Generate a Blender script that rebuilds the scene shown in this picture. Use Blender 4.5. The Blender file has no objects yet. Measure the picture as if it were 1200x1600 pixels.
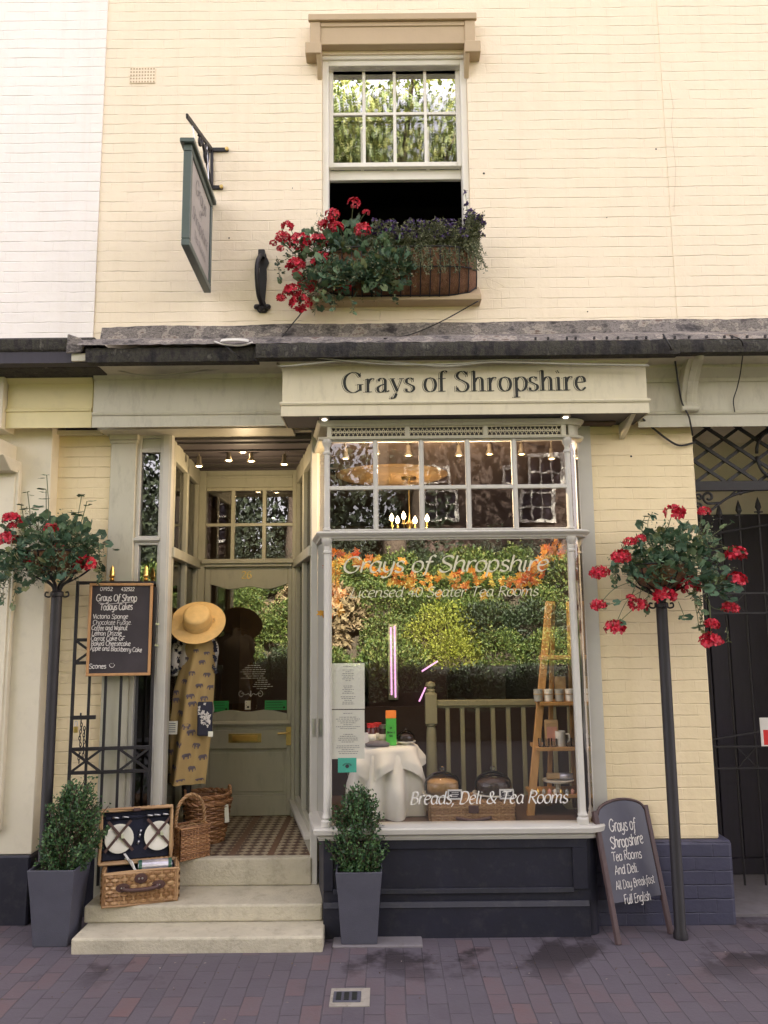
import bpy, bmesh, math, random
from mathutils import Vector, Matrix, noise as mnoise
R = math.radians
rnd = random.Random(7)
SC = bpy.context.scene
COL = SC.collection
# ------------------------------------------------------------------ camera, sky, sun, exposure
CAMZ, TILT, ROLL, F = 1.85, R(8.2), -0.0095, 1250.0
cam = bpy.data.objects.new('camera', bpy.data.cameras.new('camera'))
COL.objects.link(cam)
cam.data.sensor_fit = 'VERTICAL'; cam.data.sensor_height = 36; cam.data.lens = F/1600*36
cam.data.clip_end = 500; cam.data.clip_start = .05
CM = Matrix.Translation((0, -5, CAMZ)) @ Matrix.Rotation(R(90)+TILT, 4, 'X') @ Matrix.Rotation(ROLL, 4, 'Z')
cam.matrix_world = CM
SC.camera = cam
SUN_EL, SUN_AZ = 42, 14          # sun stands behind the building, so the front is in open shade
w = bpy.data.worlds.new('World'); SC.world = w; w.use_nodes = True
nt = w.node_tree; nt.nodes.clear()
sky = nt.nodes.new('ShaderNodeTexSky'); sky.sky_type = 'NISHITA'; sky.sun_disc = False
sky.sun_elevation = R(SUN_EL); sky.sun_rotation = R(SUN_AZ); sky.dust_density = 3.0
hs = nt.nodes.new('ShaderNodeHueSaturation'); hs.inputs['Saturation'].default_value = .30
bg = nt.nodes.new('ShaderNodeBackground'); bg.inputs[1].default_value = .085
wm = nt.nodes.new('ShaderNodeMix'); wm.data_type = 'RGBA'; wm.blend_type = 'MULTIPLY'; wm.inputs[0].default_value = 1
wm.inputs[7].default_value = (1.0, .885, .865, 1)
out = nt.nodes.new('ShaderNodeOutputWorld')
nt.links.new(sky.outputs[0], hs.inputs['Color']); nt.links.new(hs.outputs[0], wm.inputs[6])
nt.links.new(wm.outputs[2], bg.inputs[0]); nt.links.new(bg.outputs[0], out.inputs[0])
sl = bpy.data.lights.new('sun', 'SUN'); sl.energy = 5; sl.angle = R(.5); sl.color = (1, .93, .80)
so = bpy.data.objects.new('sun', sl); COL.objects.link(so)
sd = Vector((math.sin(R(SUN_AZ))*math.cos(R(SUN_EL)), math.cos(R(SUN_AZ))*math.cos(R(SUN_EL)), math.sin(R(SUN_EL))))
so.rotation_euler = sd.to_track_quat('Z', 'Y').to_euler(); so.location = (0, 10, 20)
SC.view_settings.view_transform = 'Standard'; SC.view_settings.look = 'None'
SC.view_settings.exposure = 3.62; SC.view_settings.gamma = 1
SC.cycles.use_denoising = True
try: SC.cycles.denoiser = 'OPENIMAGEDENOISE'
except Exception: pass
SC.cycles.max_bounces = 8; SC.cycles.transparent_max_bounces = 16; SC.cycles.caustics_reflective = False; SC.cycles.caustics_refractive = False
SC.cycles.sample_clamp_indirect = 6

def at(px, py, Y):
    """point of the plane y = Y that the photograph shows at pixel (px, py)"""
    d = CM.to_3x3() @ Vector(((px-600)/F, -(py-800)/F, -1))
    t = (Y+5)/d.y
    return Vector((0, -5, CAMZ)) + d*t
def PX(px, py, Y): return at(px, py, Y).x
def PZ(px, py, Y): return at(px, py, Y).z
def V(*a): return Vector(a)

# ------------------------------------------------------------------ materials
MT = {}
def nodes(name):
    m = bpy.data.materials.new(name); m.use_nodes = True
    n = m.node_tree; n.nodes.clear()
    o = n.nodes.new('ShaderNodeOutputMaterial'); b = n.nodes.new('ShaderNodeBsdfPrincipled')
    n.links.new(b.outputs[0], o.inputs[0]); MT[name] = m
    return m, n, b, o
def mixrgb(n, fac, a, b, mode='MIX'):
    x = n.nodes.new('ShaderNodeMix'); x.data_type = 'RGBA'; x.blend_type = mode
    for i, v in ((0, fac), (6, a), (7, b)):
        if hasattr(v, 'links'): n.links.new(v, x.inputs[i])
        elif i == 0: x.inputs[0].default_value = v
        else: x.inputs[i].default_value = (v[0], v[1], v[2], 1)
    return x.outputs[2]
def coords(n, scale=(1, 1, 1)):
    t = n.nodes.new('ShaderNodeTexCoord'); mp = n.nodes.new('ShaderNodeMapping'); mp.inputs['Scale'].default_value = scale
    n.links.new(t.outputs['Object'], mp.inputs[0]); return mp.outputs[0]
def noise(n, vec, scale, detail=4, rough=.6):
    t = n.nodes.new('ShaderNodeTexNoise'); t.inputs['Scale'].default_value = scale; t.inputs['Detail'].default_value = detail
    t.inputs['Roughness'].default_value = rough; n.links.new(vec, t.inputs['Vector']); return t.outputs['Fac']
def ramp(n, fac, stops):
    r = n.nodes.new('ShaderNodeValToRGB'); e = r.color_ramp.elements
    while len(e) < len(stops): e.new(.5)
    for i, (p, c) in enumerate(stops):
        e[i].position = p; e[i].color = (c[0], c[1], c[2], 1) if hasattr(c, '__len__') else (c, c, c, 1)
    n.links.new(fac, r.inputs[0]); return r.outputs[0]
def bump(n, b, h, strength, dist=.01, prev=None):
    x = n.nodes.new('ShaderNodeBump'); x.inputs['Strength'].default_value = strength; x.inputs['Distance'].default_value = dist
    n.links.new(h, x.inputs['Height'])
    if prev is not None: n.links.new(prev, x.inputs['Normal'])
    n.links.new(x.outputs[0], b.inputs['Normal']); return x.outputs[0]
def mat(name, col, rough=.6, var=.10, scale=5, bmp=.12, bscale=60, metal=0, stretch=(1, 1, 1), bd=.004, dirt=0, dcol=(.1, .08, .06)):
    m, n, b, o = nodes(name)
    v = coords(n, stretch)
    f = noise(n, v, scale)
    c = mixrgb(n, f, [x*(1-var*1.6) for x in col], [min(1, x*(1+var*1.6)) for x in col])
    if dirt:
        d = ramp(n, noise(n, v, scale*2.3, 6, .7), [(.52, 0), (.75, dirt)])
        c = mixrgb(n, d, c, dcol)
    n.links.new(c, b.inputs['Base Color'])
    b.inputs['Roughness'].default_value = rough; b.inputs['Metallic'].default_value = metal
    if bmp: bump(n, b, noise(n, v, bscale, 5), bmp, bd)
    return m
def island(name, stops, rough=.55, bmp=0, trans=0):
    """colour varies from leaf to leaf / strand to strand"""
    m, n, b, o = nodes(name)
    g = n.nodes.new('ShaderNodeNewGeometry')
    c = ramp(n, g.outputs['Random Per Island'], stops)
    n.links.new(c, b.inputs['Base Color']); b.inputs['Roughness'].default_value = rough
    if trans:
        t = n.nodes.new('ShaderNodeBsdfTranslucent'); n.links.new(c, t.inputs[0])
        mx = n.nodes.new('ShaderNodeMixShader'); mx.inputs[0].default_value = trans
        n.links.new(b.outputs[0], mx.inputs[1]); n.links.new(t.outputs[0], mx.inputs[2]); n.links.new(mx.outputs[0], o.inputs[0])
    return m
def emit(name, col, s):
    m, n, b, o = nodes(name)
    b.inputs['Base Color'].default_value = (*col, 1); b.inputs['Emission Color'].default_value = (*col, 1); b.inputs['Emission Strength'].default_value = s
    return m
def glass(name, ior=1.9, tint=(1, 1, 1), wave=.02, wscale=3, rough=0):
    m, n, b, o = nodes(name); n.nodes.remove(b)
    fr = n.nodes.new('ShaderNodeFresnel'); fr.inputs[0].default_value = ior
    t = n.nodes.new('ShaderNodeBsdfTransparent'); t.inputs[0].default_value = (*tint, 1)
    g = n.nodes.new('ShaderNodeBsdfGlossy'); g.inputs['Roughness'].default_value = rough
    if wave:
        x = n.nodes.new('ShaderNodeBump'); x.inputs['Strength'].default_value = wave; x.inputs['Distance'].default_value = .05
        n.links.new(noise(n, coords(n), wscale, 2), x.inputs['Height']); n.links.new(x.outputs[0], g.inputs['Normal'])
    mx = n.nodes.new('ShaderNodeMixShader')
    n.links.new(fr.outputs[0], mx.inputs[0]); n.links.new(t.outputs[0], mx.inputs[1]); n.links.new(g.outputs[0], mx.inputs[2]); n.links.new(mx.outputs[0], o.inputs[0])
    return m
def brickpaint(name, col, rough=.55, amt=.5, jcol=None, bw=.225, rh=.075, jmix=.12, vert=.22):
    """brickwork under many coats of paint: courses half filled, edges worn"""
    m, n, b, o = nodes(name)
    t = n.nodes.new('ShaderNodeTexCoord'); s = n.nodes.new('ShaderNodeSeparateXYZ'); c = n.nodes.new('ShaderNodeCombineXYZ')
    n.links.new(t.outputs['Object'], s.inputs[0])
    a = n.nodes.new('ShaderNodeMath'); a.operation = 'ADD'; n.links.new(s.outputs[0], a.inputs[0]); n.links.new(s.outputs[1], a.inputs[1])
    n.links.new(a.outputs[0], c.inputs[0]); n.links.new(s.outputs[2], c.inputs[1])
    # wobble the joints
    nz = n.nodes.new('ShaderNodeTexNoise'); nz.inputs['Scale'].default_value = 3.5; nz.inputs['Detail'].default_value = 4
    n.links.new(t.outputs['Object'], nz.inputs['Vector'])
    vm = n.nodes.new('ShaderNodeVectorMath'); vm.operation = 'MULTIPLY_ADD'; vm.inputs[1].default_value = (.03, .022, 0)
    n.links.new(nz.outputs['Color'], vm.inputs[0]); n.links.new(c.outputs[0], vm.inputs[2])
    def bt(width, ms):
        br = n.nodes.new('ShaderNodeTexBrick'); br.inputs['Scale'].default_value = 1; br.inputs['Brick Width'].default_value = width
        br.inputs['Row Height'].default_value = rh; br.inputs['Mortar Size'].default_value = ms; br.inputs['Mortar Smooth'].default_value = .75
        br.inputs['Color1'].default_value = (.4, .4, .4, 1); br.inputs['Color2'].default_value = (.6, .6, .6, 1); br.offset = .5
        n.links.new(vm.outputs[0], br.inputs['Vector']); return br
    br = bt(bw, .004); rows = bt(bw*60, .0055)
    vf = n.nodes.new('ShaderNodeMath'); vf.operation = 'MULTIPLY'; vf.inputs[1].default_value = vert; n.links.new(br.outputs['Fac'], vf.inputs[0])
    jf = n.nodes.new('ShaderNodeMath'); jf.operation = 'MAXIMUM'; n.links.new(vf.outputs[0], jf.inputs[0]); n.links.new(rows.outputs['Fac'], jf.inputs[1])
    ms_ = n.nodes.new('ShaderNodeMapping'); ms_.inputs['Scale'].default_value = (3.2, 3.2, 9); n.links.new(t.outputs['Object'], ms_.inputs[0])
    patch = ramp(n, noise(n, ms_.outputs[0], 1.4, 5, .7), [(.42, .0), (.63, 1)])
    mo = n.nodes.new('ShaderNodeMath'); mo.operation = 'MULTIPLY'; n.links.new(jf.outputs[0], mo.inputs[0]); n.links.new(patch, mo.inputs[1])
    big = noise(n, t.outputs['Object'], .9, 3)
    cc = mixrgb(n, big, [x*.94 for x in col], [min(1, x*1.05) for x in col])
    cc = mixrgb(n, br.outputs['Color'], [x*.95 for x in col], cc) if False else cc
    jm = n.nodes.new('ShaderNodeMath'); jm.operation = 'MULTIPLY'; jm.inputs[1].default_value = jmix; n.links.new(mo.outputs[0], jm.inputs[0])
    cc = mixrgb(n, jm.outputs[0], cc, jcol or [x*.6 for x in col])  # unless jcol is given, joint shadow painted as a darker tint along the courses
    sp = ramp(n, noise(n, t.outputs['Object'], 17, 6, .75), [(.70, 0), (.78, .5)])
    cc = mixrgb(n, sp, cc, [col[0]*.8, col[1]*.66, col[2]*.55])
    mt_ = n.nodes.new('ShaderNodeMapping'); mt_.inputs['Scale'].default_value = (9, 9, .5); n.links.new(t.outputs['Object'], mt_.inputs[0])
    cc = mixrgb(n, ramp(n, noise(n, mt_.outputs[0], 1.3, 5, .65), [(.5, 0), (.8, .22)]), cc, [col[0]*.80, col[1]*.74, col[2]*.66])
    n.links.new(cc, b.inputs['Base Color']); b.inputs['Roughness'].default_value = rough
    inv = n.nodes.new('ShaderNodeMath'); inv.operation = 'SUBTRACT'; inv.inputs[0].default_value = 1; n.links.new(mo.outputs[0], inv.inputs[1])
    b0 = bump(n, b, noise(n, t.outputs['Object'], 4.5, 4, .6), .30, .030)
    b1 = bump(n, b, noise(n, t.outputs['Object'], 22, 6, .65), .24, .010, b0)
    bb = bump(n, b, br.outputs['Color'], .25, .006, b1)
    bump(n, b, inv.outputs[0], amt, .012, bb)
    return m
# ------------------------------------------------------------------ mesh builder
OFF = {}
def off(o):
    while o is not None:
        if o.name in OFF: return OFF[o.name]
        o = o.parent
    return Vector((0, 0, 0))
class MB:
    def __init__(s): s.v = []; s.f = []; s.z = 0
    def add(s, vs, fs):
        k = len(s.v); s.v += [Vector(p) for p in vs]; s.f += [tuple(i+k for i in f) for f in fs]; return s
    def box(s, x0, x1, y0, y1, z0, z1):
        if x0 > x1: x0, x1 = x1, x0
        if y0 > y1: y0, y1 = y1, y0
        if z0 > z1: z0, z1 = z1, z0
        return s.add([(x0, y0, z0), (x1, y0, z0), (x1, y1, z0), (x0, y1, z0), (x0, y0, z1), (x1, y0, z1), (x1, y1, z1), (x0, y1, z1)],
              [(0, 3, 2, 1), (4, 5, 6, 7), (0, 1, 5, 4), (1, 2, 6, 5), (2, 3, 7, 6), (3, 0, 4, 7)])
    def obox(s, c, a, b, d):
        """box about c with half axes a, b, d"""
        c = Vector(c); P = []
        for k in (-1, 1):
            for i, j in ((-1, -1), (1, -1), (1, 1), (-1, 1)): P.append(c+a*i+b*j+d*k)
        if a.cross(b).dot(d) < 0: return s.add(P, [(0, 1, 2, 3), (7, 6, 5, 4), (4, 5, 1, 0), (5, 6, 2, 1), (6, 7, 3, 2), (7, 4, 0, 3)])
        return s.add(P, [(0, 3, 2, 1), (4, 5, 6, 7), (0, 1, 5, 4), (1, 2, 6, 5), (2, 3, 7, 6), (3, 0, 4, 7)])
    def bar(s, p, q, w, h, up=(0, 0, 1)):
        """rectangular bar from p to q, w wide across, h along 'up'"""
        p = Vector(p); q = Vector(q); d = q-p; u = Vector(up)
        if abs(d.normalized().dot(u)) > .98: u = Vector((0, 1, 0))
        a = d.cross(u).normalized(); b = a.cross(d).normalized()
        return s.obox((p+q)/2, a*w/2, d/2, b*h/2)
    def tube(s, pts, r, n=8, caps=True):
        pts = [Vector(p) for p in pts]; m = len(pts)
        rs = r if hasattr(r, '__len__') else [r]*m
        t = (pts[1]-pts[0]).normalized(); a = t.orthogonal().normalized(); k = len(s.v)
        for i, p in enumerate(pts):
            t2 = (pts[min(i+1, m-1)]-pts[max(i-1, 0)]).normalized()
            a = (a-t2*a.dot(t2)); a = a.normalized() if a.length > 1e-6 else t2.orthogonal().normalized()
            b = t2.cross(a)
            for j in range(n):
                g = 2*math.pi*j/n; s.v.append(p+(a*math.cos(g)+b*math.sin(g))*rs[i])
        for i in range(m-1):
            for j in range(n):
                j2 = (j+1) % n; s.f.append((k+i*n+j, k+i*n+j2, k+(i+1)*n+j2, k+(i+1)*n+j))
        if caps:
            s.f.append(tuple(k+j for j in reversed(range(n)))); s.f.append(tuple(k+(m-1)*n+j for j in range(n)))
        return s
    def lathe(s, prof, c=(0, 0, 0), n=24, sx=1, sy=1, M=None):
        k = len(s.v); c = Vector(c)
        for r, z in prof:
            for j in range(n):
                g = 2*math.pi*j/n; p = Vector((r*math.cos(g)*sx, r*math.sin(g)*sy, z))
                if M is not None: p = M @ p
                s.v.append(c+p)
        for i in range(len(prof)-1):
            for j in range(n):
                j2 = (j+1) % n; s.f.append((k+i*n+j, k+i*n+j2, k+(i+1)*n+j2, k+(i+1)*n+j))
        if prof[0][0] > 1e-4: s.f.append(tuple(k+j for j in reversed(range(n))))
        if prof[-1][0] > 1e-4: s.f.append(tuple(k+(len(prof)-1)*n+j for j in range(n)))
        return s
    def prism(s, poly, f, a, b):
        """polygon swept from a to b; f(u, v, t) gives the point"""
        n = len(poly); P = [f(u, v, a) for u, v in poly]+[f(u, v, b) for u, v in poly]
        return s.add(P, [tuple(range(n)), tuple(range(2*n-1, n-1, -1))]+[(i, i+n, (i+1) % n+n, (i+1) % n) for i in range(n)])
    def xz(s, poly, y0, y1): return s.prism(poly, lambda u, v, t: (u, t, v), y0, y1)
    def yz(s, poly, x0, x1): return s.prism(poly, lambda u, v, t: (t, u, v), x0, x1)
    def xy(s, poly, z0, z1): return s.prism(poly, lambda u, v, t: (u, v, t), z0, z1)
    def sweep(s, path, prof, closed=True):
        """profile (outward, z) swept along a ground path, outward = right of the path's direction"""
        n = len(path); m = len(prof); k = len(s.v)
        for i, (x, y) in enumerate(path):
            def nrm(a, b): d = Vector((b[0]-a[0], b[1]-a[1])).normalized(); return Vector((d.y, -d.x))
            n1 = nrm(path[i-1], path[i]) if i else None; n2 = nrm(path[i], path[i+1]) if i < n-1 else None
            if n1 is None: nn = n2
            elif n2 is None: nn = n1
            else: nn = (n1+n2).normalized(); nn = nn/max(.4, nn.dot(n1))
            for o, z in prof: s.v.append(Vector((x+nn.x*o, y+nn.y*o, z)))
        for i in range(n-1):
            for j in range(m if closed else m-1):
                j2 = (j+1) % m; s.f.append((k+i*m+j, k+(i+1)*m+j, k+(i+1)*m+j2, k+i*m+j2))
        if closed:
            s.f.append(tuple(k+j for j in range(m))); s.f.append(tuple(k+(n-1)*m+j for j in reversed(range(m))))
        return s
    def ribbon(s, pts, ws, nrm):
        """flat stroke of varying width on a surface with normal nrm"""
        k = len(s.v); m = len(pts); nrm = Vector(nrm)
        for i, p in enumerate(pts):
            t = pts[min(i+1, m-1)]-pts[max(i-1, 0)]; a = t.cross(nrm)
            a = a.normalized() if a.length > 1e-9 else Vector((0, 0, 1))
            o = nrm*(s.z+i*4e-6)
            s.v += [p+a*ws[i]/2+o, p-a*ws[i]/2+o]
        s.z += 3e-5
        for i in range(m-1): s.f.append((k+2*i, k+2*i+1, k+2*i+3, k+2*i+2))
        return s
    def build(s, name, m, parent=None, smooth=False, bevel=0, seg=1, recalc=True, thick=0):
        me = bpy.data.meshes.new(name); o = off(parent) if parent else Vector((0, 0, 0))
        me.from_pydata([tuple(p-o) for p in s.v], [], s.f); me.update()
        if recalc:
            b = bmesh.new(); b.from_mesh(me); bmesh.ops.recalc_face_normals(b, faces=b.faces); b.to_mesh(me); b.free()
        ms = m if isinstance(m, (list, tuple)) else [m]
        for x in ms: me.materials.append(MT[x] if isinstance(x, str) else x)
        ob = bpy.data.objects.new(name, me); COL.objects.link(ob)
        if parent: ob.parent = parent
        if smooth:
            for p in me.polygons: p.use_smooth = True
            if smooth != True:
                me.set_sharp_from_angle(angle=R(smooth))
        if bevel:
            md = ob.modifiers.new('bevel', 'BEVEL'); md.width = bevel; md.segments = seg; md.limit_method = 'ANGLE'; md.angle_limit = R(40)
        if thick:
            md = ob.modifiers.new('solid', 'SOLIDIFY'); md.thickness = thick
        return ob
def tag(o, label=None, cat=None, group=None, kind=None):
    if label: o['label'] = label
    if cat: o['category'] = cat
    if group: o['group'] = group
    if kind: o['kind'] = kind
    return o
def thing(name, label, cat, loc=(0, 0, 0), group=None, rz=0, local=False):
    o = bpy.data.objects.new(name, None); COL.objects.link(o); o.location = loc; o.rotation_euler.z = rz; o.empty_display_size = .1
    OFF[o.name] = Vector((0, 0, 0)) if local else Vector(loc)
    return tag(o, label, cat, group)
def copy_tree(o, parent=None):
    c = o.copy(); COL.objects.link(c)
    if parent: c.parent = parent
    for ch in list(o.children): copy_tree(ch, c)
    return c
def crom(P, k=8):
    """Catmull-Rom through points"""
    P = [Vector(p) for p in P]; o = []
    if len(P) < 3: return P
    Q = [P[0]*2-P[1]]+P+[P[-1]*2-P[-2]]
    for i in range(1, len(Q)-2):
        a, b, c, d = Q[i-1:i+3]
        for j in range(k):
            t = j/k; o.append(.5*((2*b)+(c-a)*t+(2*a-5*b+4*c-d)*t*t+(3*b-a-3*c+d)*t*t*t))
    o.append(P[-1]); return o
def scroll(c, r0, r1, a0, a1, u, v, n=18):
    """spiral about c in the plane u, v"""
    return [Vector(c)+(Vector(u)*math.cos(a0+(a1-a0)*i/n)+Vector(v)*math.sin(a0+(a1-a0)*i/n))*(r0+(r1-r0)*i/n) for i in range(n+1)]

# ------------------------------------------------------------------ lettering: pen skeletons
GL = {
'a': (4.7, "~3.7 4.4,2.4 5,1 4.3,.4 2.5,.9 .7,2.1 0,3.2 .8,3.8 2.2|~3.8 4.9,3.75 2.5,3.8 .9,4.5 .1"),
'b': (4.6, "~.7 7.4,.6 4,.6 .2|~.6 3.2,1.6 4.8,3 4.8,3.9 3.4,3.8 1.4,2.6 0,1.2 .1,.6 1"),
'c': (4.0, "~3.5 4.1,2.4 5,1.1 4.5,.4 2.6,.9 .8,2.2 0,3.6 .8"),
'd': (4.8, "~3.8 4,2.6 5,1 4.3,.4 2.5,.9 .7,2.1 0,3.2 .8,3.8 2|~4 7.4,3.85 4,3.9 .8,4.6 .1"),
'e': (4.2, "~.6 2.5,2.4 2.8,3.6 3.6,3.2 4.7,2.2 5,.9 4.2,.4 2.4,.9 .7,2.2 0,3.7 .9"),
'f': (3.2, "~3.7 6.9,2.8 7.5,1.9 6.8,1.6 5,1.4 2,1.2 -.8,.2 -2|.3 4.6,3.1 4.7"),
'g': (4.6, "~3.7 4.4,2.4 5,1 4.3,.4 2.6,1 1,2.2 .4,3.3 1.2,3.8 2.4|~3.8 4.9,3.8 0,3.4 -1.8,2 -2.4,.5 -1.9"),
'h': (4.8, "~.7 7.4,.6 4,.6 0|~.6 2.8,1.6 4.6,3 5,3.8 4,3.7 2,3.9 .6,4.6 .1"),
'i': (2.0, "~.7 4.9,.7 2,.8 .5,1.5 .1|.8 6.5,1.0 6.9"),
'k': (4.4, "~.7 7.4,.6 4,.6 0|3.6 4.9,.7 2.2|1.7 3,4.1 .1"),
'l': (2.0, "~.9 7.4,.7 3,.8 .6,1.5 .1"),
'm': (7.0, "~.6 4.9,.6 2.5,.6 0|~.6 2.8,1.5 4.6,2.7 4.9,3.3 4,3.3 2,3.3 0|~3.3 2.8,4.2 4.6,5.4 4.9,6 4,5.9 2,6.1 .6,6.8 .1"),
'n': (4.8, "~.6 4.9,.6 2.5,.6 0|~.6 2.8,1.6 4.6,3 4.9,3.8 4,3.7 2,3.9 .6,4.6 .1"),
'o': (4.4, "~2.2 5,.9 4.3,.4 2.5,.9 .7,2.2 0,3.5 .7,4 2.5,3.5 4.3,2.2 5"),
'p': (4.6, "~.6 4.9,.6 1,.5 -2.4|~.6 3.4,1.6 4.8,3 4.9,3.9 3.4,3.8 1.4,2.6 0,1.2 .2,.6 1"),
'r': (3.3, "~.6 4.9,.6 2.5,.6 0|~.6 2.8,1.4 4.4,2.4 5,3.3 4.6"),
's': (3.7, "~3.2 4.3,2 5,.9 4.3,1 3.1,2.2 2.5,3.2 1.7,3 .5,1.8 0,.4 .7"),
't': (3.0, "~1.3 6.4,1.2 3,1.3 .8,2.1 0,2.9 .4|.1 4.7,2.7 4.8"),
'u': (4.8, "~.6 4.9,.6 2,1 .4,2.2 0,3.3 .9,3.8 2.2|~3.8 4.9,3.8 2.5,3.9 .7,4.6 .1"),
'v': (4.2, ".3 4.9,2.1 0|2.1 0,3.9 4.9"),
'w': (6.2, ".3 4.9,1.8 0|1.8 0,3.1 4.4|3.1 4.4,4.5 0|4.5 0,5.8 4.9"),
'y': (4.5, "~.6 4.9,.6 2.4,1.2 .6,2.3 .3,3.4 1.4,3.8 2.8|~3.9 4.9,3.8 .5,3.2 -1.6,1.8 -2.4,.5 -1.9"),
'z': (4.0, ".5 4.8,3.5 4.8|3.5 4.8,.4 .1|.4 .1,3.7 .1"),
'G': (6.4, "~5.6 5.8,4.4 7,2.8 7.1,1.2 5.9,.4 3.6,.9 1.4,2.6 0,4.4 .2,5.4 1.4,5.5 2.8|3.6 2.9,6.2 2.9"),
'S': (5.0, "~4.5 6.2,3.2 7.2,1.5 6.9,.7 5.7,1.3 4.4,2.8 3.6,4.2 2.6,4.3 1.1,3 0,1.4 0,.3 1"),
'L': (5.0, "~1.4 7.1,1.1 4,.8 .3|~.3 .1,2.4 .2,4 .1,4.9 .9"),
'T': (5.4, "~2.9 6.9,2.7 4,2.4 0|~.2 6.3,1 7,3 6.8,5.6 7.1"),
'R': (5.4, "~1.1 6.8,1 4,.8 0|~.3 6.2,1.6 7.1,3.6 7,4.7 5.6,3.8 4,1.2 3.6|~2.2 3.6,3.6 1.8,5.4 -.2"),
'B': (5.2, "~1.1 6.9,1 4,.8 0|~.5 6.6,2 7.1,3.8 6.7,4.1 5.2,3 4,1.2 3.8|~1.8 3.8,4 3.4,4.6 1.9,3.4 .3,1.6 0,.6 .2"),
'D': (6.0, "~1.2 6.9,1 4,.8 0|~.4 6.5,2 7.1,4.2 6.7,5.4 4.6,5 2,3.2 .2,1.4 0,.5 .2"),
'O': (6.2, "~3.1 7.1,1.2 6.2,.4 3.6,1.2 .9,3.1 0,5 .9,5.7 3.6,4.9 6.2,3.1 7.1"),
'V': (5.0, ".3 7,2.4 0|2.4 0,4.7 7"),
'C': (5.4, "~5 6,3.8 7.1,2 6.9,.7 5.4,.4 3,1.2 .8,2.9 0,4.9 1.1"),
'F': (4.6, ".8 7,.8 0|.8 7,4.5 7.1|.8 3.7,3.6 3.8"),
'W': (7.2, ".3 7,1.9 0|1.9 0,3.6 6|3.6 6,5.2 0|5.2 0,6.9 7"),
'A': (5.4, ".3 0,2.7 7|2.7 7,5 0|1.2 2.5,4.2 2.5"),
'E': (4.6, ".8 7,.8 0|.8 7,4.4 7|.8 3.7,3.7 3.8|.8 .1,4.5 .1"),
'0': (4.6, "~2.3 7,1 6,.5 3.5,1 1,2.3 0,3.6 1,4.1 3.5,3.6 6,2.3 7"),
'1': (3.0, ".7 5.8,1.8 7|1.8 7,1.8 0"),
'2': (4.4, "~.6 5.6,1.4 6.8,2.8 6.9,3.7 5.6,3.1 4,.5 .1|.5 .1,4.1 .1"),
'3': (4.4, "~.6 6.4,2 7,3.5 6,3.2 4.3,1.8 3.8|~1.8 3.8,3.6 3.2,3.9 1.4,2.4 0,.5 .6"),
'4': (4.6, "3 7,.4 2.2|.4 2.2,4.3 2.2|3.1 4.2,3.1 0"),
'5': (4.4, "3.8 7,1.1 7|1.1 7,.8 4|~.8 4,2.4 4.4,3.8 3.2,3.6 1,2 0,.5 .6"),
'6': (4.4, "~3.6 6.7,2.2 6.6,.9 4.8,.5 2.4,1.2 .4,2.5 0,3.8 1.2,3.7 3,2.3 4,.7 2.8"),
'9': (4.4, "~3.8 4.6,2.6 3.2,.9 3.8,.6 5.6,1.8 7,3.3 6.6,3.8 4.8,3.5 2,2.2 0"),
'&': (6.4, "~6 3.4,4.6 1,2.6 0,.8 .7,.9 2.4,2.8 3.8,3.8 5.4,3 6.9,1.9 6.4,2 4.8,3.6 2.2,6 .1"),
',': (2.0, "~.9 .5,1 -.3,.3 -1.5"), '.': (2.0, ".6 .1,.9 .5"), ' ': (2.6, ""), "'": (1.6, ".8 7.2,.6 5.6"),
}
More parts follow.
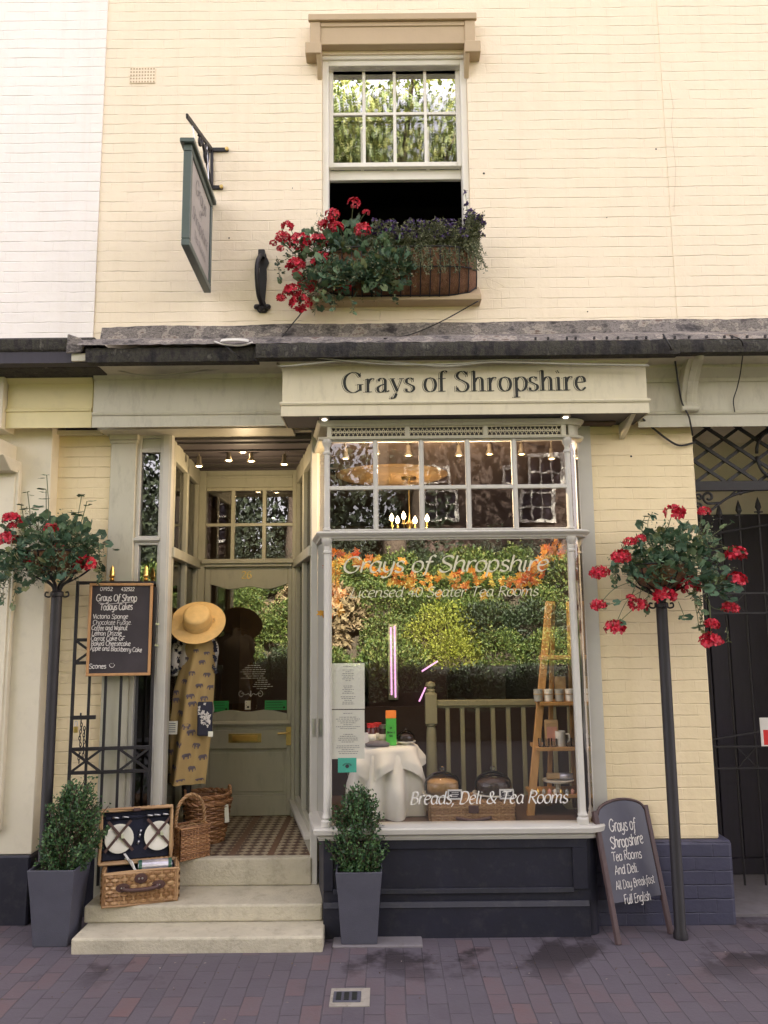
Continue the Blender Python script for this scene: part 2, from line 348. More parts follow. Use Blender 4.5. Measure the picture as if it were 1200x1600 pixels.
SERIF = {   # upright book face: '=' straight thick stem, '-' thin hairline / serif, '~' curve
'G': (7.4, "~6.1 5.6,5.4 6.6,4 7.15,2.4 6.7,1.1 5.4,.7 3.5,1.2 1.5,2.5 .2,4.1 -.1,5.4 .5,6.2 1.1|=6.1 2.7,6.1 .5|-5 2.75,7.2 2.75|-6.15 7,6.15 5.3"),
'r': (4.0, "=1.3 4.7,1.3 .1|-.3 .1,2.7 .1|-.3 4.4,1.4 4.8|~1.4 3,1.9 4.2,2.7 4.85,3.5 4.6|.3.3 4.35,3.4 4.3"),
'a': (4.7, "~.9 3.9,1.5 4.8,2.5 4.9,3.2 4.2,3.25 3|=3.25 3.4,3.25 .9|~3.2 .8,3.6 .1,4.6 .5|~3.2 2.9,1.6 2.3,.7 1.4,.9 .3,1.8 -.1,2.7 .4,3.2 1.1|..95 3.7,1 3.65"),
'y': (5.0, "=.9 4.6,2.6 .3|-4.3 4.6,2.2 -.8|~2.3 -.6,1.7 -1.9,.9 -2.3,.5 -1.9|-.1 4.75,1.9 4.75|-3.3 4.75,5 4.75|..7 -1.8,.75 -1.75"),
's': (3.8, "~3 4.4,2 4.95,.9 4.4,.9 3.3,2 2.6,3.1 1.9,3.2 .8,2.2 -.05,1 .2,.6 1|-3.15 4.95,3.15 3.5|-.55 1.4,.55 -.05"),
'o': (5.0, "~2.5 4.95,1.2 4.3,.65 2.45,1.2 .6,2.5 -.05,3.8 .6,4.35 2.45,3.8 4.3,2.5 4.95"),
'f': (3.2, "=1.3 5.6,1.3 .1|~1.3 5.4,1.5 6.8,2.5 7.4,3.3 7|-.2 .1,2.7 .1|-.2 4.65,2.8 4.65|.3.2 6.8,3.25 6.75"),
'S': (5.4, "~4.3 6.1,3.2 7.1,1.8 6.9,.9 5.7,1.5 4.5,2.9 3.7,4.3 2.7,4.6 1.4,3.8 .2,2.5 -.1,1.4 .3,.7 1.3|-4.4 7.1,4.4 5.2|-.65 2,.65 -.1"),
'h': (5.4, "=1.3 7.2,1.3 .1|-.3 .1,2.3 .1|-.3 6.9,1.4 7.35|~1.4 3.2,2.2 4.5,3.2 4.9,4 4.2,4.1 3|=4.1 3.4,4.1 .1|-3.1 .1,5.2 .1"),
'p': (5.2, "=1.3 4.7,1.3 -2.2|-.3 -2.25,2.5 -2.25|-.3 4.4,1.4 4.8|~1.4 3.7,2.2 4.75,3.4 4.9,4.4 4,4.7 2.5,4.3 .9,3.2 -.05,2.2 .1,1.4 .9"),
'i': (2.6, "=1.3 4.7,1.3 .1|-.3 .1,2.4 .1|-.3 4.4,1.4 4.8|.1.15 6.6,1.4 6.75"),
'e': (4.4, "-.8 2.8,3.7 2.9|~3.7 2.9,3.4 4.3,2.4 4.95,1.2 4.3,.65 2.5,1.2 .7,2.5 -.05,3.9 1"),
' ': (2.6, ""),
}
def pen_w(kind, d, W):
    a = math.atan2(d.y, d.x)
    if kind == 'serif': return W*(.20+.80*abs(math.sin(a))**1.3)
    if kind == 'italic': return W*(.24+.76*abs(math.sin(a-R(38))))
    return W
def width_of(s, h, pen='mono', gap=0):
    f = SERIF if pen == 'serif' else GL
    return sum(f[c][0]+gap for c in s if c in f)*h/7
def text(mb, s, org, u, v, h, pen='mono', W=.9, slant=0, jit=0, fit=None, align='l', gap=0):
    """writes s on the plane u, v; h = cap height in metres, W = pen width in glyph units (7 = cap height)"""
    u = Vector(u).normalized(); v = Vector(v).normalized(); nrm = u.cross(v); nrm = -nrm if False else nrm
    f = SERIF if pen == 'serif' else GL
    w0 = width_of(s, h, pen, gap); sx = 1 if fit is None else fit/w0
    k = h/7; x = 0
    if align == 'c': x = -(w0*sx)/2/k/sx
    for c in s:
        if c not in f: x += 3; continue
        adv, g = f[c]; jy = rnd.uniform(-jit, jit); js = rnd.uniform(-jit, jit)*.12
        for st in [q for q in g.split('|') if q]:
            ty = st[0] if st[0] in '~=-' else ''
            if st.count('.') and st[0] == '.' and pen == 'serif': ty = '.'
            body = st[1:] if ty else st
            P = [Vector((float(q.split()[0]), float(q.split()[1]), 0)) for q in body.split(',')]
            if ty == '~': P = crom(P, 6)
            elif len(P) == 2: P = [P[0], P[0].lerp(P[1], .33), P[0].lerp(P[1], .67), P[1]]
            ws = []; out = []
            for i, p in enumerate(P):
                d = P[min(i+1, len(P)-1)]-P[max(i-1, 0)]
                wd = pen_w(pen, d, W)
                if ty == '-': wd = W*.26
                if ty == '=': wd = W
                if ty == '.': wd = W*1.15
                if pen == 'chalk': wd = W*rnd.uniform(.75, 1.2)
                ws.append(wd*k)
                q = p+Vector((slant*p.y, 0, 0)); q.x += rnd.uniform(-jit, jit)*.25; q.y += jy+rnd.uniform(-jit, jit)*.25+js*q.x
                out.append(Vector(org)+u*((x+q.x)*k*sx)+v*(q.y*k))
            mb.ribbon(out, ws, nrm)
        x += adv+gap
    return mb
# ------------------------------------------------------------------ material list
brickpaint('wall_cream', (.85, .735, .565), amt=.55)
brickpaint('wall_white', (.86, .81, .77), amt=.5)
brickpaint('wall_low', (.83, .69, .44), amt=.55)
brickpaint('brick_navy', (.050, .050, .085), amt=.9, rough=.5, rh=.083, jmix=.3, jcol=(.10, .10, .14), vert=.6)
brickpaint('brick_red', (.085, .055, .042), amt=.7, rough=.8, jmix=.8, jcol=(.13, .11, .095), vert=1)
mat('hood_paint', (.46, .35, .22), .55, .06, 6, .15, 40)
mat('white_paint', (.78, .75, .68), .45, .05, 6, .1, 50)
mat('lilac_paint', (.53, .51, .46), .4, .06, 6, .12, 50)
mat('green_cream', (.62, .565, .41), .45, .05, 4, .14, 45, dirt=.22, stretch=(2, 2, .6))
mat('sage', (.51, .485, .385), .45, .06, 4, .15, 45, dirt=.28, stretch=(2, 2, .6))
mat('sage_dark', (.45, .435, .35), .5, .07, 4, .12, 45, dirt=.25, stretch=(2, 2, .6))
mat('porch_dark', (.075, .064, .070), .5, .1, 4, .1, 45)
mat('navy', (.012, .0125, .024), .5, .3, 5, .3, 30, dirt=.6, dcol=(.045, .042, .048))
mat('cream_yellow', (.74, .65, .36), .5, .05, 4, .12, 45, dirt=.1)
mat('neigh_white', (.72, .66, .52), .5, .05, 4, .12, 45, dirt=.12)
mat('stone', (.50, .455, .345), .85, .2, 5, .7, 60, bd=.010, dirt=.55, dcol=(.24, .20, .14))
mat('black_iron', (.012, .010, .013), .55, .3, 8, .2, 60)
mat('sign_green', (.07, .095, .085), .4, .1, 5, .1, 50)
mat('sign_face', (.38, .35, .33), .5, .06, 5, .08, 50)
mat('ink', (.012, .014, .012), .6, .1, 20, 0)
mat('grey_ink', (.16, .15, .16), .6, .1, 20, 0)
mat('chalk', (.66, .63, .60), .9, .3, 40, 0, dirt=.85, dcol=(.14, .13, .14))
mat('cream_vinyl', (.60, .56, .42), .5, .08, 5, 0)
mat('white_vinyl', (.72, .70, .66), .5, .05, 5, 0)
mat('gold', (.75, .50, .16), .3, .1, 20, .1, 60, metal=1)
mat('brass', (.58, .42, .16), .35, .2, 18, .1, 60, metal=1)
mat('steel', (.55, .55, .56), .3, .1, 18, .05, 60, metal=1)
mat('blackboard', (.035, .028, .033), .7, .3, 6, .1, 60)
mat('slate_board', (.040, .040, .065), .38, .3, 5, .1, 60)
mat('pine_frame', (.46, .25, .11), .5, .2, 6, .2, 30, stretch=(8, 8, 1))
mat('dark_wood', (.075, .045, .045), .6, .3, 6, .4, 30, stretch=(6, 6, 1))
mat('oak', (.46, .25, .085), .45, .2, 5, .2, 30, stretch=(8, 8, 1))
mat('planter_grey', (.075, .075, .10), .6, .12, 9, .5, 160, bd=.003)
mat('soil', (.03, .022, .016), .95, .4, 40, .8, 60, bd=.02)
mat('coco', (.19, .095, .055), .95, .3, 30, .8, 120, bd=.01)
island('leaf_box', [(0, (.020, .055, .022)), (.5, (.046, .115, .040)), (1, (.11, .20, .060))], .5, trans=.12)
island('leaf_ger', [(0, (.030, .066, .038)), (.5, (.068, .135, .078)), (.9, (.13, .205, .105)), (1, (.22, .22, .08))], .55, trans=.12)
island('leaf_trail', [(0, (.05, .065, .03)), (.5, (.13, .145, .075)), (1, (.25, .25, .14))], .6, trans=.15)
island('petal', [(0, (.30, .002, .015)), (.6, (.55, .006, .030)), (1, (.72, .03, .07))], .5, trans=.1)
island('petal_purple', [(0, (.025, .012, .07)), (1, (.07, .03, .16))], .5)
island('leaf_autumn', [(0, (.55, .07, .02)), (.35, (.75, .20, .03)), (.7, (.85, .40, .05)), (1, (.62, .45, .07))], .6, trans=.45)
island('wicker', [(0, (.24, .125, .050)), (.5, (.37, .215, .10)), (1, (.50, .32, .16))], .5)
island('wicker_dark', [(0, (.19, .085, .035)), (.5, (.32, .155, .068)), (1, (.45, .24, .11))], .5)
island('bank_leaf', [(0, (.025, .055, .010)), (.4, (.075, .125, .020)), (.75, (.13, .185, .035)), (1, (.22, .22, .06))], .6, trans=.2)
island('yellow_leaf', [(0, (.14, .17, .02)), (.5, (.26, .30, .03)), (1, (.34, .34, .05))], .6, trans=.25)
island('dark_leaf', [(0, (.008, .018, .006)), (1, (.035, .06, .018))], .6)
island('litter', [(0, (.05, .03, .02)), (.6, (.12, .08, .04)), (1, (.35, .31, .27))], .9)
island('dry_grass', [(0, (.12, .085, .04)), (.5, (.22, .16, .08)), (1, (.32, .25, .13))], .8)
island('tree_leaf', [(0, (.05, .075, .02)), (.5, (.11, .14, .035)), (1, (.22, .22, .06))], .6, trans=.3)
island('yew_leaf', [(0, (.008, .014, .007)), (1, (.028, .040, .016))], .7)
mat('bark', (.09, .065, .045), .9, .3, 8, .8, 30, bd=.03)
mat('stem', (.10, .12, .05), .7, .2, 20, 0)
mat('leather', (.075, .035, .03), .5, .25, 14, .2, 80)
mat('navy_cloth', (.012, .014, .030), .9, .3, 12, .3, 200)
mat('china', (.78, .75, .66), .2, .04, 6, 0)
mat('table_linen', (.80, .77, .68), .85, .03, 4, .12, 240)
mat('apron_cloth', (.52, .36, .155), .9, .08, 5, .15, 240)
mat('elephant_grey', (.16, .13, .15), .9, .15, 30, 0)
mat('floral_dark', (.022, .022, .04), .8, .3, 12, .2, 200)
mat('white_cloth', (.70, .65, .60), .9, .08, 6, .2, 200)
mat('straw', (.70, .46, .18), .7, .12, 26, .5, 180, bd=.003)
mat('straw_band', (.60, .42, .19), .7, .12, 26, .4, 180)
mat('paper', (.80, .78, .66), .8, .03, 5, .05, 60)
mat('sticker_teal', (.06, .50, .36), .5, .1, 5, 0)
mat('sticker_green', (.03, .33, .09), .5, .1, 5, 0)
mat('bag_green', (.10, .55, .08), .5, .1, 6, .1, 40)
mat('orange_card', (.80, .22, .02), .6, .15, 6, 0)
mat('red_plastic', (.62, .03, .03), .4, .1, 6, 0)
mat('jam', (.10, .018, .014), .2, .3, 14, 0)
mat('bottle_green', (.02, .10, .06), .25, .3, 8, 0)
mat('foil', (.55, .53, .58), .3, .2, 20, .3, 60, metal=.6)
mat('cake_sponge', (.50, .28, .10), .9, .25, 20, .5, 60, bd=.01)
mat('cake_chocolate', (.05, .022, .014), .7, .3, 20, .5, 60, bd=.01)
mat('cup_grey', (.40, .40, .36), .4, .2, 12, .1, 60)
mat('card_tan', (.50, .33, .16), .8, .15, 8, .1, 60)
mat('pinkish', (.62, .30, .22), .6, .15, 8, 0)
mat('rail_sage', (.27, .26, .16), .5, .06, 4, .1, 45)
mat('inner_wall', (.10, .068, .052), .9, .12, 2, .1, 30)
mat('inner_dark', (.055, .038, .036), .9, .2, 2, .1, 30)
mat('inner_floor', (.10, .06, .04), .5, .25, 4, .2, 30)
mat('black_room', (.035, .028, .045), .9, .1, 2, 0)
mat('beige_render', (.82, .76, .62), .9, .08, 3, .2, 30)
mat('dark_boards', (.022, .018, .030), .6, .3, 5, .3, 20, stretch=(6, 6, 1))
mat('mortar', (.30, .275, .235), .9, .2, 12, .4, 50, dirt=.5)
mat('concrete', (.17, .155, .165), .9, .2, 8, .4, 50, dirt=.4)
mat('cable_black', (.015, .014, .016), .6, .1, 8, 0)
mat('cable_white', (.62, .60, .56), .6, .1, 8, 0)
mat('cable_grey', (.36, .35, .29), .6, .1, 8, 0)
mat('lamp_metal', (.35, .31, .24), .35, .1, 8, 0, metal=.7)
mat('roof', (.10, .08, .08), .9, .2, 4, .3, 20)
mat('asphalt', (.03, .03, .032), .9, .25, 6, .6, 90, bd=.01)
mat('earth', (.07, .055, .035), .95, .3, 3, .6, 20, bd=.05)
mat('grey_stone', (.010, .011, .008), .9, .35, 3, .8, 14, bd=.05)
emit('warm_bulb', (1, .62, .25), 1.6)
emit('porch_bulb', (1, .72, .38), 2.4)
emit('white_bulb', (1, .93, .8), .6)
emit('pink_tube', (1, .46, .80), .13)
glass('pane_glass', 2.6, wave=.005, wscale=2.2)
glass('old_glass', 1.9, wave=.008, wscale=4)
glass('sash_glass', 1.7, wave=.006, wscale=2)
glass('curved_glass', 2.3, wave=.02, wscale=4)
glass('clear_glass', 1.5, (.96, .97, .97), wave=0)
glass('clear_plastic', 1.45, (.8, .85, .83), wave=0)

def weathered(name, stops, sc, bscale, bd, rough=.85, sc2=None):
    m, n, b, o = nodes(name)
    v = coords(n, sc); v2 = coords(n, sc2 or (1, 1, 1))
    a = noise(n, v, 1, 8, .72); q = noise(n, v2, 9, 6, .7)
    mm = n.nodes.new('ShaderNodeMath'); mm.operation = 'MULTIPLY_ADD'; mm.inputs[1].default_value = .55; n.links.new(a, mm.inputs[0])
    m2 = n.nodes.new('ShaderNodeMath'); m2.operation = 'MULTIPLY'; m2.inputs[1].default_value = .45; n.links.new(q, m2.inputs[0]); n.links.new(m2.outputs[0], mm.inputs[2])
    n.links.new(ramp(n, mm.outputs[0], stops), b.inputs['Base Color']); b.inputs['Roughness'].default_value = rough
    bump(n, b, noise(n, v2, bscale, 7, .7), .9, bd)
weathered('lead', [(.40, (.028, .024, .025)), (.455, (.10, .088, .084)), (.49, (.23, .205, .185)), (.515, (.09, .076, .074)), (.55, (.34, .305, .265)), (.60, (.13, .092, .075))], (3.5, 3.5, 10), 26, .010)
weathered('gutter', [(.40, (.006, .006, .007)), (.47, (.026, .022, .022)), (.52, (.050, .047, .034)), (.56, (.020, .017, .017)), (.63, (.13, .125, .10))], (14, 14, 2.0), 34, .018)

# paving: clay bricks laid lengthwise away from the shop, with damp and dirty patches
def paving():
    m, n, b, o = nodes('paving')
    t = n.nodes.new('ShaderNodeTexCoord'); s = n.nodes.new('ShaderNodeSeparateXYZ'); c = n.nodes.new('ShaderNodeCombineXYZ')
    n.links.new(t.outputs['Object'], s.inputs[0]); 
    nz = n.nodes.new('ShaderNodeTexNoise'); nz.inputs['Scale'].default_value = 2.2; nz.inputs['Detail'].default_value = 3; n.links.new(t.outputs['Object'], nz.inputs['Vector'])
    n.links.new(s.outputs[1], c.inputs[0]); n.links.new(s.outputs[0], c.inputs[1])
    vm = n.nodes.new('ShaderNodeVectorMath'); vm.operation = 'MULTIPLY_ADD'; vm.inputs[1].default_value = (.03, .03, 0)
    n.links.new(nz.outputs['Color'], vm.inputs[0]); n.links.new(c.outputs[0], vm.inputs[2])
    def br(c1, c2, cm):
        q = n.nodes.new('ShaderNodeTexBrick'); q.inputs['Scale'].default_value = 1; q.inputs['Brick Width'].default_value = .205; q.inputs['Row Height'].default_value = .103
        q.inputs['Mortar Size'].default_value = .0035; q.inputs['Mortar Smooth'].default_value = .4; q.offset = .5
        for i, k in ((1, c1), (2, c2), (3, cm)): q.inputs[i].default_value = (*k, 1)
        n.links.new(vm.outputs[0], q.inputs['Vector']); return q
    q = br((0, 0, 0), (1, 1, 1), (.5, .5, .5))
    col = ramp(n, q.outputs['Color'], [(0, (.068, .056, .072)), (.40, (.085, .070, .088)), (.74, (.090, .071, .086)), (.91, (.115, .075, .083)), (1, (.14, .080, .080))])
    col = mixrgb(n, ramp(n, noise(n, t.outputs['Object'], 1.1, 6, .7), [(.35, 0), (.7, .6)]), col, (.125, .106, .128))
    col = mixrgb(n, ramp(n, noise(n, t.outputs['Object'], 9, 6, .7), [(.3, 0), (.75, .55)]), col, (.10, .092, .105))
    jm = n.nodes.new('ShaderNodeMath'); jm.operation = 'MULTIPLY'; n.links.new(q.outputs['Fac'], jm.inputs[0]); n.links.new(ramp(n, noise(n, t.outputs['Object'], 7, 4, .6), [(.35, .05), (.65, .65)]), jm.inputs[1])
    col = mixrgb(n, jm.outputs[0], col, (.030, .026, .031))
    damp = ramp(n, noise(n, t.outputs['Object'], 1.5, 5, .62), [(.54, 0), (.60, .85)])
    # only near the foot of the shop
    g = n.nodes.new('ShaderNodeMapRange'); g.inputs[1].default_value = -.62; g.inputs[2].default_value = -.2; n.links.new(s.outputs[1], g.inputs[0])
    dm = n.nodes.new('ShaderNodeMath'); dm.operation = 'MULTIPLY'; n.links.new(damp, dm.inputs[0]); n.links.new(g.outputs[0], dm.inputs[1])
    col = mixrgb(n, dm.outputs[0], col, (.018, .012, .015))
    spk = ramp(n, noise(n, t.outputs['Object'], 60, 2, .5), [(.76, 0), (.80, .4)])
    col = mixrgb(n, spk, col, (.3, .28, .28))
    n.links.new(col, b.inputs['Base Color'])
    b.inputs['Roughness'].default_value = .72
    iv = n.nodes.new('ShaderNodeMath'); iv.operation = 'SUBTRACT'; iv.inputs[0].default_value = 1; n.links.new(q.outputs['Fac'], iv.inputs[1])
    b1 = bump(n, b, noise(n, t.outputs['Object'], 40, 5, .7), .35, .006)
    b2 = bump(n, b, q.outputs['Color'], .3, .004, b1)
    bump(n, b, iv.outputs[0], .8, .008, b2)
paving()
def tiles():
    """geometric floor tiles: cream lozenges and brown bands"""
    m, n, b, o = nodes('porch_tile')
    t = n.nodes.new('ShaderNodeTexCoord'); mp = n.nodes.new('ShaderNodeMapping'); mp.inputs['Rotation'].default_value = (0, 0, R(45)); mp.inputs['Scale'].default_value = (19, 19, 19)
    n.links.new(t.outputs['Object'], mp.inputs[0])
    ck = n.nodes.new('ShaderNodeTexChecker'); ck.inputs['Scale'].default_value = 1; ck.inputs[1].default_value = (.42, .35, .24, 1); ck.inputs[2].default_value = (.10, .06, .045, 1)
    n.links.new(mp.outputs[0], ck.inputs[0])
    s = n.nodes.new('ShaderNodeSeparateXYZ'); n.links.new(t.outputs['Object'], s.inputs[0])
    mm = n.nodes.new('ShaderNodeMath'); mm.operation = 'PINGPONG'; mm.inputs[1].default_value = .13; n.links.new(s.outputs[0], mm.inputs[0])
    band = n.nodes.new('ShaderNodeMath'); band.operation = 'LESS_THAN'; band.inputs[1].default_value = .022; n.links.new(mm.outputs[0], band.inputs[0])
    c = mixrgb(n, band.outputs[0], ck.outputs[0], (.16, .085, .05))
    c = mixrgb(n, ramp(n, noise(n, t.outputs['Object'], 14, 5, .7), [(.4, 0), (.8, .6)]), c, (.2, .15, .11))
    n.links.new(c, b.inputs['Base Color']); b.inputs['Roughness'].default_value = .5
tiles()
# ------------------------------------------------------------------ planes (y of each) and main lines
YS, YB, YW, YF, YP, YD = 0.0, .13, .32, .25, .55, 1.71
# ground
g = MB(); g.add([(-12, -2.2, 0), (12, -2.2, 0), (12, 6, 0), (-12, 6, 0)], [(0, 1, 2, 3)])
tag(g.build('pavement', 'paving'), kind='structure')
g = MB(); g.box(-12, 12, -2.33, -2.2, -.14, 0); tag(g.build('kerb', 'concrete', bevel=.01), kind='structure')
g = MB(); g.add([(-60, -9, -.12), (60, -9, -.12), (60, -2.33, -.12), (-60, -2.33, -.12)], [(0, 1, 2, 3)]); tag(g.build('road', 'asphalt'), kind='structure')
g = MB(); g.add([(-150, -150, -.16), (150, -150, -.16), (150, 150, -.16), (-150, 150, -.16)], [(0, 1, 2, 3)]); tag(g.build('ground', 'earth'), kind='structure')

shop = thing('tea_shop', 'cream painted brick tea shop with sage bay window, navy base and open porch', 'shop', (0, YW, 0))
XL = PX(158, 260, YW)                 # joint with the white neighbour
WX0, WX1 = PX(503, 250, YW), PX(733, 250, YW); WZ0, WZ1 = PZ(615, 444, YW), PZ(615, 84, YW)
ZF = 3.93; ZTOP = 9.7
m = MB(); YI = YW+.16
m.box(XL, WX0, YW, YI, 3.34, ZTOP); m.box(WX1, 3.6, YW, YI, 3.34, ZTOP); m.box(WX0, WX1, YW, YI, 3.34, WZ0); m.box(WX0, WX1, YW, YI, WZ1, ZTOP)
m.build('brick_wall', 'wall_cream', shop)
# slight break in the wall face where two builds meet, above the passage
m = MB(); xj = PX(1042, 250, YW); m.box(xj, 3.6, YW-.005, YW-.0005, ZF-.05, ZTOP); m.build('wall_face', 'wall_cream', shop)
# hidden fabric of the building: sides, back, roof (keeps the sun out of the rooms)
m = MB(); m.box(-9, 9, 8.8, 9, 0, ZTOP); m.box(-9, -8.8, YI, 8.8, 0, ZTOP); m.box(8.8, 9, YI, 8.8, 0, ZTOP); m.box(-9, 9, YI, 9, ZTOP-.2, ZTOP+.0)
m.build('roof', 'roof', shop)
# brick pier on the right with its navy plinth
PX0, PX1 = PX(931, 1000, YW), PX(1103, 1000, YW)
zpl = PZ(1080, 1311, YW)
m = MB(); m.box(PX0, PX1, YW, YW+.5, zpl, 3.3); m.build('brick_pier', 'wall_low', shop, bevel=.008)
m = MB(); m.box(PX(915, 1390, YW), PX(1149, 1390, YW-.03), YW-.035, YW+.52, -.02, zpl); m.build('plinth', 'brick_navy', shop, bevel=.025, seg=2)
# low wall on the left of the porch
m = MB(); xa, xb = PX(60, 1000, YP), PX(167, 1000, YP)
zb = PZ(100, 1338, YP)
m.box(xa, xb, YP, YP+.12, zb, 3.25); m.build('wall_panel', 'wall_low', shop)
m = MB(); m.box(xa-.6, xb+.05, YP-.02, YP+.14, -.02, zb); m.build('plinth', 'navy', shop, bevel=.01)

# air brick
m = MB(); ax0, ax1, az0, az1 = PX(203, 118, YW), PX(243, 118, YW), PZ(223, 131, YW), PZ(223, 106, YW)
m.box(ax0, ax1, YW-.006, YW+.001, az0, az1); ab = m.build('air_brick', 'wall_cream', shop, bevel=.003)
m = MB()
for i in range(9):
    for j in range(5):
        x = ax0+(ax1-ax0)*(i+.5)/9; z = az0+(az1-az0)*(j+.5)/5; m.box(x-.0055, x+.0055, YW-.0075, YW-.006, z-.006, z+.006)
m.build('vent_hole', 'hood_paint', ab)

# old fixing holes and a hairline crack in the render
m = MB()
for px, py, r in ((756, 271, .008), (986, 713, .007), (457, 294, .004), (918, 487, .005), (1025, 233, .006), (358, 372, .006), (948, 340, .004), (1104, 328, .004), (620, 479, .005)):
    m.lathe([(0, 0), (r, .001)], at(px, py, YW-.0022), 9, M=Matrix.Rotation(R(90), 4, 'X'))
m.build('screw_hole', 'ink', shop)
m = MB()
for P in (((752, 433), (763, 436), (776, 441), (788, 448)), ((759, 436), (762, 446), (770, 452), (783, 455), (784, 480)), ((1046, 130), (1052, 168), (1049, 200), (1056, 262), (1053, 330))):
    m.ribbon([at(x, y, YW-.0075) for x, y in P], [.0016]*len(P), (0, -1, 0))
m.build('crack', 'hood_paint', shop, recalc=False)
# window hood
hx0, hx1 = PX(477, 70, YW-.1), PX(751, 70, YW-.1)
m = MB()
def HZ(py): return PZ(615, py, YW-.1)
ix0, ix1 = PX(484, 50, YW-.1), PX(743, 50, YW-.1)
m.box(ix0, ix1, YW-.07, YW, HZ(64), HZ(22))
m.box(ix0-.012, ix1+.012, YW-.10, YW-.07, HZ(30), HZ(20))
m.box(ix0, ix0+.075, YW-.085, YW-.07, HZ(66), HZ(30)); m.box(ix1-.075, ix1, YW-.085, YW-.07, HZ(66), HZ(30)); m.box(ix0+.075, ix1-.075, YW-.078, YW-.07, HZ(37), HZ(30))
for a, b in ((hx0, hx0+.115), (hx1-.115, hx1)): m.box(a, b, YW-.11, YW, HZ(83), HZ(65.5))
for a, b in ((hx0+.08, hx0+.115), (hx1-.115, hx1-.08)): m.yz([(YW-.10, HZ(83.2)), (YW-.0, HZ(83.2)), (YW, HZ(110))], a, b)
m.build('window_hood', 'hood_paint', shop, bevel=.004)

# sash window, lower sash pushed up
YG = YW+.11
m = MB(); fw = .045
m.box(WX0, WX0+fw, YW+.03, YI, WZ0, WZ1); m.box(WX1-fw, WX1, YW+.03, YI, WZ0, WZ1)
m.box(WX0+fw, WX1-fw, YW+.03, YI, WZ1-.07, WZ1)
m.box(WX0-.002, WX1+.002, YW+.012, YW+.03, WZ1-.03, WZ1)
sw = m.build('sash_window', 'white_paint', shop, bevel=.004)
gx0, gx1 = WX0+fw, WX1-fw
gzt, gzm, gzb = PZ(615, 106, YG), PZ(615, 179, YG), PZ(615, 256, YG)
m = MB(); m.box(gx0, gx1, YG-.02, YG+.02, gzt, WZ1-.07); m.box(gx0, gx0+.03, YG-.02, YG+.02, gzb-.035, gzt); m.box(gx1-.03, gx1, YG-.02, YG+.02, gzb-.035, gzt)
m.box(gx0+.03, gx1-.03, YG-.022, YG+.02, gzb-.035, gzb)
m.build('sash', 'white_paint', sw, bevel=.003)
m = MB(); bw = .011
for i in (1, 2, 3):
    x = gx0+.03+(gx1-gx0-.06)*i/4; m.box(x-bw, x+bw, YG-.014, YG+.012, gzb, gzt)
m.box(gx0+.03, gx1-.03, YG-.012, YG+.010, gzm-bw, gzm+bw)
m.build('glazing_bar', 'white_paint', sw, bevel=.002)
m = MB(); m.add([(gx0+.03, YG, gzb), (gx1-.03, YG, gzb), (gx1-.03, YG, gzt), (gx0+.03, YG, gzt)], [(0, 1, 2, 3)]); m.build('pane', 'sash_glass', sw)
m = MB(); YR = YG+.045
m.box(gx0, gx1, YR-.018, YR+.02, PZ(615, 283, YR), PZ(615, 268, YR)); m.box(gx0, gx1, YR-.018, YR+.02, PZ(615, 266, YR), PZ(615, 100, YR)) if False else None
for i in range(5):
    x = gx0+(gx1-gx0)*i/4; m.box(max(gx0, x-.012), min(gx1, x+.012), YR-.012, YR+.012, PZ(615, 268, YR), PZ(615, 200, YR))
m.build('sash', 'white_paint', sw, bevel=.003)
m = MB(); m.add([(gx0, YR+.004, PZ(615, 268, YR)), (gx1, YR+.004, PZ(615, 268, YR)), (gx1, YR+.004, WZ1-.1), (gx0, YR+.004, WZ1-.1)], [(0, 1, 2, 3)]); m.build('pane', 'sash_glass', sw)
m = MB(); sx0, sx1 = PX(480, 460, YW-.1), PX(752, 460, YW-.1); sz0, sz1 = PZ(615, 469, YW-.12), PZ(615, 461, YW-.12)
m.yz([(YW-.12, sz0), (YI, sz0), (YI, WZ0), (YW+.03, WZ0), (YW-.12, sz1)], sx0, sx1); m.build('window_sill', 'hood_paint', sw, bevel=.004)
# dark room behind the open sash
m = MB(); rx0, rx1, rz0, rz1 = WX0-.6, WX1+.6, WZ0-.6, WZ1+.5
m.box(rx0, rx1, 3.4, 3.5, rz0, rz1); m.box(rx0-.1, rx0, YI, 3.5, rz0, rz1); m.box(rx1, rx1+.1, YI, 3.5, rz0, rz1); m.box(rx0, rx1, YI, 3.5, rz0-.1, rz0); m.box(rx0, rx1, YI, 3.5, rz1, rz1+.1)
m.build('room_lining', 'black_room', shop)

# lead flashing, gutter and cornice
def edge_noise(x, k=.02): return (mnoise.noise(Vector((x*2.3, 3.1, 0)))*k)
YC = -.14
XR = 3.5
CX0, CX1 = PX(400, 545, YC), PX(1062, 545, YC)        # the nearer stretch, over the signboard
def wall_bottom(x): return PZ(600, 506, YW)+.004*x+edge_noise(x, .010)
m = MB(); N = 260; x0 = PX(160, 520, YW)
P = []
for i in range(N+1):
    x = x0+(XR-x0)*i/N; k_ = edge_noise(x*6, .008)+(.012 if int((x+9)/.62) % 2 else 0); P += [(x, YW-.012, wall_bottom(x)+edge_noise(x*7, .004)), (x, YW-.03-k_, wall_bottom(x)-.10), (x, YC+.10-k_, PZ(600, 531, YC)+.055+edge_noise(x*3+9, .010)), (x, YC+.02, PZ(600, 533, YC)+edge_noise(x*9, .005))]
m.add(P, [(4*i+j, 4*i+4+j, 4*i+5+j, 4*i+1+j) for i in range(N) for j in range(3)])
m.build('lead_flashing', 'lead', shop, smooth=50)
zc1, zc0 = PZ(600, 533, YC), PZ(600, 557, YC)
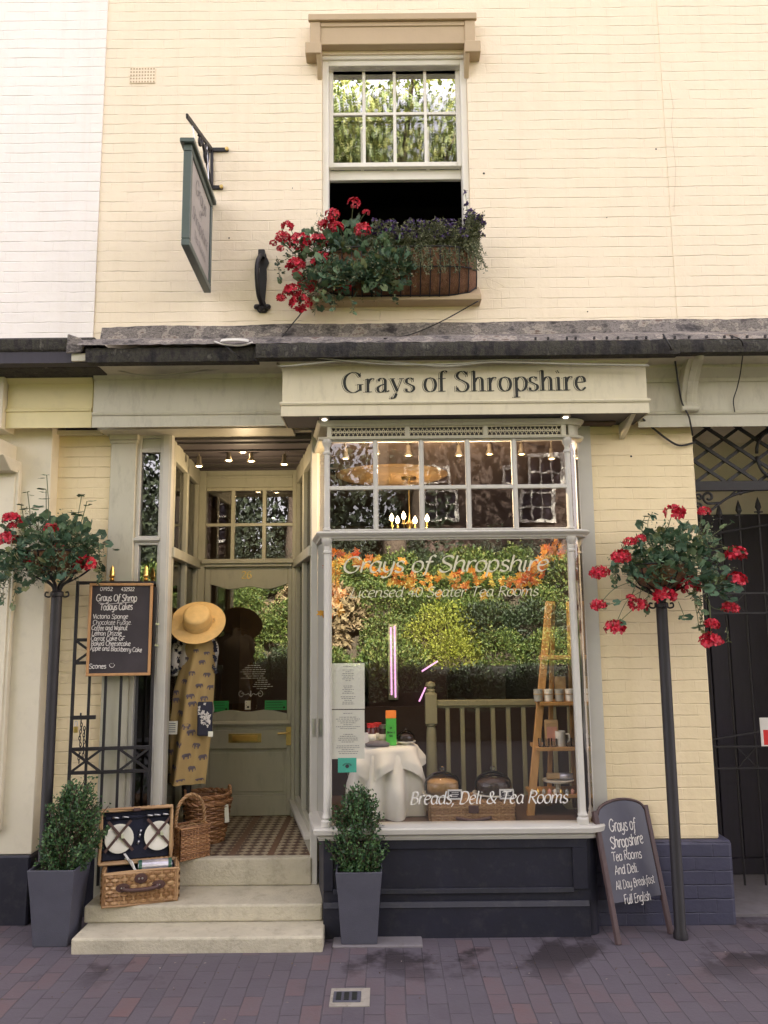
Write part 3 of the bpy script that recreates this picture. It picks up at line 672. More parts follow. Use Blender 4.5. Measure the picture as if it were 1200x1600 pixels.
def gutterpiece(xa, xb, y, dz0=0, dz1=0):
    mb = MB(); n = max(6, int((xb-xa)*30)); k = 0; P = []
    for i in range(n+1):
        x = xa+(xb-xa)*i/n; e = edge_noise(x*3, .010)+edge_noise(x*11, .007); f = edge_noise(x*5+4, .008)+edge_noise(x*17, .005)
        P += [(x, y+.02, zc1+e+dz1), (x, y-.006+f, zc1-.012+e+dz1), (x, y-.012+f, (zc0+zc1)/2), (x, y-.002+f, zc0+f*.8+dz0), (x, y+.09, zc0+.004+dz0), (x, y+.09, zc1+e+dz1)]
    F = [(6*i+j, 6*i+6+j, 6*i+6+(j+1) % 6, 6*i+(j+1) % 6) for i in range(n) for j in range(6)]
    F += [tuple(range(6)), tuple(range(6*n+5, 6*n-1, -1))]
    mb.add(P, F); return mb
m = MB()
for i in range(22):
    x = PX(840, 530, YC)+i*.09+rnd.uniform(-.03, .03); z = zc1+.004; m.box(x-.006, x+.006, YC+.005, YC+.02, z, z+.016)
m.build('clip', 'black_iron', shop)
gutterpiece(CX0, CX1, YC).build('gutter', 'gutter', shop, smooth=35)
gutterpiece(PX(133, 555, YC+.05), CX0, YC+.06, .0, 0).build('gutter', 'gutter', shop, smooth=35)
gutterpiece(CX1, XR, YC+.01, .012, 0).build('gutter', 'gutter', shop, smooth=35)
m = MB(); m.box(PX(140, 555, YF), XR, YC+.085, YW, zc0+.02, zc0+.07); m.build('cornice_board', 'sage', shop)

# ---- signboard
S0, S1 = PX(441, 610, YS), PX(1011, 610, YS)
def SZ(py): return PZ(727, py, YS)
ZS = SZ(647)
m = MB(); m.box(S0, S1, YS, YW, SZ(627), SZ(569)); sb = m.build('signboard', 'green_cream', shop, bevel=.003)
path = [(S0, YW), (S0, YS), (S1, YS), (S1, YW)]
def mould(pts): return pts
m = MB()
m.sweep(path, [(0, SZ(631)), (.014, SZ(631)), (.018, SZ(628.5)), (.012, SZ(626)), (0, SZ(626))])
m.sweep(path, [(0, SZ(648)), (.006, SZ(648)), (.006, SZ(631.2)), (0, SZ(631.2))])
m.sweep(path, [(0, SZ(569.5)), (.012, SZ(569.5)), (.016, SZ(566)), (.03, SZ(563)), (.034, SZ(559)), (.055, SZ(555)), (.07, SZ(549)), (.07, SZ(546)), (0, SZ(546))])
m.build('moulding', 'green_cream', sb, smooth=30)
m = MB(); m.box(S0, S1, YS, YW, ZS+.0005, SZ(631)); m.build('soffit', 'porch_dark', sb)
tx0, tx1 = PX(535, 610, YS), PX(917, 600, YS); tz = PZ(727, 611.5, YS); th = PZ(727, 581, YS)-tz
for dx, dy, dep, mm_, W in ((-.0105, -.0025, .0010, 'ink', .85), (-.0068, -.0012, .0015, 'green_cream', .85), (0, 0, .0020, 'ink', 1.02)):
    m = MB(); text(m, 'Grays of Shropshire', (tx0+dx, YS-dep, tz+dy), (1, 0, 0), (0, 0, 1), th, 'serif', W, fit=tx1-tx0)
    m.build('lettering', mm_, sb, recalc=False)
# downlights under the signboard
for px, py in ((507, 655), (884, 652)):
    x = PX(px, py, .04); m = MB(); m.lathe([(.026, -.004), (.028, .0), (.020, .001)], (x, .045, ZS-.012), 16); m.lathe([(.034, 0), (.034, .016)], (x, .045, ZS-.014), 16)
    f = m.build('downlight', 'lamp_metal', shop, smooth=40)
    m = MB(); m.lathe([(.0, -.012), (.014, -.009), (.02, -.001)], (x, .045, ZS-.012), 14); m.build('bulb', 'white_bulb', f, smooth=True)

# ---- fascia over the porch and over the passage
def fascia(xa, xb, y, top, b1, b2, mt, parent, name='fascia', px=None):
    z = lambda py: PZ(px, py, y)
    mb = MB(); mb.box(xa, xb, y, y+.1, z(b1), z(top)); f = mb.build(name, mt, parent, bevel=.003)
    mb = MB(); pth = [(xa, y), (xb, y)]
    mb.sweep(pth, [(0, z(b2)), (.008, z(b2)), (.008, z(b1+3)), (0, z(b1+3))])
    mb.sweep(pth, [(0, z(b1+2.8)), (.016, z(b1+2.8)), (.02, z(b1)), (.012, z(b1-3)), (0, z(b1-3))])
    mb.sweep(pth, [(0, z(top+12)), (.012, z(top+12)), (.02, z(top+7)), (.045, z(top+3)), (.06, z(top-2)), (.085, z(top-5)), (.085, z(top-14)), (0, z(top-14))])
    mb.build('moulding', mt, f, smooth=30); return f
FA0 = PX(146, 620, YF)
fl = fascia(FA0, S0-.001, YF, 580, 646, 667, 'sage', shop, px=290)
zfl = PZ(290, 667, YF)
m = MB(); m.box(FA0, S0+.02, YF+.1, YP+.05, zfl+.012, zfl+.03); m.build('soffit', 'sage', shop)
m = MB(); m.box(S0+.02, S1, YS+.32, YP+.6, ZS+.0045, ZS+.03); m.build('soffit', 'porch_dark', shop) if False else None
fr = fascia(S1+.001, XR, YF-.03, 585, 645, 667, 'sage', shop, px=1100)
# scrolled bracket on the right and the quarter brackets at the signboard ends
def console(xa, xb, y0, py_top, py_bot, px, mt):
    z1, z0 = PZ(px, py_top, y0), PZ(px, py_bot, y0); h = z1-z0
    prof = [(0, 0), (-.035, .02*h), (-.05, .09*h), (-.035, .17*h), (-.05, .3*h), (-.085, .5*h), (-.15, .7*h), (-.22, .84*h), (-.27, .9*h), (-.29, .97*h), (-.27, h), (0, h)]
    mb = MB(); mb.yz([(y0+a, z0+b) for a, b in prof], xa, xb)
    mb.yz([(y0+a*1.04-.004, z0+b) for a, b in prof[1:-1]]+[(y0, z0+.9*h)], (xa*.72+xb*.28), (xa*.28+xb*.72))
    mb.lathe([(0, -.03), (.022, -.02), (.03, 0), (.02, .022), (.03, .03), (.036, .045)], ((xa+xb)/2, y0-.255, z1-.075), 14)
    mb.tube([(xa-.006, y0-.04, z0+.05*h), (xb+.006, y0-.04, z0+.05*h)], .024, 12)
    return mb
console(PX(1066, 600, YF-.1), PX(1090, 600, YF-.1), YF-.03, 560, 645, 1078, 'sage').build('console_bracket', 'sage', shop, bevel=.003)
for xx, y0 in ((S0-.012, YF), (S1+.001, YF-.03)):
    m = MB(); zt, zb_ = SZ(572), SZ(628)
    q = [(y0, zb_), (y0, zt), (YS+.01, zt)]+[(YS+.01+(y0-YS-.01)*math.sin(t*math.pi/12), zt-(zt-zb_)*(1-math.cos(t*math.pi/12))) for t in range(1, 6)]
    m.yz(q, xx, xx+.011); m.build('end_bracket', 'sage', shop, bevel=.002)
# slanted prop under the right end of the sign
m = MB(); m.yz([(YS+.03, ZS-.001), (YW-.0, ZS-.001), (YW, ZS-.10), (YW-.03, ZS-.10)], S1-.10, S1-.07); m.build('end_bracket', 'sage', shop)

# ---- bay window
XC0, XC1 = PX(511, 1000, YB+.02), PX(897, 1000, YB+.02)       # column centres
XPo = PX(492, 1000, YP)
rc = .085; XBR = XC1+.02
def bpath(o=0, n=8):
    p = [(XPo+.02, YP-.02), (XC0-.03, YB), (XBR, YB)]
    p += [(XBR+rc*math.sin(i*math.pi/2/n), YB+rc*(1-math.cos(i*math.pi/2/n))) for i in range(1, n+1)]
    return p+[(XBR+rc, YW-.001)]
def BZ(py): return PZ(700, py, YB)
bp = bpath()
m = MB()
m.sweep(bp, [(-.06, BZ(686)), (.022, BZ(686)), (.028, BZ(682.5)), (.012, BZ(681.5)), (.0, BZ(681.4)), (-.06, BZ(681.4))])
m.sweep(bp, [(-.06, BZ(665.5)), (.0, BZ(665.5)), (.012, BZ(665)), (.018, BZ(661.5)), (.03, BZ(659.5)), (.035, BZ(657)), (.0, ZS-.0006), (-.06, ZS-.0006)])
bay = m.build('bay_window', 'sage', shop, smooth=30)
# fretwork strip: three pierced panels of interlaced openings over a dark backing
fz0, fz1 = BZ(681.4), BZ(665.5)
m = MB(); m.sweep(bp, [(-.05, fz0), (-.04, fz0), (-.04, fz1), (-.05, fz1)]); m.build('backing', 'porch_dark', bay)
m = MB(); pw = (XC1-XC0-.03)/3
for i in range(4): x = XC0+.015+pw*i; m.box(x-.015, x+.015, YB-.004, YB+.03, fz0, fz1)
m.box(XC1+.03, XBR+rc, YB+.14, YB+.15, fz0, fz1)
m.build('stile', 'sage', bay)
arcs = [bp[i] for i in range(2, len(bp))]
m = MB(); m.sweep(arcs, [(-.03, fz0), (-.006, fz0), (-.006, fz1), (-.03, fz1)]); m.build('curved_board', 'sage', bay, smooth=40)
m = MB()
for i in range(3):
    xa, xb = XC0+.03+pw*i, XC0+pw*(i+1); n = 17; dx = (xb-xa)/n; hz = fz1-fz0
    for k in range(n):
        for s_ in (0, 1):
            pts = []
            for q in range(7):
                t = q/6; x = xa+dx*(k+.5)+dx*.62*(math.cos(t*math.pi)*(1 if s_ else -1))*.9; z = fz0+hz*(.08+.84*t)
                pts.append((x, YB+.006+.003*s_, z))
            m.tube(pts, .0026, 4, False)
    for t in (.04, .5, .96): m.box(xa, xb, YB+.003, YB+.012, fz0+hz*t-.003, fz0+hz*t+.003)
m.build('fretwork', 'green_cream', bay)
# transom and sill
m = MB(); m.sweep(bp, [(-.05, BZ(840)), (.012, BZ(840)), (.018, BZ(837)), (.034, BZ(834.5)), (.04, BZ(832)), (.036, BZ(829.5)), (.0, BZ(828)), (-.05, BZ(828))]); m.build('transom', 'lilac_paint', bay, smooth=30)
ZSI = BZ(1288)
m = MB(); m.sweep(bp, [(-.06, ZSI-.085), (.02, ZSI-.085), (.026, ZSI-.07), (.018, ZSI-.062), (.03, ZSI-.052), (.052, ZSI-.045), (.056, ZSI-.018), (.05, ZSI-.008), (-.06, ZSI+.004)])
m.build('sill', 'lilac_paint', bay, smooth=30)
# columns
def column(x, y, z0, z1, r, base=True):
    mb = MB(); h = z1-z0
    pr = [(r*1.75, z0), (r*1.75, z0+.03), (r*1.35, z0+.04), (r*1.5, z0+.052), (r*1.15, z0+.068), (r, z0+.08)] if base else [(r*1.3, z0), (r*1.3, z0+.012), (r, z0+.02)]
    pr += [(r*.93, z1-.10), (r*1.25, z1-.094), (r*1.25, z1-.084), (r*.95, z1-.078), (r*.95, z1-.05), (r*1.3, z1-.040), (r*1.55, z1-.022), (r*1.65, z1-.018), (r*1.65, z1)]
    mb.lathe(pr, (x, y, 0), 20); return mb
zt1, zt0 = BZ(685.8), BZ(828.2); zm1 = BZ(839.8)
cols = [(XC0, YB+.005, .021), (XC1+.005, YB+.01, .021), (XBR+rc-.005, YW-.03, .015)]
for x, y, r in cols:
    column(x, y, zt0+.002, zt1, r*.95, False).build('column', 'lilac_paint', bay, smooth=35)
    column(x, y, ZSI-.004, zm1, r).build('column', 'lilac_paint', bay, smooth=35)
# glazing bars of the top lights
bars = [PX(p, 760, YB) for p in (587, 659, 732, 805)]
m = MB()
for x in bars: m.box(x-.016, x+.016, YB-.004, YB+.03, zt0, zt1); m.box(x-.009, x+.009, YB-.010, YB-.004, zt0, zt1)
zmid = BZ(761)
m.box(XC0, XC1, YB-.003, YB+.028, zmid-.013, zmid+.013)
m.box(XC0, XC1, YB+.0, YB+.03, zt1-.014, zt1); m.box(XC0, XC1, YB+.0, YB+.03, zt0, zt0+.012)
m.build('glazing_bar', 'lilac_paint', bay, bevel=.003)
m = MB(); zg0, zg1 = ZSI+.002, zm1
m.box(XC0+.012, XC0+.03, YB, YB+.03, zg0, zg1); m.box(XC1-.02, XC1, YB, YB+.03, zg0, zg1); m.box(XC0+.03, XC1-.02, YB, YB+.03, zg1-.012, zg1); m.build('glazing_frame', 'lilac_paint', bay)
m = MB()
xs = [XC0]+bars+[XC1]
for i in range(5):
    for za, zb_ in ((zt0, zmid), (zmid, zt1)):
        a, b = rnd.uniform(-.004, .004), rnd.uniform(-.004, .004)
        m.add([(xs[i], YB+.014+a, za), (xs[i+1], YB+.014-a, za), (xs[i+1], YB+.014-a+b, zb_), (xs[i], YB+.014+a+b, zb_)], [(0, 1, 2, 3)])
m.build('pane', 'old_glass', bay)
m = MB(); YGl = YB+.015
m.add([(XC0, YGl, zg0), (XC1, YGl, zg0), (XC1, YGl, zg1), (XC0, YGl, zg1)], [(0, 1, 2, 3)]); m.build('pane', 'pane_glass', bay)
m = MB()
arcs2 = arcs
for za, zb_ in ((zg0, zg1), (zt0, zt1)): m.sweep(arcs2, [(-.015, za), (-.015, zb_)], closed=False)
m.build('curved_pane', 'curved_glass', bay, smooth=True)
m = MB(); 
for za, zb_ in ((zg0, zg1), (zt0, zt1)): m.add([(XPo+.02, YP-.02, za), (XC0-.02, YB+.01, za), (XC0-.02, YB+.01, zb_), (XPo+.02, YP-.02, zb_)], [(0, 1, 2, 3)])
m.build('return_pane', 'pane_glass', bay)
# lettering on the glass
def gl(s, pxa, pxb, pyb, hpx, W=.85, pen='italic', slant=.22, mt='cream_vinyl'):
    mb = MB(); z = BZ(pyb); h = BZ(pyb-hpx)-z; xa, xb = PX(pxa, pyb, YGl), PX(pxb, pyb, YGl)
    text(mb, s, (xa, YGl-.002, z), (1, 0, 0), (0, 0, 1), h, pen, W, slant, fit=xb-xa-slant*h*.5)
    return mb.build('lettering', mt, bay, recalc=False)
gl('Grays of Shropshire', 534, 858, 893, 24, 1.05)
gl('Licensed 40 Seater Tea Rooms', 546, 842, 932, 15, .85)
gl('Breads, Deli & Tea Rooms', 640, 889, 1257, 19, .95, mt='white_vinyl')
# stall riser under the bay
m = MB(); zr = ZSI-.086
rp = bpath()
m.sweep(rp, [(-.05, 0), (-.012, 0), (-.012, zr), (-.05, zr)])
sr = m.build('stall_riser', 'navy', shop)
m = MB(); fx0, fx1 = XC0-.02, XBR
def RB(x0, x1, pa, pb, d): m.box(x0, x1, YB-d, YB+.012, BZ(pb), BZ(pa))
RB(fx0, fx1, 1309, 1326, .004); RB(fx0, fx0+.06, 1326, 1391, .004); RB(fx1-.09, fx1, 1326, 1391, .004); RB(fx0, fx1, 1412, 1480, .012)
m.sweep([(fx0+.06, YB-.002), (fx1-.09, YB-.002)], [(-.01, BZ(1396)), (.008, BZ(1396)), (.003, BZ(1388)), (-.01, BZ(1388))])
m.sweep([(fx0, YB-.006), (fx1, YB-.006)], [(-.01, BZ(1418)), (.014, BZ(1417)), (-.004, BZ(1408)), (-.01, BZ(1408))])
m.build('riser_panel', 'navy', sr, bevel=.003)
m = MB(); m.box(XBR+.0, XBR+rc+.1, YB+.16, YW-.001, 0, zr); m.build('riser_return', 'navy', sr)
# boards between the bay's curved corner and the brick pier
m = MB(); m.box(XBR+rc+.012, PX(936, 1000, YW), YW-.022, YW-.0005, ZSI, ZS-.002); m.build('cover_board', 'lilac_paint', shop)

# ---- porch: posts, pilaster, side light, beam
ZFL = .355                                              # porch floor
def pxs(a, b, y=YP): return PX(a, 1000, y), PX(b, 1000, y)
zpc = PZ(300, 676, YP)
a, b = pxs(245, 262); PL1 = b
m = MB(); m.box(a, b, YP-.03, YP+.04, ZFL-.17, zpc); m.box(a+.012, b-.012, YP-.036, YP-.03, ZFL, zpc-.02); m.build('porch_post', 'lilac_paint', shop, bevel=.004)
a, b = pxs(486, 497); PR0 = a
m = MB(); m.box(a, b, YP-.02, YP+.04, ZFL-.17, zpc); m.build('porch_post', 'lilac_paint', shop, bevel=.004)
m = MB(); m.box(PX(168, 676, YP), XPo+.05, YP-.03, YP+.05, zpc, zpc+.09); m.build('porch_beam', 'sage', shop, bevel=.004)
a, b = pxs(165, 206)
m = MB(); m.box(a, b, YP-.045, YP+.1, ZFL-.36, zpc-.01); m.box(a-.012, b+.012, YP-.062, YP+.0, zpc-.06, zpc-.01); m.box(a-.006, b+.006, YP-.055, YP, zpc-.085, zpc-.06); m.build('pilaster', 'sage', shop, bevel=.004)
# side light
a, b = pxs(206, 246)
def PPZ(py): return PZ(225, py, YP)
m = MB(); m.box(a, a+.03, YP-.02, YP+.04, ZFL-.3, zpc); m.box(b-.015, b, YP-.02, YP+.04, ZFL-.3, zpc)
for p0, p1 in ((676, 686), (702, 708), (838, 852), (1268, 1420)): m.box(a+.03, b-.015, YP-.02, YP+.04, PPZ(p1), PPZ(p0))
m.box(a+.03, b-.015, YP-.008, YP+.03, PPZ(702), PPZ(686))
sl_ = m.build('side_light', 'lilac_paint', shop, bevel=.003)
m = MB(); m.sweep([(a-.012, YP-.02), (b+.005, YP-.02)], [(-.01, PPZ(848)), (.006, PPZ(848)), (.022, PPZ(845)), (.022, PPZ(841)), (-.01, PPZ(839))]); m.build('moulding', 'lilac_paint', sl_)
m = MB()
for p0, p1 in ((708, 838), (852, 1268)): m.add([(a+.03, YP+.01, PPZ(p1)), (b-.015, YP+.01, PPZ(p1)), (b-.015, YP+.01, PPZ(p0)), (a+.03, YP+.01, PPZ(p0))], [(0, 1, 2, 3)])
m.build('pane', 'pane_glass', sl_)
# porch floor, ceiling, side walls
DL, DR = PX(306, 1000, YD), PX(466, 1000, YD)
m = MB(); m.xy([(PL1-.05, YP+.045), (XPo+.05, YP+.045), (DR+.1, YD+.1), (DL-.1, YD+.1)], ZFL-.12, ZFL); m.build('tiled_floor', 'porch_tile', shop)
zce = PZ(385, 738, YD)+.02
m = MB(); m.xy([(PL1-.2, YP+.05), (XPo+.2, YP+.05), (DR+.2, YD+.3), (DL-.2, YD+.3)], zce+.0, zce+.05)
for i in range(5): y = YP+.12+i*.24; m.box(PL1-.1, XPo+.1, y, y+.035, zce-.014, zce)
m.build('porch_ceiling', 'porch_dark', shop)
def wall_uv(mb, p0, p1, u0, u1, z0, z1, t0, t1):
    p0 = Vector((*p0, 0)); p1 = Vector((*p1, 0)); d = (p1-p0); L = d.length; d /= L; nn = Vector((d.y, -d.x, 0))
    if u1 <= 0: u1 += L
    c = p0+d*((u0+u1)/2)+nn*((t0+t1)/2)+Vector((0, 0, (z0+z1)/2))
    mb.obox(c, d*(u1-u0)/2, nn*(t1-t0)/2, Vector((0, 0, (z1-z0)/2)))
ZTR, ZTR0 = PZ(385, 877, YD), PZ(385, 886, YD)
for p0, p1, sgn, low in (((PL1-.03, YP+.04), (DL-.02, YD), 1, 0), ((XPo, YP+.04), (DR+.0, YD), -1, 1)):
    m = MB(); t0, t1 = (-.03, .03)
    zs = ZFL+.12 if low else ZFL+.05
    L = (Vector(p1)-Vector(p0)).length
    wall_uv(m, p0, p1, 0, .07, zs, zce, t0, t1); wall_uv(m, p0, p1, L-.10, L, zs, zce, t0, t1); wall_uv(m, p0, p1, L*.5-.035, L*.5+.035, zs, zce, t0, t1)
    for za, zb_ in ((ZFL, zs), (zs, zs+.06), (ZTR0, ZTR), (zce-.14, zce)):
        wall_uv(m, p0, p1, 0 if za == ZFL else .07, L if za == ZFL else L-.10, za, zb_, t0-(.02 if za == ZTR0 or za == ZFL else 0)*0, t1+(.018 if za == ZTR0 else 0))
    pw_ = m.build('porch_wall', 'sage_dark', shop, bevel=.003)
    m = MB(); wall_uv(m, p0, p1, .0, L, ZTR0-.012, ZTR+.012, -.05, .05); m.build('moulding', 'sage_dark', pw_, bevel=.004)
    if low:
        m = MB(); wall_uv(m, p0, p1, 0, L, ZFL+.10, ZFL+.13, -.07, .07); m.build('bench_board', 'lilac_paint', pw_, bevel=.003)
    m = MB()
    for za, zb_ in ((zs+.06, ZTR0), (ZTR, zce-.14)): wall_uv(m, p0, p1, .07, L-.1, za, zb_, -.001, .001)
    m.build('pane', 'pane_glass', pw_)
# door frame, fanlight, door
def DZ(py): return PZ(385, py, YD)
def DX(px, py=1050): return PX(px, py, YD)
m = MB(); dl0, dr0 = DX(306), DX(466); dl, dr = DX(317), DX(456)
m.box(dl0-.1, dl, YD-.03, YD+.08, ZFL, zce); m.box(dr, dr0+.1, YD-.03, YD+.08, ZFL, zce)
m.box(dl, dr, YD-.04, YD+.08, DZ(886), DZ(874)); m.box(dl, dr, YD-.02, YD+.08, DZ(762), zce+.02)
m.box(dl-.02, dr+.02, YD-.06, YD-.04, DZ(881), DZ(874)); m.box(dl, dr, YD-.035, YD-.02, DZ(748), DZ(744))
dfm = m.build('door_frame', 'sage_dark', shop, bevel=.004)
m = MB(); bx = [DX(364, 820), DX(413, 820)]; fz = DZ(820)
for x in bx: m.box(x-.016, x+.016, YD-.01, YD+.03, DZ(874), DZ(762))
m.box(dl, dr, YD-.008, YD+.028, fz-.013, fz+.013); m.box(dl, dr, YD-.009, YD+.03, DZ(767), DZ(762.1))
fan = m.build('fanlight', 'sage', shop, bevel=.003)
m = MB(); m.add([(dl, YD+.01, DZ(874)), (dr, YD+.01, DZ(874)), (dr, YD+.01, DZ(762)), (dl, YD+.01, DZ(762))], [(0, 1, 2, 3)]); m.build('pane', 'pane_glass', fan)
Yd = YD+.015
px0, px1 = DX(326), DX(449)
m = MB(); ztp = DZ(886.2)
def ogee(za, zb_, n=24):
    P = []
    for i in range(n+1):
        t = i/n; x = px0+(px1-px0)*t
        s = .5-.5*math.cos(min(1, max(0, (t-.0)/.5 if t < .5 else (1-t)/.5))*math.pi)   # 0 at the sides, 1 mid
        P.append((x, za+(zb_-za)*(.75*math.sin(s*math.pi)*-.6+s*.5)))
    return P
# pane head swells to the corners, dips, and rises at the middle
def headcurve(z, a, n=30):
    P = []
    for i in range(n+1):
        t = i/n; P.append((px0+(px1-px0)*t, z+a*(.35*math.cos(4*math.pi*t)+.65*(abs(2*t-1)**3))))
    return P
top = headcurve(DZ(919), .034); bot = headcurve(DZ(1111), -.024)
m.xz(top+[(px1, ztp), (px0, ztp)], Yd-.02, Yd+.025)
zl = DZ(1140)
m.xz([(px0, zl), (px1, zl)]+bot[::-1], Yd-.02, Yd+.025)
m.box(dl+.003, px0, Yd-.02, Yd+.025, ZFL+.006, ztp); m.box(px1, dr-.003, Yd-.02, Yd+.025, ZFL+.006, ztp)
m.box(px0, px1, Yd-.02, Yd+.025, DZ(1170), zl); m.box(px0, px1, Yd-.02, Yd+.025, ZFL+.006, DZ(1243)); m.box(px0, px1, Yd+.0, Yd+.02, DZ(1243), DZ(1170))
door = m.build('door', 'sage_dark', shop, bevel=.003)
m = MB(); m.box(px0+.02, px1-.02, Yd-.008, Yd, DZ(1238), DZ(1176)); m.build('raised_panel', 'sage_dark', door, bevel=.006)
m = MB(); m.sweep([(dl+.01, Yd-.02), (dr-.01, Yd-.02)], [(-.003, DZ(1134)), (.02, DZ(1133)), (.026, DZ(1130)), (.012, DZ(1127)), (-.003, DZ(1126))]); m.build('moulding', 'sage_dark', door)
m = MB(); m.add([(px0-.01, Yd, DZ(1125)), (px1+.01, Yd, DZ(1125)), (px1+.01, Yd, DZ(905)), (px0-.01, Yd, DZ(905))], [(0, 1, 2, 3)]); m.build('pane', 'pane_glass', door)
m = MB(); text(m, '26', (DX(377, 905), Yd-.024, DZ(904)), (1, 0, 0), (0, 0, 1), DZ(893)-DZ(904), 'italic', 1.1, fit=DX(394)-DX(377)); m.build('house_number', 'gold', door, recalc=False, thick=.003)
m = MB(); m.box(DX(359), DX(410), Yd-.026, Yd-.02, DZ(1160), DZ(1146)); lp = m.build('letter_plate', 'brass', door, bevel=.002)
m = MB(); m.box(DX(365), DX(404), Yd-.030, Yd-.026, DZ(1157.5), DZ(1148.5)); m.build('flap', 'gold', lp, bevel=.003)
m = MB(); m.box(DX(448), DX(456), Yd-.027, Yd-.021, DZ(1165), DZ(1136)); m.build('lock_plate', 'brass', door, bevel=.002)
m = MB(); m.tube([(DX(452), Yd-.024, DZ(1145)), (DX(452), Yd-.06, DZ(1145)), (DX(449), Yd-.066, DZ(1145)), (DX(436), Yd-.066, DZ(1145.5))], .008, 10); m.build('handle', 'brass', door, smooth=40)
yst = Yd-.004
for a, b, c, d, mt in ((334, 358, 1095, 1112, 'sticker_green'), (414, 448, 1095, 1110, 'sticker_green'), (383, 392, 1095, 1109, 'paper')):
    m = MB(); m.box(DX(a), DX(b), yst, yst+.002, DZ(d), DZ(c)); st = m.build('door_sticker', mt, door)
    m = MB()
    for k in range(3):
        z = DZ(c+3+k*4); m.box(DX(a+2), DX(b-6), yst-.001, yst-.0003, z-.002, z+.001)
    m.lathe([(.009, 0), (.009, .001)], (0, 0, 0), 12, M=Matrix.Translation((DX(b-4), yst, DZ(d-4)))@Matrix.Rotation(R(90), 4, 'X')); m.build('printed_line', 'ink', st)
m = MB()                                               # white notice lettering on the door glass
for k in range(12):
    z = DZ(1040+k*3.3); wd = [18, 26, 34, 40, 30, 22, 38, 14, 20, 24, 28, 16][k]; xc = 395+(k > 6)*14; x = DX(xc-wd/2)
    while x < DX(xc+wd/2): l = rnd.uniform(.008, .03); m.box(x, x+l, yst, yst+.0005, z-.0022, z+.0022); x += l+.006
cx, cz = DX(392), DZ(1085)
for s_ in (-1, 1):
    m.tube(scroll((cx+s_*.075, yst, cz), .028, .006, R(90), R(90+s_*-400), (1, 0, 0), (0, 0, 1)), .0022, 4)
    m.tube(crom([(cx, yst, cz-.02), (cx+s_*.02, yst, cz+.005), (cx+s_*.045, yst, cz-.004), (cx+s_*.07, yst, cz+.02)], 6), .0022, 4)
m.tube([(cx, yst, cz-.02), (cx, yst, cz+.028)], .0035, 5)
m.build('lettering', 'white_vinyl', door)
# surface bolt on the bay-side post
m = MB(); m.box(PR0+.012, PR0+.03, YP-.028, YP-.02, PZ(491, 1150, YP), PZ(491, 1122, YP)); m.build('bolt', 'steel', shop, bevel=.002)

# ---- stone steps
m = MB()
def step(pa, pb, ya, z0, z1, dx=0):
    xa, xb = PX(pa, 1440, ya), PX(pb, 1440, ya)
    m.box(xa, xb, ya, 1.0, z0, z1)
z1s, z2s = .085, .185
step(112, 504, -.075, -.02, z1s)
s1 = m.build('stone_step', 'stone', None, bevel=.012, seg=2)
stp = thing('stone_steps', 'three worn pale stone steps leading up to the shop porch', 'steps', (-1.2, .3, 0))
s1.parent = stp; s1.location = -OFF[stp.name]
m = MB(); m.box(PX(131, 1430, .17), PX(504, 1430, .17), .165, 1.1, z1s+.0005, z2s); m.build('stone_step', 'stone', stp, bevel=.012, seg=2)
m = MB(); m.box(PX(236, 1360, .53), PX(487, 1360, .53), .52, YP+.044, z2s+.0005, ZFL+.003); m.build('stone_step', 'stone', stp, bevel=.010, seg=2)
# concrete strip at the foot of the riser
m = MB(); m.box(PX(520, 1480, .05), PX(660, 1480, .05), -.02, YB+.02, -.02, .012); tag(m.build('concrete_strip', 'concrete', None, bevel=.006), kind='structure')

# ---- shop interior
X0i, X1i = PX(168, 1000, YP)-.0, XBR+rc+.25
m = MB(); yb = 5.6; zi0, zi1 = ZFL-.02, 3.19
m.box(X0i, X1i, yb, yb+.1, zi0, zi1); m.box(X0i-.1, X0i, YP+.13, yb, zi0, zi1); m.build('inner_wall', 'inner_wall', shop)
m = MB(); m.box(X1i, X1i+.1, YW+.6, yb, zi0, zi1); m.box(PX0-.014, PX0-.002, YW+.002, YW+.6, zi0, zi1); m.box(PX0-.002, X1i+.1, YW+.502, YW+.6, zi0, zi1); m.build('inner_wall', 'inner_dark', shop)  # darker wall colour and an added dark lining: shade painted over the lit end
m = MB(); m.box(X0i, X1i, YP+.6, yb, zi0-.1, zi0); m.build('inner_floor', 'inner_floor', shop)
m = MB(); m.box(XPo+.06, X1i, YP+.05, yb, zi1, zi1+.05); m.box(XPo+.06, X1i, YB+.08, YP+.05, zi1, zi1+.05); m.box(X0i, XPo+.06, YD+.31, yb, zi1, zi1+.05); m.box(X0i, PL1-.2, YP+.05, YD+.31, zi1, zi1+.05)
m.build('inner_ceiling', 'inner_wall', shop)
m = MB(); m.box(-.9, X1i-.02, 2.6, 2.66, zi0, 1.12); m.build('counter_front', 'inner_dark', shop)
m = MB(); ZDK = ZSI-.03; m.xy([(XPo+.08, YP), (XC0, YB+.05), (XBR, YB+.05), (XBR, 1.15), (DR+.12, 1.15)], ZDK-.06, ZDK); m.build('display_deck', 'inner_floor', shop)
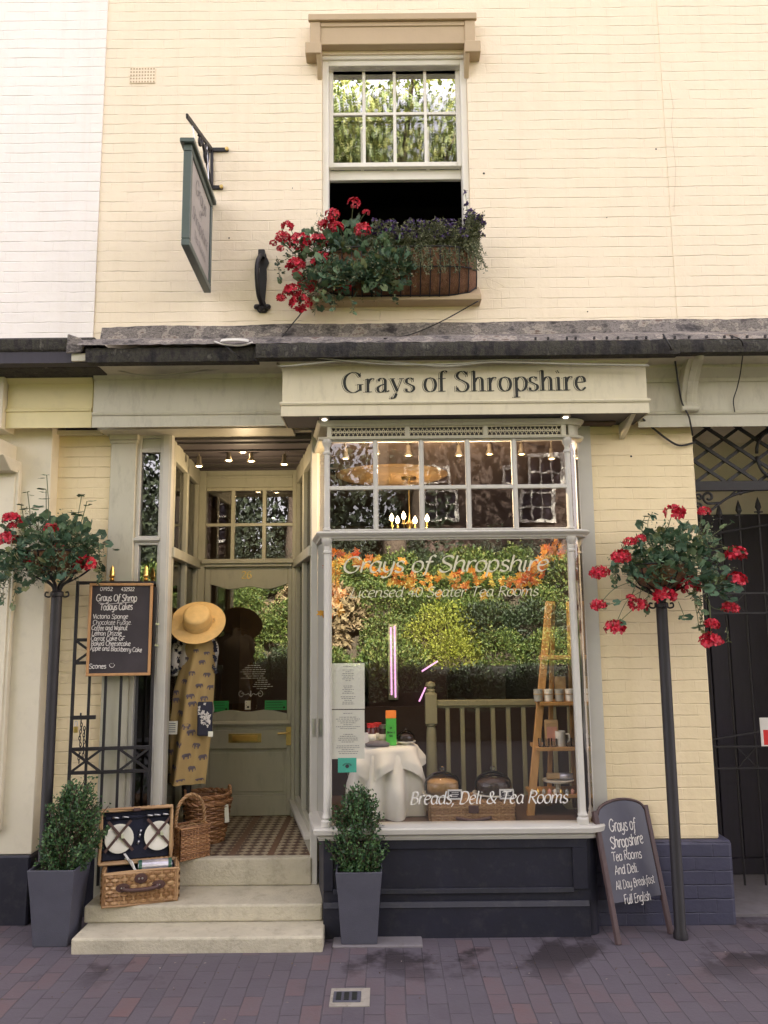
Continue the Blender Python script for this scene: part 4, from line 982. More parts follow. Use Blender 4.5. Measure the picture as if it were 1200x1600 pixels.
# ------------------------------------------------------------------ neighbouring shop on the left
nb = thing('neighbouring_shop', 'white painted brick shop front with pale yellow fascia, left of the tea shop', 'shop', (-4, YW, 0))
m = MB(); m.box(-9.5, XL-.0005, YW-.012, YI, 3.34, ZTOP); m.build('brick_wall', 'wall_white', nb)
yn = .30
def NZ(py): return PZ(75, py, yn)
n0, n1 = PX(12, 620, yn), PX(145, 620, yn)
m = MB(); m.box(n0, n1, yn, yn+.2, NZ(641), NZ(587)); f = m.build('fascia', 'cream_yellow', nb, bevel=.003)
m = MB(); pth = [(n0, yn), (n1, yn)]
m.sweep(pth, [(0, NZ(669)), (.008, NZ(669)), (.008, NZ(644)), (0, NZ(644))]); m.sweep(pth, [(0, NZ(643.8)), (.018, NZ(643.8)), (.02, NZ(641)), (.01, NZ(638)), (0, NZ(638))])
m.sweep(pth, [(0, NZ(600)), (.01, NZ(600)), (.03, NZ(592)), (.10, NZ(578)), (.12, NZ(570)), (.12, NZ(566)), (0, NZ(566))]); m.build('moulding', 'cream_yellow', f, smooth=30)
m = MB(); m.box(n0-.02, n1-.001, yn+.2, YP+.14, NZ(668)+.002, NZ(668)+.03); m.build('soffit', 'neigh_white', nb)
# white frieze block at the far left and its bracket
m = MB(); x0, x1 = -4.5, PX(10, 640, yn); m.box(x0, x1, yn-.06, yn+.2, NZ(672), NZ(566)); m.box(x0, x1+.012, yn-.085, yn-.06, NZ(585), NZ(566)); m.build('end_block', 'neigh_white', nb, bevel=.004)
m = MB(); m.box(x0, PX(12, 695, yn), yn-.12, yn+.2, NZ(716), NZ(690)); m.yz([(yn-.14, NZ(716)), (yn+.2, NZ(716)), (yn+.2, NZ(735)), (yn-.02, NZ(735))], x0, PX(20, 725, yn)); m.build('corbel', 'neigh_white', nb, bevel=.004)
# its cornice
m = MB(); yc = YC+.09
def QZ(py): return PZ(70, py, yc)
xe = PX(146, 545, yc)
m.yz([(yc, QZ(546)), (yc-.01, QZ(530)), (yc+.02, QZ(526)), (YW, QZ(519)), (YW, QZ(566)), (yc+.12, QZ(566))], -6, xe); m.build('cornice', 'gutter', nb, bevel=.006)
m = MB(); m.box(-6, xe-.005, yc+.015, yc+.1, QZ(566), QZ(546)); m.build('cornice_board', 'dark_boards', nb)
m = MB(); xx = PX(118, 545, yc); m.xz([(xx-.05, QZ(555)), (xx+.05, QZ(553)), (xx+.075, QZ(541)), (xx+.04, QZ(531)), (xx-.045, QZ(524))], yc-.03, yc-.018); m.build('lead_flap', 'lead', nb, bevel=.006)
# pilaster and wall
yp2 = YP-.12
m = MB(); p1 = PX(66, 1000, yp2)
zb2 = PZ(30, 1335, yp2)
m.box(-6, p1, yp2, YP+.1, zb2, 3.3); m.box(PX(36, 1000, yp2-.02), PX(60, 1000, yp2-.02), yp2-.012, yp2, PZ(40, 1330, yp2), PZ(40, 690, yp2)) if False else None
m.build('pilaster', 'neigh_white', nb, bevel=.004)
m = MB(); q1 = PX(15, 1000, yp2-.05)
m.box(-6, q1, yp2-.05, yp2, PZ(5, 1300, yp2-.05), PZ(5, 735, yp2-.05)); m.box(-6, q1-.02, yp2-.06, yp2-.05, PZ(5, 1268, yp2-.05), PZ(5, 745, yp2-.05)); m.build('pilaster_panel', 'neigh_white', nb, bevel=.004)
m = MB(); m.box(-6, p1+.01, yp2-.04, YP, -.02, zb2); m.build('plinth', 'navy', nb, bevel=.01)

# ------------------------------------------------------------------ passage on the right
pas = thing('passage', 'shadowy covered passage with pale rendered walls beside the brick pier', 'passage', (2.6, 1, 0))
m = MB(); m.box(PX1-.005, 4.4, 1.33, 1.4, 0, 3.6); m.box(3.5, 3.6, YW+.17, 1.33, 0, 3.6); m.box(PX1-.1, PX1-.004, YW+.5, 1.33, 0, 3.6); m.build('wall', 'beige_render', pas)
m = MB(); m.box(PX1, 3.5, YW+.17, 1.33, 3.3, 3.34); m.build('ceiling', 'beige_render', pas)
m = MB(); m.box(3.3, 9.0, YW, YW+.1, 0, 3.2); m.build('wall', 'wall_low', pas)
yd = 1.25; bz = PZ(1150, 803, yd)
bd = thing('boarded_door', 'tall dark boarded timber door closing off the passage', 'door', (2.5, yd, 0))
m = MB(); x = PX1-.2; 
m.box(PX1-.1, 3.5, yd+.02, yd+.05, .12, bz)
m.build('panel', 'dark_boards', bd)
m = MB(); k = 0
while x < 3.45: m.box(x+.004, x+.146, yd, yd+.02, .13, bz-.002); x += .15
m.build('board', 'dark_boards', bd, bevel=.004)
m = MB(); m.box(PX1-.1, 3.5, yd-.02, yd+.06, .02, .13); m.build('threshold', 'dark_boards', bd)
gy = .72
gt = thing('iron_gate', 'black wrought iron gate with spear finials standing before the passage door', 'gate', (2.5, gy, 0))
m = MB(); gxs = []
x = PX1+.03; n = 0
while x < 3.4: gxs.append(x); x += .142
def arch(x): return PZ(1150, 845, gy)+.16*math.sin(min(1, (x-PX1)/1.3)*math.pi/2)
for i, x in enumerate(gxs):
    zt = arch(x)+.10
    m.tube([(x, gy, .1), (x, gy, zt)], .0075, 6)
m.build('bar', 'black_iron', gt)
for i, x in enumerate(gxs):
    zt = arch(x)+.10; m = MB()
    m.lathe([(.008, 0), (.016, .008), (.010, .02), (.024, .045), (.018, .075), (.0, .125)], (x, gy, zt-.01), 8, sy=.6)
    m.bar((x-.03, gy, zt+.002), (x+.03, gy, zt+.002), .008, .01); m.build('spear', 'black_iron', gt)
m = MB(); m.tube([(PX1+(3.4-PX1)*i/14, gy-.012, arch(PX1+(3.4-PX1)*i/14)) for i in range(15)], .009, 6)
for py in (927, 958, 1166, 1200): m.bar((PX1+.01, gy-.01, PZ(1150, py, gy)), (3.4, gy-.01, PZ(1150, py, gy)), .008, .012)
for a, b in ((927, 958), (1166, 1200)):
    za, zb_ = PZ(1150, a, gy), PZ(1150, b, gy)
    for i in range(len(gxs)-1):
        if i % 2 == 0: m.bar((gxs[i], gy-.012, za), (gxs[i+1], gy-.012, zb_), .006, .006); m.bar((gxs[i], gy-.013, zb_), (gxs[i+1], gy-.013, za), .006, .006)
m.bar((PX1+.02, gy-.012, PZ(1130, 1160, gy)), (3.4, gy-.012, PZ(1130, 1000, gy)-.5), .006, .01); m.build('rail', 'black_iron', gt)
# overhead grille
gg = thing('grille', 'black iron diamond lattice grille above the passage entrance', 'grille', (2.6, .6, 2.9)); ly = .52
def LZ(py): return PZ(1140, py, ly)
m = MB(); lz0, lz1 = LZ(752), LZ(664)
m.box(PX1-.02, 3.4, ly-.02, ly+.02, LZ(767), lz0); m.build('bar', 'black_iron', gg, bevel=.002)
m = MB(); P1 = at(1108, 722, ly); P2 = at(1157, 722, ly); dx = P2.x-P1.x
hz = (LZ(704)-LZ(738))
def clip(p, q):
    p = Vector(p); q = Vector(q)
    out = []
    for a, b in ((p, q), (q, p)):
        if a.z < lz0: a = a+(b-a)*((lz0-a.z)/(b.z-a.z))
        if a.z > lz1: a = a+(b-a)*((a.z-lz1)/(a.z-b.z))
        out.append(a)
    return out
for i in range(-4, 9):
    for s_ in (-1, 1):
        c = Vector((P1.x+dx*i, ly+.008*s_, LZ(737))); d = Vector((dx/2, 0, s_*hz/2))*5
        a, b = clip(c-d, c+d)
        if a.x < PX1-.01 and b.x < PX1-.01 or min(a.x, b.x) > 3.3: continue
        lo, hi = (a, b) if a.x < b.x else (b, a)
        if lo.x < PX1-.01: lo = lo+(hi-lo)*((PX1-.01-lo.x)/(hi.x-lo.x))
        m.bar(lo, hi, .014, .022, up=(0, 0, 1))
m.build('lattice', 'black_iron', gg)
m = MB(); cx = PX(1203, 715, ly)
for s_ in (-1, 1): m.tube([(cx+.12*(1-math.cos(t*R(180)/12))*1.0-.10, ly-.02, LZ(712)+s_*.01+s_*.16*math.sin(t*R(180)/12)) for t in range(13)], .011, 6)
m.build('scroll', 'black_iron', gg, smooth=True)
m = MB()
def S2(px, py): return at(px, py, ly)
m.tube(crom([S2(1105, 803), S2(1120, 790), S2(1145, 774), S2(1185, 764)], 6), .010, 6)
c = S2(1107, 777); m.tube([S2(1127, 786)]+scroll(c, .045, .012, R(-80), R(-80-430), (1, 0, 0), (0, 0, 1)), .009, 6)
c = S2(1156, 769); m.tube(scroll(c, .02, .006, R(90), R(-300), (1, 0, 0), (0, 0, 1)), .008, 6)
m.tube([S2(1140, 776), S2(1152, 765)], .008, 6)
for py in (777, 791): m.tube(scroll(S2(1092, py), .026, .008, R(200), R(-200), (1, 0, 0), (0, 0, 1)), .008, 6)
m.build('scroll', 'black_iron', gg, smooth=True)
# warning sign at the picture's right edge
ws = thing('warning_sign', 'small white and red notice fixed to the iron gate', 'sign', at(1206, 1145, gy-.02))
def W2(px, py, d=0): return at(px, py, gy-.02-d)
a, b = W2(1190, 1166), W2(1245, 1121); m = MB(); m.box(a.x, b.x, a.y, a.y+.004, a.z, b.z); m.build('plate', 'white_vinyl', ws)
a, b = W2(1194, 1164), W2(1241, 1140); m = MB(); m.box(a.x, b.x, a.y-.001, a.y-.0002, a.z, b.z); m.build('red_panel', 'red_plastic', ws)
m = MB(); m.xy([(PX1-.1, YW+.1), (3.6, YW+.1), (3.6, yd), (PX1-.1, yd)], .001, .016); tag(m.build('passage_floor', 'concrete'), kind='structure')

# ------------------------------------------------------------------ hanging sign
hsx = PX(322, 300, .05)
hg = thing('hanging_sign', 'grey green framed sign board hung from a black iron arm on the wall', 'sign', (hsx, YW, 4.6))
# swung slightly: the board's plane runs from the wall outward
O = at(333, 312, .28); OB = at(328.5, 458, .28); 
def solve_out(px, ref, dz):    # distance out from the wall where the photo shows the outer edge, board hanging in a vertical plane
    best = None
    for i in range(400):
        y = ref.y-.2-i*.003; p = at(px, 300, y); p.z = ref.z
        best = best or p
    return best
zt_, zb_ = O.z, OB.z
# outer edge: same heights, further from the wall
def find_y(px, py, z):
    lo, hi = -3.0, YW
    for _ in range(50):
        mid = (lo+hi)/2
        if at(px, py, mid).z > z: lo, hi = (mid, hi) if at(px, py, lo).z > at(px, py, hi).z else (lo, mid)
        else: lo, hi = (lo, mid) if at(px, py, lo).z > at(px, py, hi).z else (mid, hi)
    return (lo+hi)/2
yo = find_y(300, 218, zt_)
A = at(300, 218, yo); Bi = Vector((O.x, O.y, 0)); Ao = Vector((A.x, A.y, 0))
d = (Ao-Bi); Ls = d.length; d.normalize(); nn = Vector((-d.y, d.x, 0)); nn = nn if nn.x > 0 else -nn   # nn faces the right-hand side
up = Vector((0, 0, 1))
def sb(mb, u0, u1, z0, z1, t0, t1):
    c = Bi+d*((u0+u1)/2)+nn*((t0+t1)/2)+up*((z0+z1)/2); mb.obox(c, d*(u1-u0)/2, nn*(t1-t0)/2, up*(z1-z0)/2)
T = .05
m = MB(); sb(m, 0, Ls, zb_, zb_+.045, -T, 0); sb(m, 0, Ls, zt_-.075, zt_-.03, -T, 0); sb(m, 0, .045, zb_+.045, zt_-.075, -T, 0); sb(m, Ls-.045, Ls, zb_+.045, zt_-.075, -T, 0)
sb(m, -.025, Ls+.025, zt_-.03, zt_, -T-.02, .02); fr_ = m.build('frame', 'sign_green', hg, bevel=.004)
m = MB(); sb(m, .045, Ls-.045, zb_+.045, zt_-.075, -T+.012, -.012); bo = m.build('board', 'sign_face', hg)
org = Bi+nn*(-.0095)
for s_, zf, h, mt in (('Grays', .66, .105, 'grey_ink'), ('of', .52, .07, 'grey_ink'), ('Shropshire', .36, .085, 'grey_ink'), ('Tea Rooms', .2, .06, 'grey_ink')):
    u = -d; mb = MB(); p = org+d*(Ls/2)+up*(zb_+(zt_-zb_)*zf)
    text(mb, s_, p, u, up, h, 'italic', .7, .2, fit=min(Ls*.8, width_of(s_, h)), align='c'); mb.build('lettering', mt, bo, recalc=False)
m = MB(); ia = Bi+up*(zt_+.20)
arm0 = Vector((O.x-.0, YW, 0)); az_ = at(331, 234, YW).z
top = at(292, 179, yo-.02); q0 = at(331, 234, YW-.01)
tip = at(292, 181, yo+.03); m.bar(q0, tip, .014, .030); 
q1 = at(331, 293, YW-.01); m.bar(q0, q1, .02, .02, up=(1, 0, 0))
for q, ext in ((q0, .12), (q1, .08)): m.bar(q+V(-.05 if q is q0 else 0, .0, 0), q+V(ext, .0, 0), .012, .03)
m.build('iron_arm', 'black_iron', hg, bevel=.002)
m = MB(); e = tip-q0; 
m.tube(scroll(q0+e*.22-up*.09, .085, .02, R(150), R(150-520), e.normalized(), up), .011, 6); m.tube(scroll(q0+e*.5-up*.05, .05, .014, R(30), R(30+480), e.normalized(), up), .009, 6)
m.tube(crom([q1+e*.03, q0+e*.18-up*.16, q0+e*.42-up*.03], 6), .010, 6); m.build('scroll', 'black_iron', hg, smooth=True)
for f_ in (.22, .8):
    m = MB(); p = q0+e*f_; m.tube([p-up*.015, Vector((Bi.x+d.x*Ls*f_, Bi.y+d.y*Ls*f_, zt_))], .0035, 6); m.build('hook', 'steel', hg)
for q, dx_ in ((q0, .11), (q1, .07), (q0, -.04)):
    m = MB(); m.lathe([(.013, 0), (.013, .012), (.0, .016)], (0, 0, 0), 10, M=Matrix.Translation(q+V(dx_, -.006, 0))@Matrix.Rotation(R(90), 4, 'X')); m.build('bolt', 'brass', hg)

# iron bracket left of the window box
ib = thing('iron_bracket', 'black ornate iron bracket with scrolled ends bolted beside the window box', 'bracket', at(410, 440, YW))
def I2(px, py, y): return at(px, py, y)
m = MB(); c = I2(411, 440, YW)
zt, zb = I2(411, 392, YW-.02).z, I2(411, 488, YW-.02).z
m.box(c.x-.03, c.x+.016, YW-.05, YW, zt-.06, zt); m.build('socket', 'black_iron', ib, bevel=.004)
m = MB(); prof = [(.5, 0), (.9, .05), (.62, .12), (.38, .2), (.5, .38), (.62, .55), (.55, .72), (.95, .82), (.6, .9), (.35, .98)]
poly = [(c.x+.045*a, zb+(zt-zb)*b) for a, b in prof]+[(c.x-.045*a, zb+(zt-zb)*b) for a, b in prof[::-1]]
m.xz(poly, YW-.018, YW-.001); m.build('back_plate', 'black_iron', ib, bevel=.003)
m = MB(); m.tube(crom([V(c.x-.012, YW-.05, zt-.05), V(c.x-.018, YW-.13, zt-.13), V(c.x-.02, YW-.15, (zt+zb)/2), V(c.x-.015, YW-.10, zb+.1), V(c.x, YW-.02, zb+.05)], 6), .016, 8)
for sx in (-1, 1): m.lathe([(0, -.02), (.02, -.012), (.024, 0), (.02, .012), (0, .02)], (c.x+.036*sx, YW-.02, zb+.04), 10)
m.lathe([(0, -.024), (.02, -.012), (.026, 0), (.02, .012), (0, .024)], (c.x, YW-.035, zb+.02), 10); m.build('hook_arm', 'black_iron', ib, smooth=50)

# ------------------------------------------------------------------ cables
def cable(label, pts, r, mt, k=8):
    m = MB(); m.tube(crom(pts, k), r, 6); tag(m.build('cable', mt, None, smooth=True), label, 'cable', 'cables and wires on the front')
ys_ = YS-.085
cable('pale cable sagging along the top of the signboard moulding', [at(p, q, y) for p, q, y in ((140, 566, YF-.11), (290, 568, YF-.11), (420, 566, YF-.11), (445, 572, YS-.082), (560, 563, ys_), (690, 572, ys_), (770, 566, ys_), (900, 569, ys_), (1014, 571, ys_))], .007, 'cable_grey')
cable('second thin pale wire looping below the gutter over the porch', [at(p, q, y) for p, q, y in ((150, 570, YF-.10), (230, 587, YF-.09), (330, 578, YF-.10), (420, 569, YF-.11), (470, 558, YS-.09), (600, 569, ys_-.005), (720, 568, ys_-.006), (760, 563, ys_), (860, 562, ys_))], .005, 'cable_grey')
cable('loose black wire dropping from gutter past the scrolled bracket', [at(p, q, y) for p, q, y in ((1036, 522, YC-.02), (1048, 543, YC-.03), (1054, 560, .05), (1060, 600, .1), (1066, 630, .16), (1076, 650, .17), (1080, 668, .2), (1082, 680, .28))], .006, 'cable_black')
cable('thin black wire hanging on the passage fascia', [at(p, q, y) for p, q, y in ((1140, 524, YC-.02), (1160, 535, YC-.03), (1158, 575, .10), (1152, 605, .17), (1146, 625, .2), (1148, 644, .2))], .004, 'cable_black')
cable('drooping black cable from the sign soffit to the pier edge', [at(p, q, y) for p, q, y in ((1003, 653, .18), (1018, 667, .28), (1045, 688, .29), (1062, 696, .29), (1080, 693, .30), (1087, 690, .31))], .007, 'cable_black')
cable('black wire running down from window sill to the lead flashing', [at(p, q, y) for p, q, y in ((748, 470, YW-.13), (690, 502, YW-.06), (640, 523, YW-.1), (600, 529, YC+.05))], .004, 'cable_black')
cable('black wire trailing below the red geraniums onto the flashing', [at(p, q, y) for p, q, y in ((482, 470, YW-.1), (470, 490, YW-.04), (452, 512, YW-.08), (438, 530, YC+.1))], .004, 'cable_black')
m = MB(); c = at(366, 536, YC+.02)
for k in range(3): m.tube([c+V(.085*math.cos(t*R(20)), .06*math.sin(t*R(20))+.01*k, .008*k+.012*math.sin(t*R(20))+.006) for t in range(19)], .007, 6, False)
tag(m.build('cable_coil', 'cable_white', None, smooth=True), 'small coil of white cable lying on the gutter', 'cable')
cable('white cable end running from the coil along the gutter', [at(335, 534, YC+.03), at(350, 538, YC+.0), at(375, 540, YC+.01), at(395, 535, YC+.03)], .006, 'cable_white')
cable('dark wire from the coil down to the signboard corner', [at(352, 540, YC+.02), at(372, 556, YC+.02), at(388, 566, YF-.1), at(415, 574, YF-.05)], .004, 'cable_black')
# ------------------------------------------------------------------ plants
def leaf(mb, p, d, n, L, W, fold=.25):
    """pointed leaf of two folded halves"""
    s = d.cross(n).normalized(); n = s.cross(d).normalized()
    k = len(mb.v); mb.v += [p, p+d*L*.45+s*W/2+n*L*fold*.3, p+d*L-n*L*.12, p+d*L*.45-s*W/2+n*L*fold*.3, p+d*L*.5]
    mb.f += [(k, k+1, k+2, k+4), (k, k+4, k+2, k+3)]
def round_leaf(mb, p, d, n, r):
    """lobed pelargonium leaf, stalk at p, blade facing n"""
    s = d.cross(n).normalized(); n = s.cross(d).normalized()
    k = len(mb.v); c = p+d*r*.9; mb.v.append(c-n*r*.14); N = 11
    for i in range(N):
        a = -2.75+5.5*i/(N-1); rr = r*(1 if i % 2 else .84); mb.v.append(c+d*rr*math.cos(a)*-1*-1+s*rr*math.sin(a)+n*rnd.uniform(-.08, .1)*r)
    mb.f += [(k, k+1+i, k+2+i) for i in range(N-1)]
def rdir(z0=-1, z1=1):
    z = rnd.uniform(z0, z1); a = rnd.uniform(0, 2*math.pi); r = math.sqrt(max(0, 1-z*z)); return Vector((r*math.cos(a), r*math.sin(a), z))
def flower_head(c, r, parent, mt='petal', n=None, name='flower_head'):
    mb = MB(); n = n or 26
    for i in range(n):
        d = rdir(-.45, 1); d.y -= .15; d.normalize(); p = c+V(d.x*r*1.05, d.y*r*.8, d.z*r*.72)
        for j in range(4):
            a = d.orthogonal().normalized(); a.rotate(Matrix.Rotation(j*1.57+i, 3, d)); q = (a+d*rnd.uniform(.1, .7)).normalized(); s = q.cross(d).normalized(); L = r*rnd.uniform(.42, .62)
            mb.add([p, p+q*L*.6+s*L*.42, p+q*L, p+q*L*.6-s*L*.42], [(0, 1, 2, 3)])
    return mb.build(name, mt, parent, recalc=False)
def boxwood(name, label, base, h, r, n=3600, lean=0):
    t = thing(name, label, 'shrub', base, 'box shrubs in grey planters'); b = Vector(base); mb = MB(); tw = MB()
    for i in range(260):
        z = rnd.random(); a = rnd.uniform(0, 6.28); prof = max(.05, math.sin(min(1, z*.80+.16)*math.pi))**.6
        rr = r*prof*math.sqrt(rnd.uniform(.25, 1))*rnd.uniform(.85, 1.12)
        tip = b+V(rr*math.cos(a)+lean*z, rr*math.sin(a)*.9, h*(z*.96+.02)*rnd.uniform(.94, 1.08)); root = b+V(rr*.3*math.cos(a), rr*.3*math.sin(a), max(0, h*(z-.35)))
        tw.tube([root, root.lerp(tip, .5)+rdir()*.012, tip], .0028, 4, False)
        ax = (tip-root).normalized()
        for j in range(int(n/200)):
            u = rnd.uniform(.35, 1.05); p = root.lerp(tip, u)+rdir()*.022; d = (ax*.6+rdir()*.9).normalized()
            leaf(mb, p, d, rdir(-.1, 1), rnd.uniform(.016, .027), rnd.uniform(.011, .018))
    mb.build('foliage', 'leaf_box', t, recalc=False); tw.build('stem', 'bark', t)
    return t
def planter(label, x0, x1, yf, z0, z1, taper, dd=None):
    dd = dd or (x1-x0); t = thing('planter', label, 'planter', ((x0+x1)/2, yf+dd/2, z0), 'grey tapered planters')
    cx, cy, hw = (x0+x1)/2, yf+dd/2, (x1-x0)/2
    def ring(f, z): return [(cx-hw*f, cy-dd/2*f, z), (cx+hw*f, cy-dd/2*f, z), (cx+hw*f, cy+dd/2*f, z), (cx-hw*f, cy+dd/2*f, z)]
    m = MB(); fs = [(taper, z0), (taper*.45+.55*1.0-.0, z0+(z1-z0)*.62), (1, z1), (.93, z1), (.90, z1-.04)]; P = []
    for f, z in fs: P += ring(f, z)
    F = [(4*i+j, 4*i+(j+1) % 4, 4*i+4+(j+1) % 4, 4*i+4+j) for i in range(len(fs)-1) for j in range(4)]+[(3, 2, 1, 0)]
    m.add(P, F); m.build('pot', 'planter_grey', t, bevel=.006, seg=2)
    m = MB(); m.add(ring(.905, z1-.025), [(0, 1, 2, 3)]); m.build('soil', 'soil', t)
    return Vector((cx, cy, z1-.03))
pa, pb = PX(42, 1362, 0), PX(117, 1362, 0)
c = planter('grey tapered square planter standing left of the steps by the white pilaster', pa, pb, -.005, 0, PZ(78, 1360, 0), .72)
boxwood('box_shrub', 'bushy green box shrub with upright sprigs in the planter left of the steps', c+V(.045, -.01, 0), .52, .205, lean=.06, n=4600)
pa, pb = PX(524, 1364, -.03), PX(597, 1364, -.03)
c = planter('slim grey tapered planter standing in front of the bay window riser', pa, pb, -.035, .012, PZ(560, 1363, -.03), .76)
boxwood('box_shrub', 'rounded green box shrub growing in the planter below the bay window', c+V(-.01, -.01, 0), .485, .185, n=4600)

def geraniums(name, label, cat, base, foliage, flowers, trail=0, group=None, stems=True, extra=None):
    """foliage: list of (centre, rx, ry, rz, count); flowers: (position, radius)"""
    t = thing(name, label, cat, base, group); mb = MB(); st = MB(); tr = MB()
    for c, rx, ry, rz, n in foliage:
        for i in range(int(n*1.9)):
            d = rdir(-.75, 1); f = min(1.45, abs(rnd.gauss(.75, .28))); p = c+V(d.x*rx*f, d.y*ry*f, d.z*rz*f)
            out = (d+V(0, 0, .25)+rdir()*.5).normalized(); nrm = (V(0, -.35, .8)+rdir()*.75).normalized()
            u_ = rnd.random()
            if u_ < .55: round_leaf(mb, p, out, nrm, rnd.uniform(.016, .040))
            elif u_ < .8:
                q = p
                for k in range(7): q = q+(out+rdir()*.9)*.011; leaf(tr, q, rdir(), nrm, rnd.uniform(.012, .022), rnd.uniform(.006, .011))
            else:
                for k in range(3): leaf(mb, p+rdir()*.02, (out+rdir()*.8).normalized(), nrm, rnd.uniform(.02, .04), rnd.uniform(.010, .018))
    for i, c in enumerate(foliage):
        for j in range(14): d = rdir(-.2, 1); st.tube([c[0], c[0]+V(d.x*c[1]*.5, d.y*c[2]*.5, d.z*c[3]*.5+.02), c[0]+V(d.x*c[1], d.y*c[2], d.z*c[3])], .0022, 4, False)
    for p, r in flowers:
        c = min(foliage, key=lambda q: (q[0]-p).length)[0]; q = c.lerp(p, .35); st.tube(crom([q, c.lerp(p, .7)+V(0, -.01, .03), p], 4), .0024, 4, False)
        flower_head(p, r, t)
    for a, L, drift in (extra or []):
        p = Vector(a)
        for k in range(int(L/.022)):
            p2 = p+V(drift*.022+rnd.uniform(-.008, .008), rnd.uniform(-.007, .007), -.022); st.tube([p, p2], .0018, 4, False); p = p2
            for _ in range(3): leaf(tr, p, rdir(), rdir(0, 1), rnd.uniform(.014, .03), rnd.uniform(.008, .014))
            if rnd.random() < .3: round_leaf(mb, p, rdir(-1, .3), V(0, -.7, .6), rnd.uniform(.018, .030))
    mb.build('foliage', 'leaf_ger', t, recalc=False); st.build('stem', 'stem', t)
    if tr.v: tr.build('trailing_shoots', 'leaf_trail', t, recalc=False)
    return t

# lamp-post style iron stands with a scrolled cradle, and their baskets
def stand(label, pxb, pyb, Y, ztop):
    b = at(pxb, pyb, Y); b.z = 0; t = thing('basket_stand', label, 'post', b, 'iron flower basket posts'); m = MB(); r = .034
    m.lathe([(r*1.25, 0), (r*1.25, .03), (r, .05), (r, ztop), (r*1.25, ztop+.005), (r*1.25, ztop+.03), (r*.6, ztop+.045)], b, 16); m.build('post', 'black_iron', t, smooth=40)
    top = b+V(0, 0, ztop+.02)
    for a in (R(0), R(180), R(90), R(270)):
        u = V(math.cos(a), math.sin(a), 0); k = 1
        m = MB(); m.tube(crom([top+u*.015, top+u*.03+V(0, 0, .05), top+u*.085+V(0, 0, .10), top+u*.105+V(0, 0, .16), top+u*.085+V(0, 0, .20)], 6), .011, 6)
        m.tube(crom([top+u*.03+V(0, 0, -.005), top+u*.05+V(0, 0, -.02), top+u*.075+V(0, 0, -.012), top+u*.072+V(0, 0, .010), top+u*.055+V(0, 0, .008)], 5), .006, 6)
        m.tube(crom([top+u*.06+V(0, 0, .07), top+u*.14+V(0, 0, .11), top+u*.21+V(0, 0, .16)], 5), .006, 6); m.build('scroll_arm', 'black_iron', t, smooth=True)
    return top
def bowl(label, c, r, h):
    t = thing('hanging_basket', label, 'basket', c-V(0, 0, h), 'flower baskets on the posts'); m = MB()
    m.lathe([(r*.35, -h), (r*.7, -h*.8), (r*.95, -h*.35), (r, 0), (r*.93, 0), (r*.85, -.05), (0, -.05)], c, 20); m.build('liner', 'coco', t, smooth=40)
    m = MB()
    for k in range(10): a = k*R(36); m.tube([c+V(math.cos(a)*r*f, math.sin(a)*r*f, -h*g) for f, g in ((.36, 1.02), (.72, .82), (.98, .36), (1.02, 0))], .004, 4, False)
    m.tube([c+V(math.cos(a*R(15))*r*1.02, math.sin(a*R(15))*r*1.02, 0) for a in range(25)], .005, 6, False); m.build('wire_frame', 'black_iron', t)
YL, YRr = .22, .08
top = stand('black iron post with scrolled top standing in the left planter\'s corner by the gate', 64, 1440, YL, PZ(84, 928, YL)-.02)
c = top+V(0, 0, .27); bowl('wire flower basket on the left post', c, .19, .15)
def fl(L, Y): return [(at(x, y, Y-.02-rnd.uniform(.03, .12)), r*.0036) for x, y, r in L]
geraniums('geranium', 'red geraniums spilling from the basket on the left post', 'plant', c,
    [(at(85, 858, YL-.03), .26, .24, .14, 210), (at(85, 885, YL-.14), .20, .10, .10, 90), (at(60, 830, YL), .16, .16, .10, 60), (at(30, 890, YL-.05), .13, .14, .13, 75), (at(125, 850, YL-.02), .13, .14, .13, 60)],
    fl([(19, 812, 14), (12, 843, 15), (80, 826, 11), (94, 855, 9), (50, 878, 13), (133, 882, 16), (64, 882, 9), (22, 822, 9)], YL),
    extra=[(at(150, 850, YL), .22, .2), (at(155, 870, YL-.05), .18, 0), (at(10, 900, YL), .18, 0), (at(25, 915, YL-.1), .15, .1), (at(2, 880, YL), .26, .05)], group=None)
gt_ = bpy.data.objects['geranium']
m = MB(); s2 = MB()
for x0, y0, x1, y1 in ((76, 800, 73, 742), (48, 805, 43, 768), (114, 812, 128, 772), (40, 810, 33, 790), (70, 800, 72, 765), (120, 810, 136, 783)):
    p, q = at(x0, y0+25, YL), at(x1, y1, YL); s2.tube([p, p.lerp(q, .5)+V(.005, 0, 0), q], .003, 4, False)
    for k in range(2): round_leaf(m, q+V(0, 0, -.02*k), rdir(-.1, .2), V(rnd.uniform(-.3, .3), -.2, 1).normalized(), rnd.uniform(.022, .035))
    q = p.lerp(q, .55)
    for k in range(2): round_leaf(m, q, rdir(-.1, .3), V(rnd.uniform(-.3, .3), -.25, 1).normalized(), rnd.uniform(.03, .045))
m.build('foliage', 'leaf_ger', gt_, recalc=False); s2.build('stem', 'stem', gt_)
top = stand('black iron post with scrolled top standing in front of the brick pier', 1064, 1470, YRr, PZ(1037, 945, YRr)-.02)
c = top+V(0, 0, .25); bowl('wire flower basket on the right post before the passage', c, .18, .15)
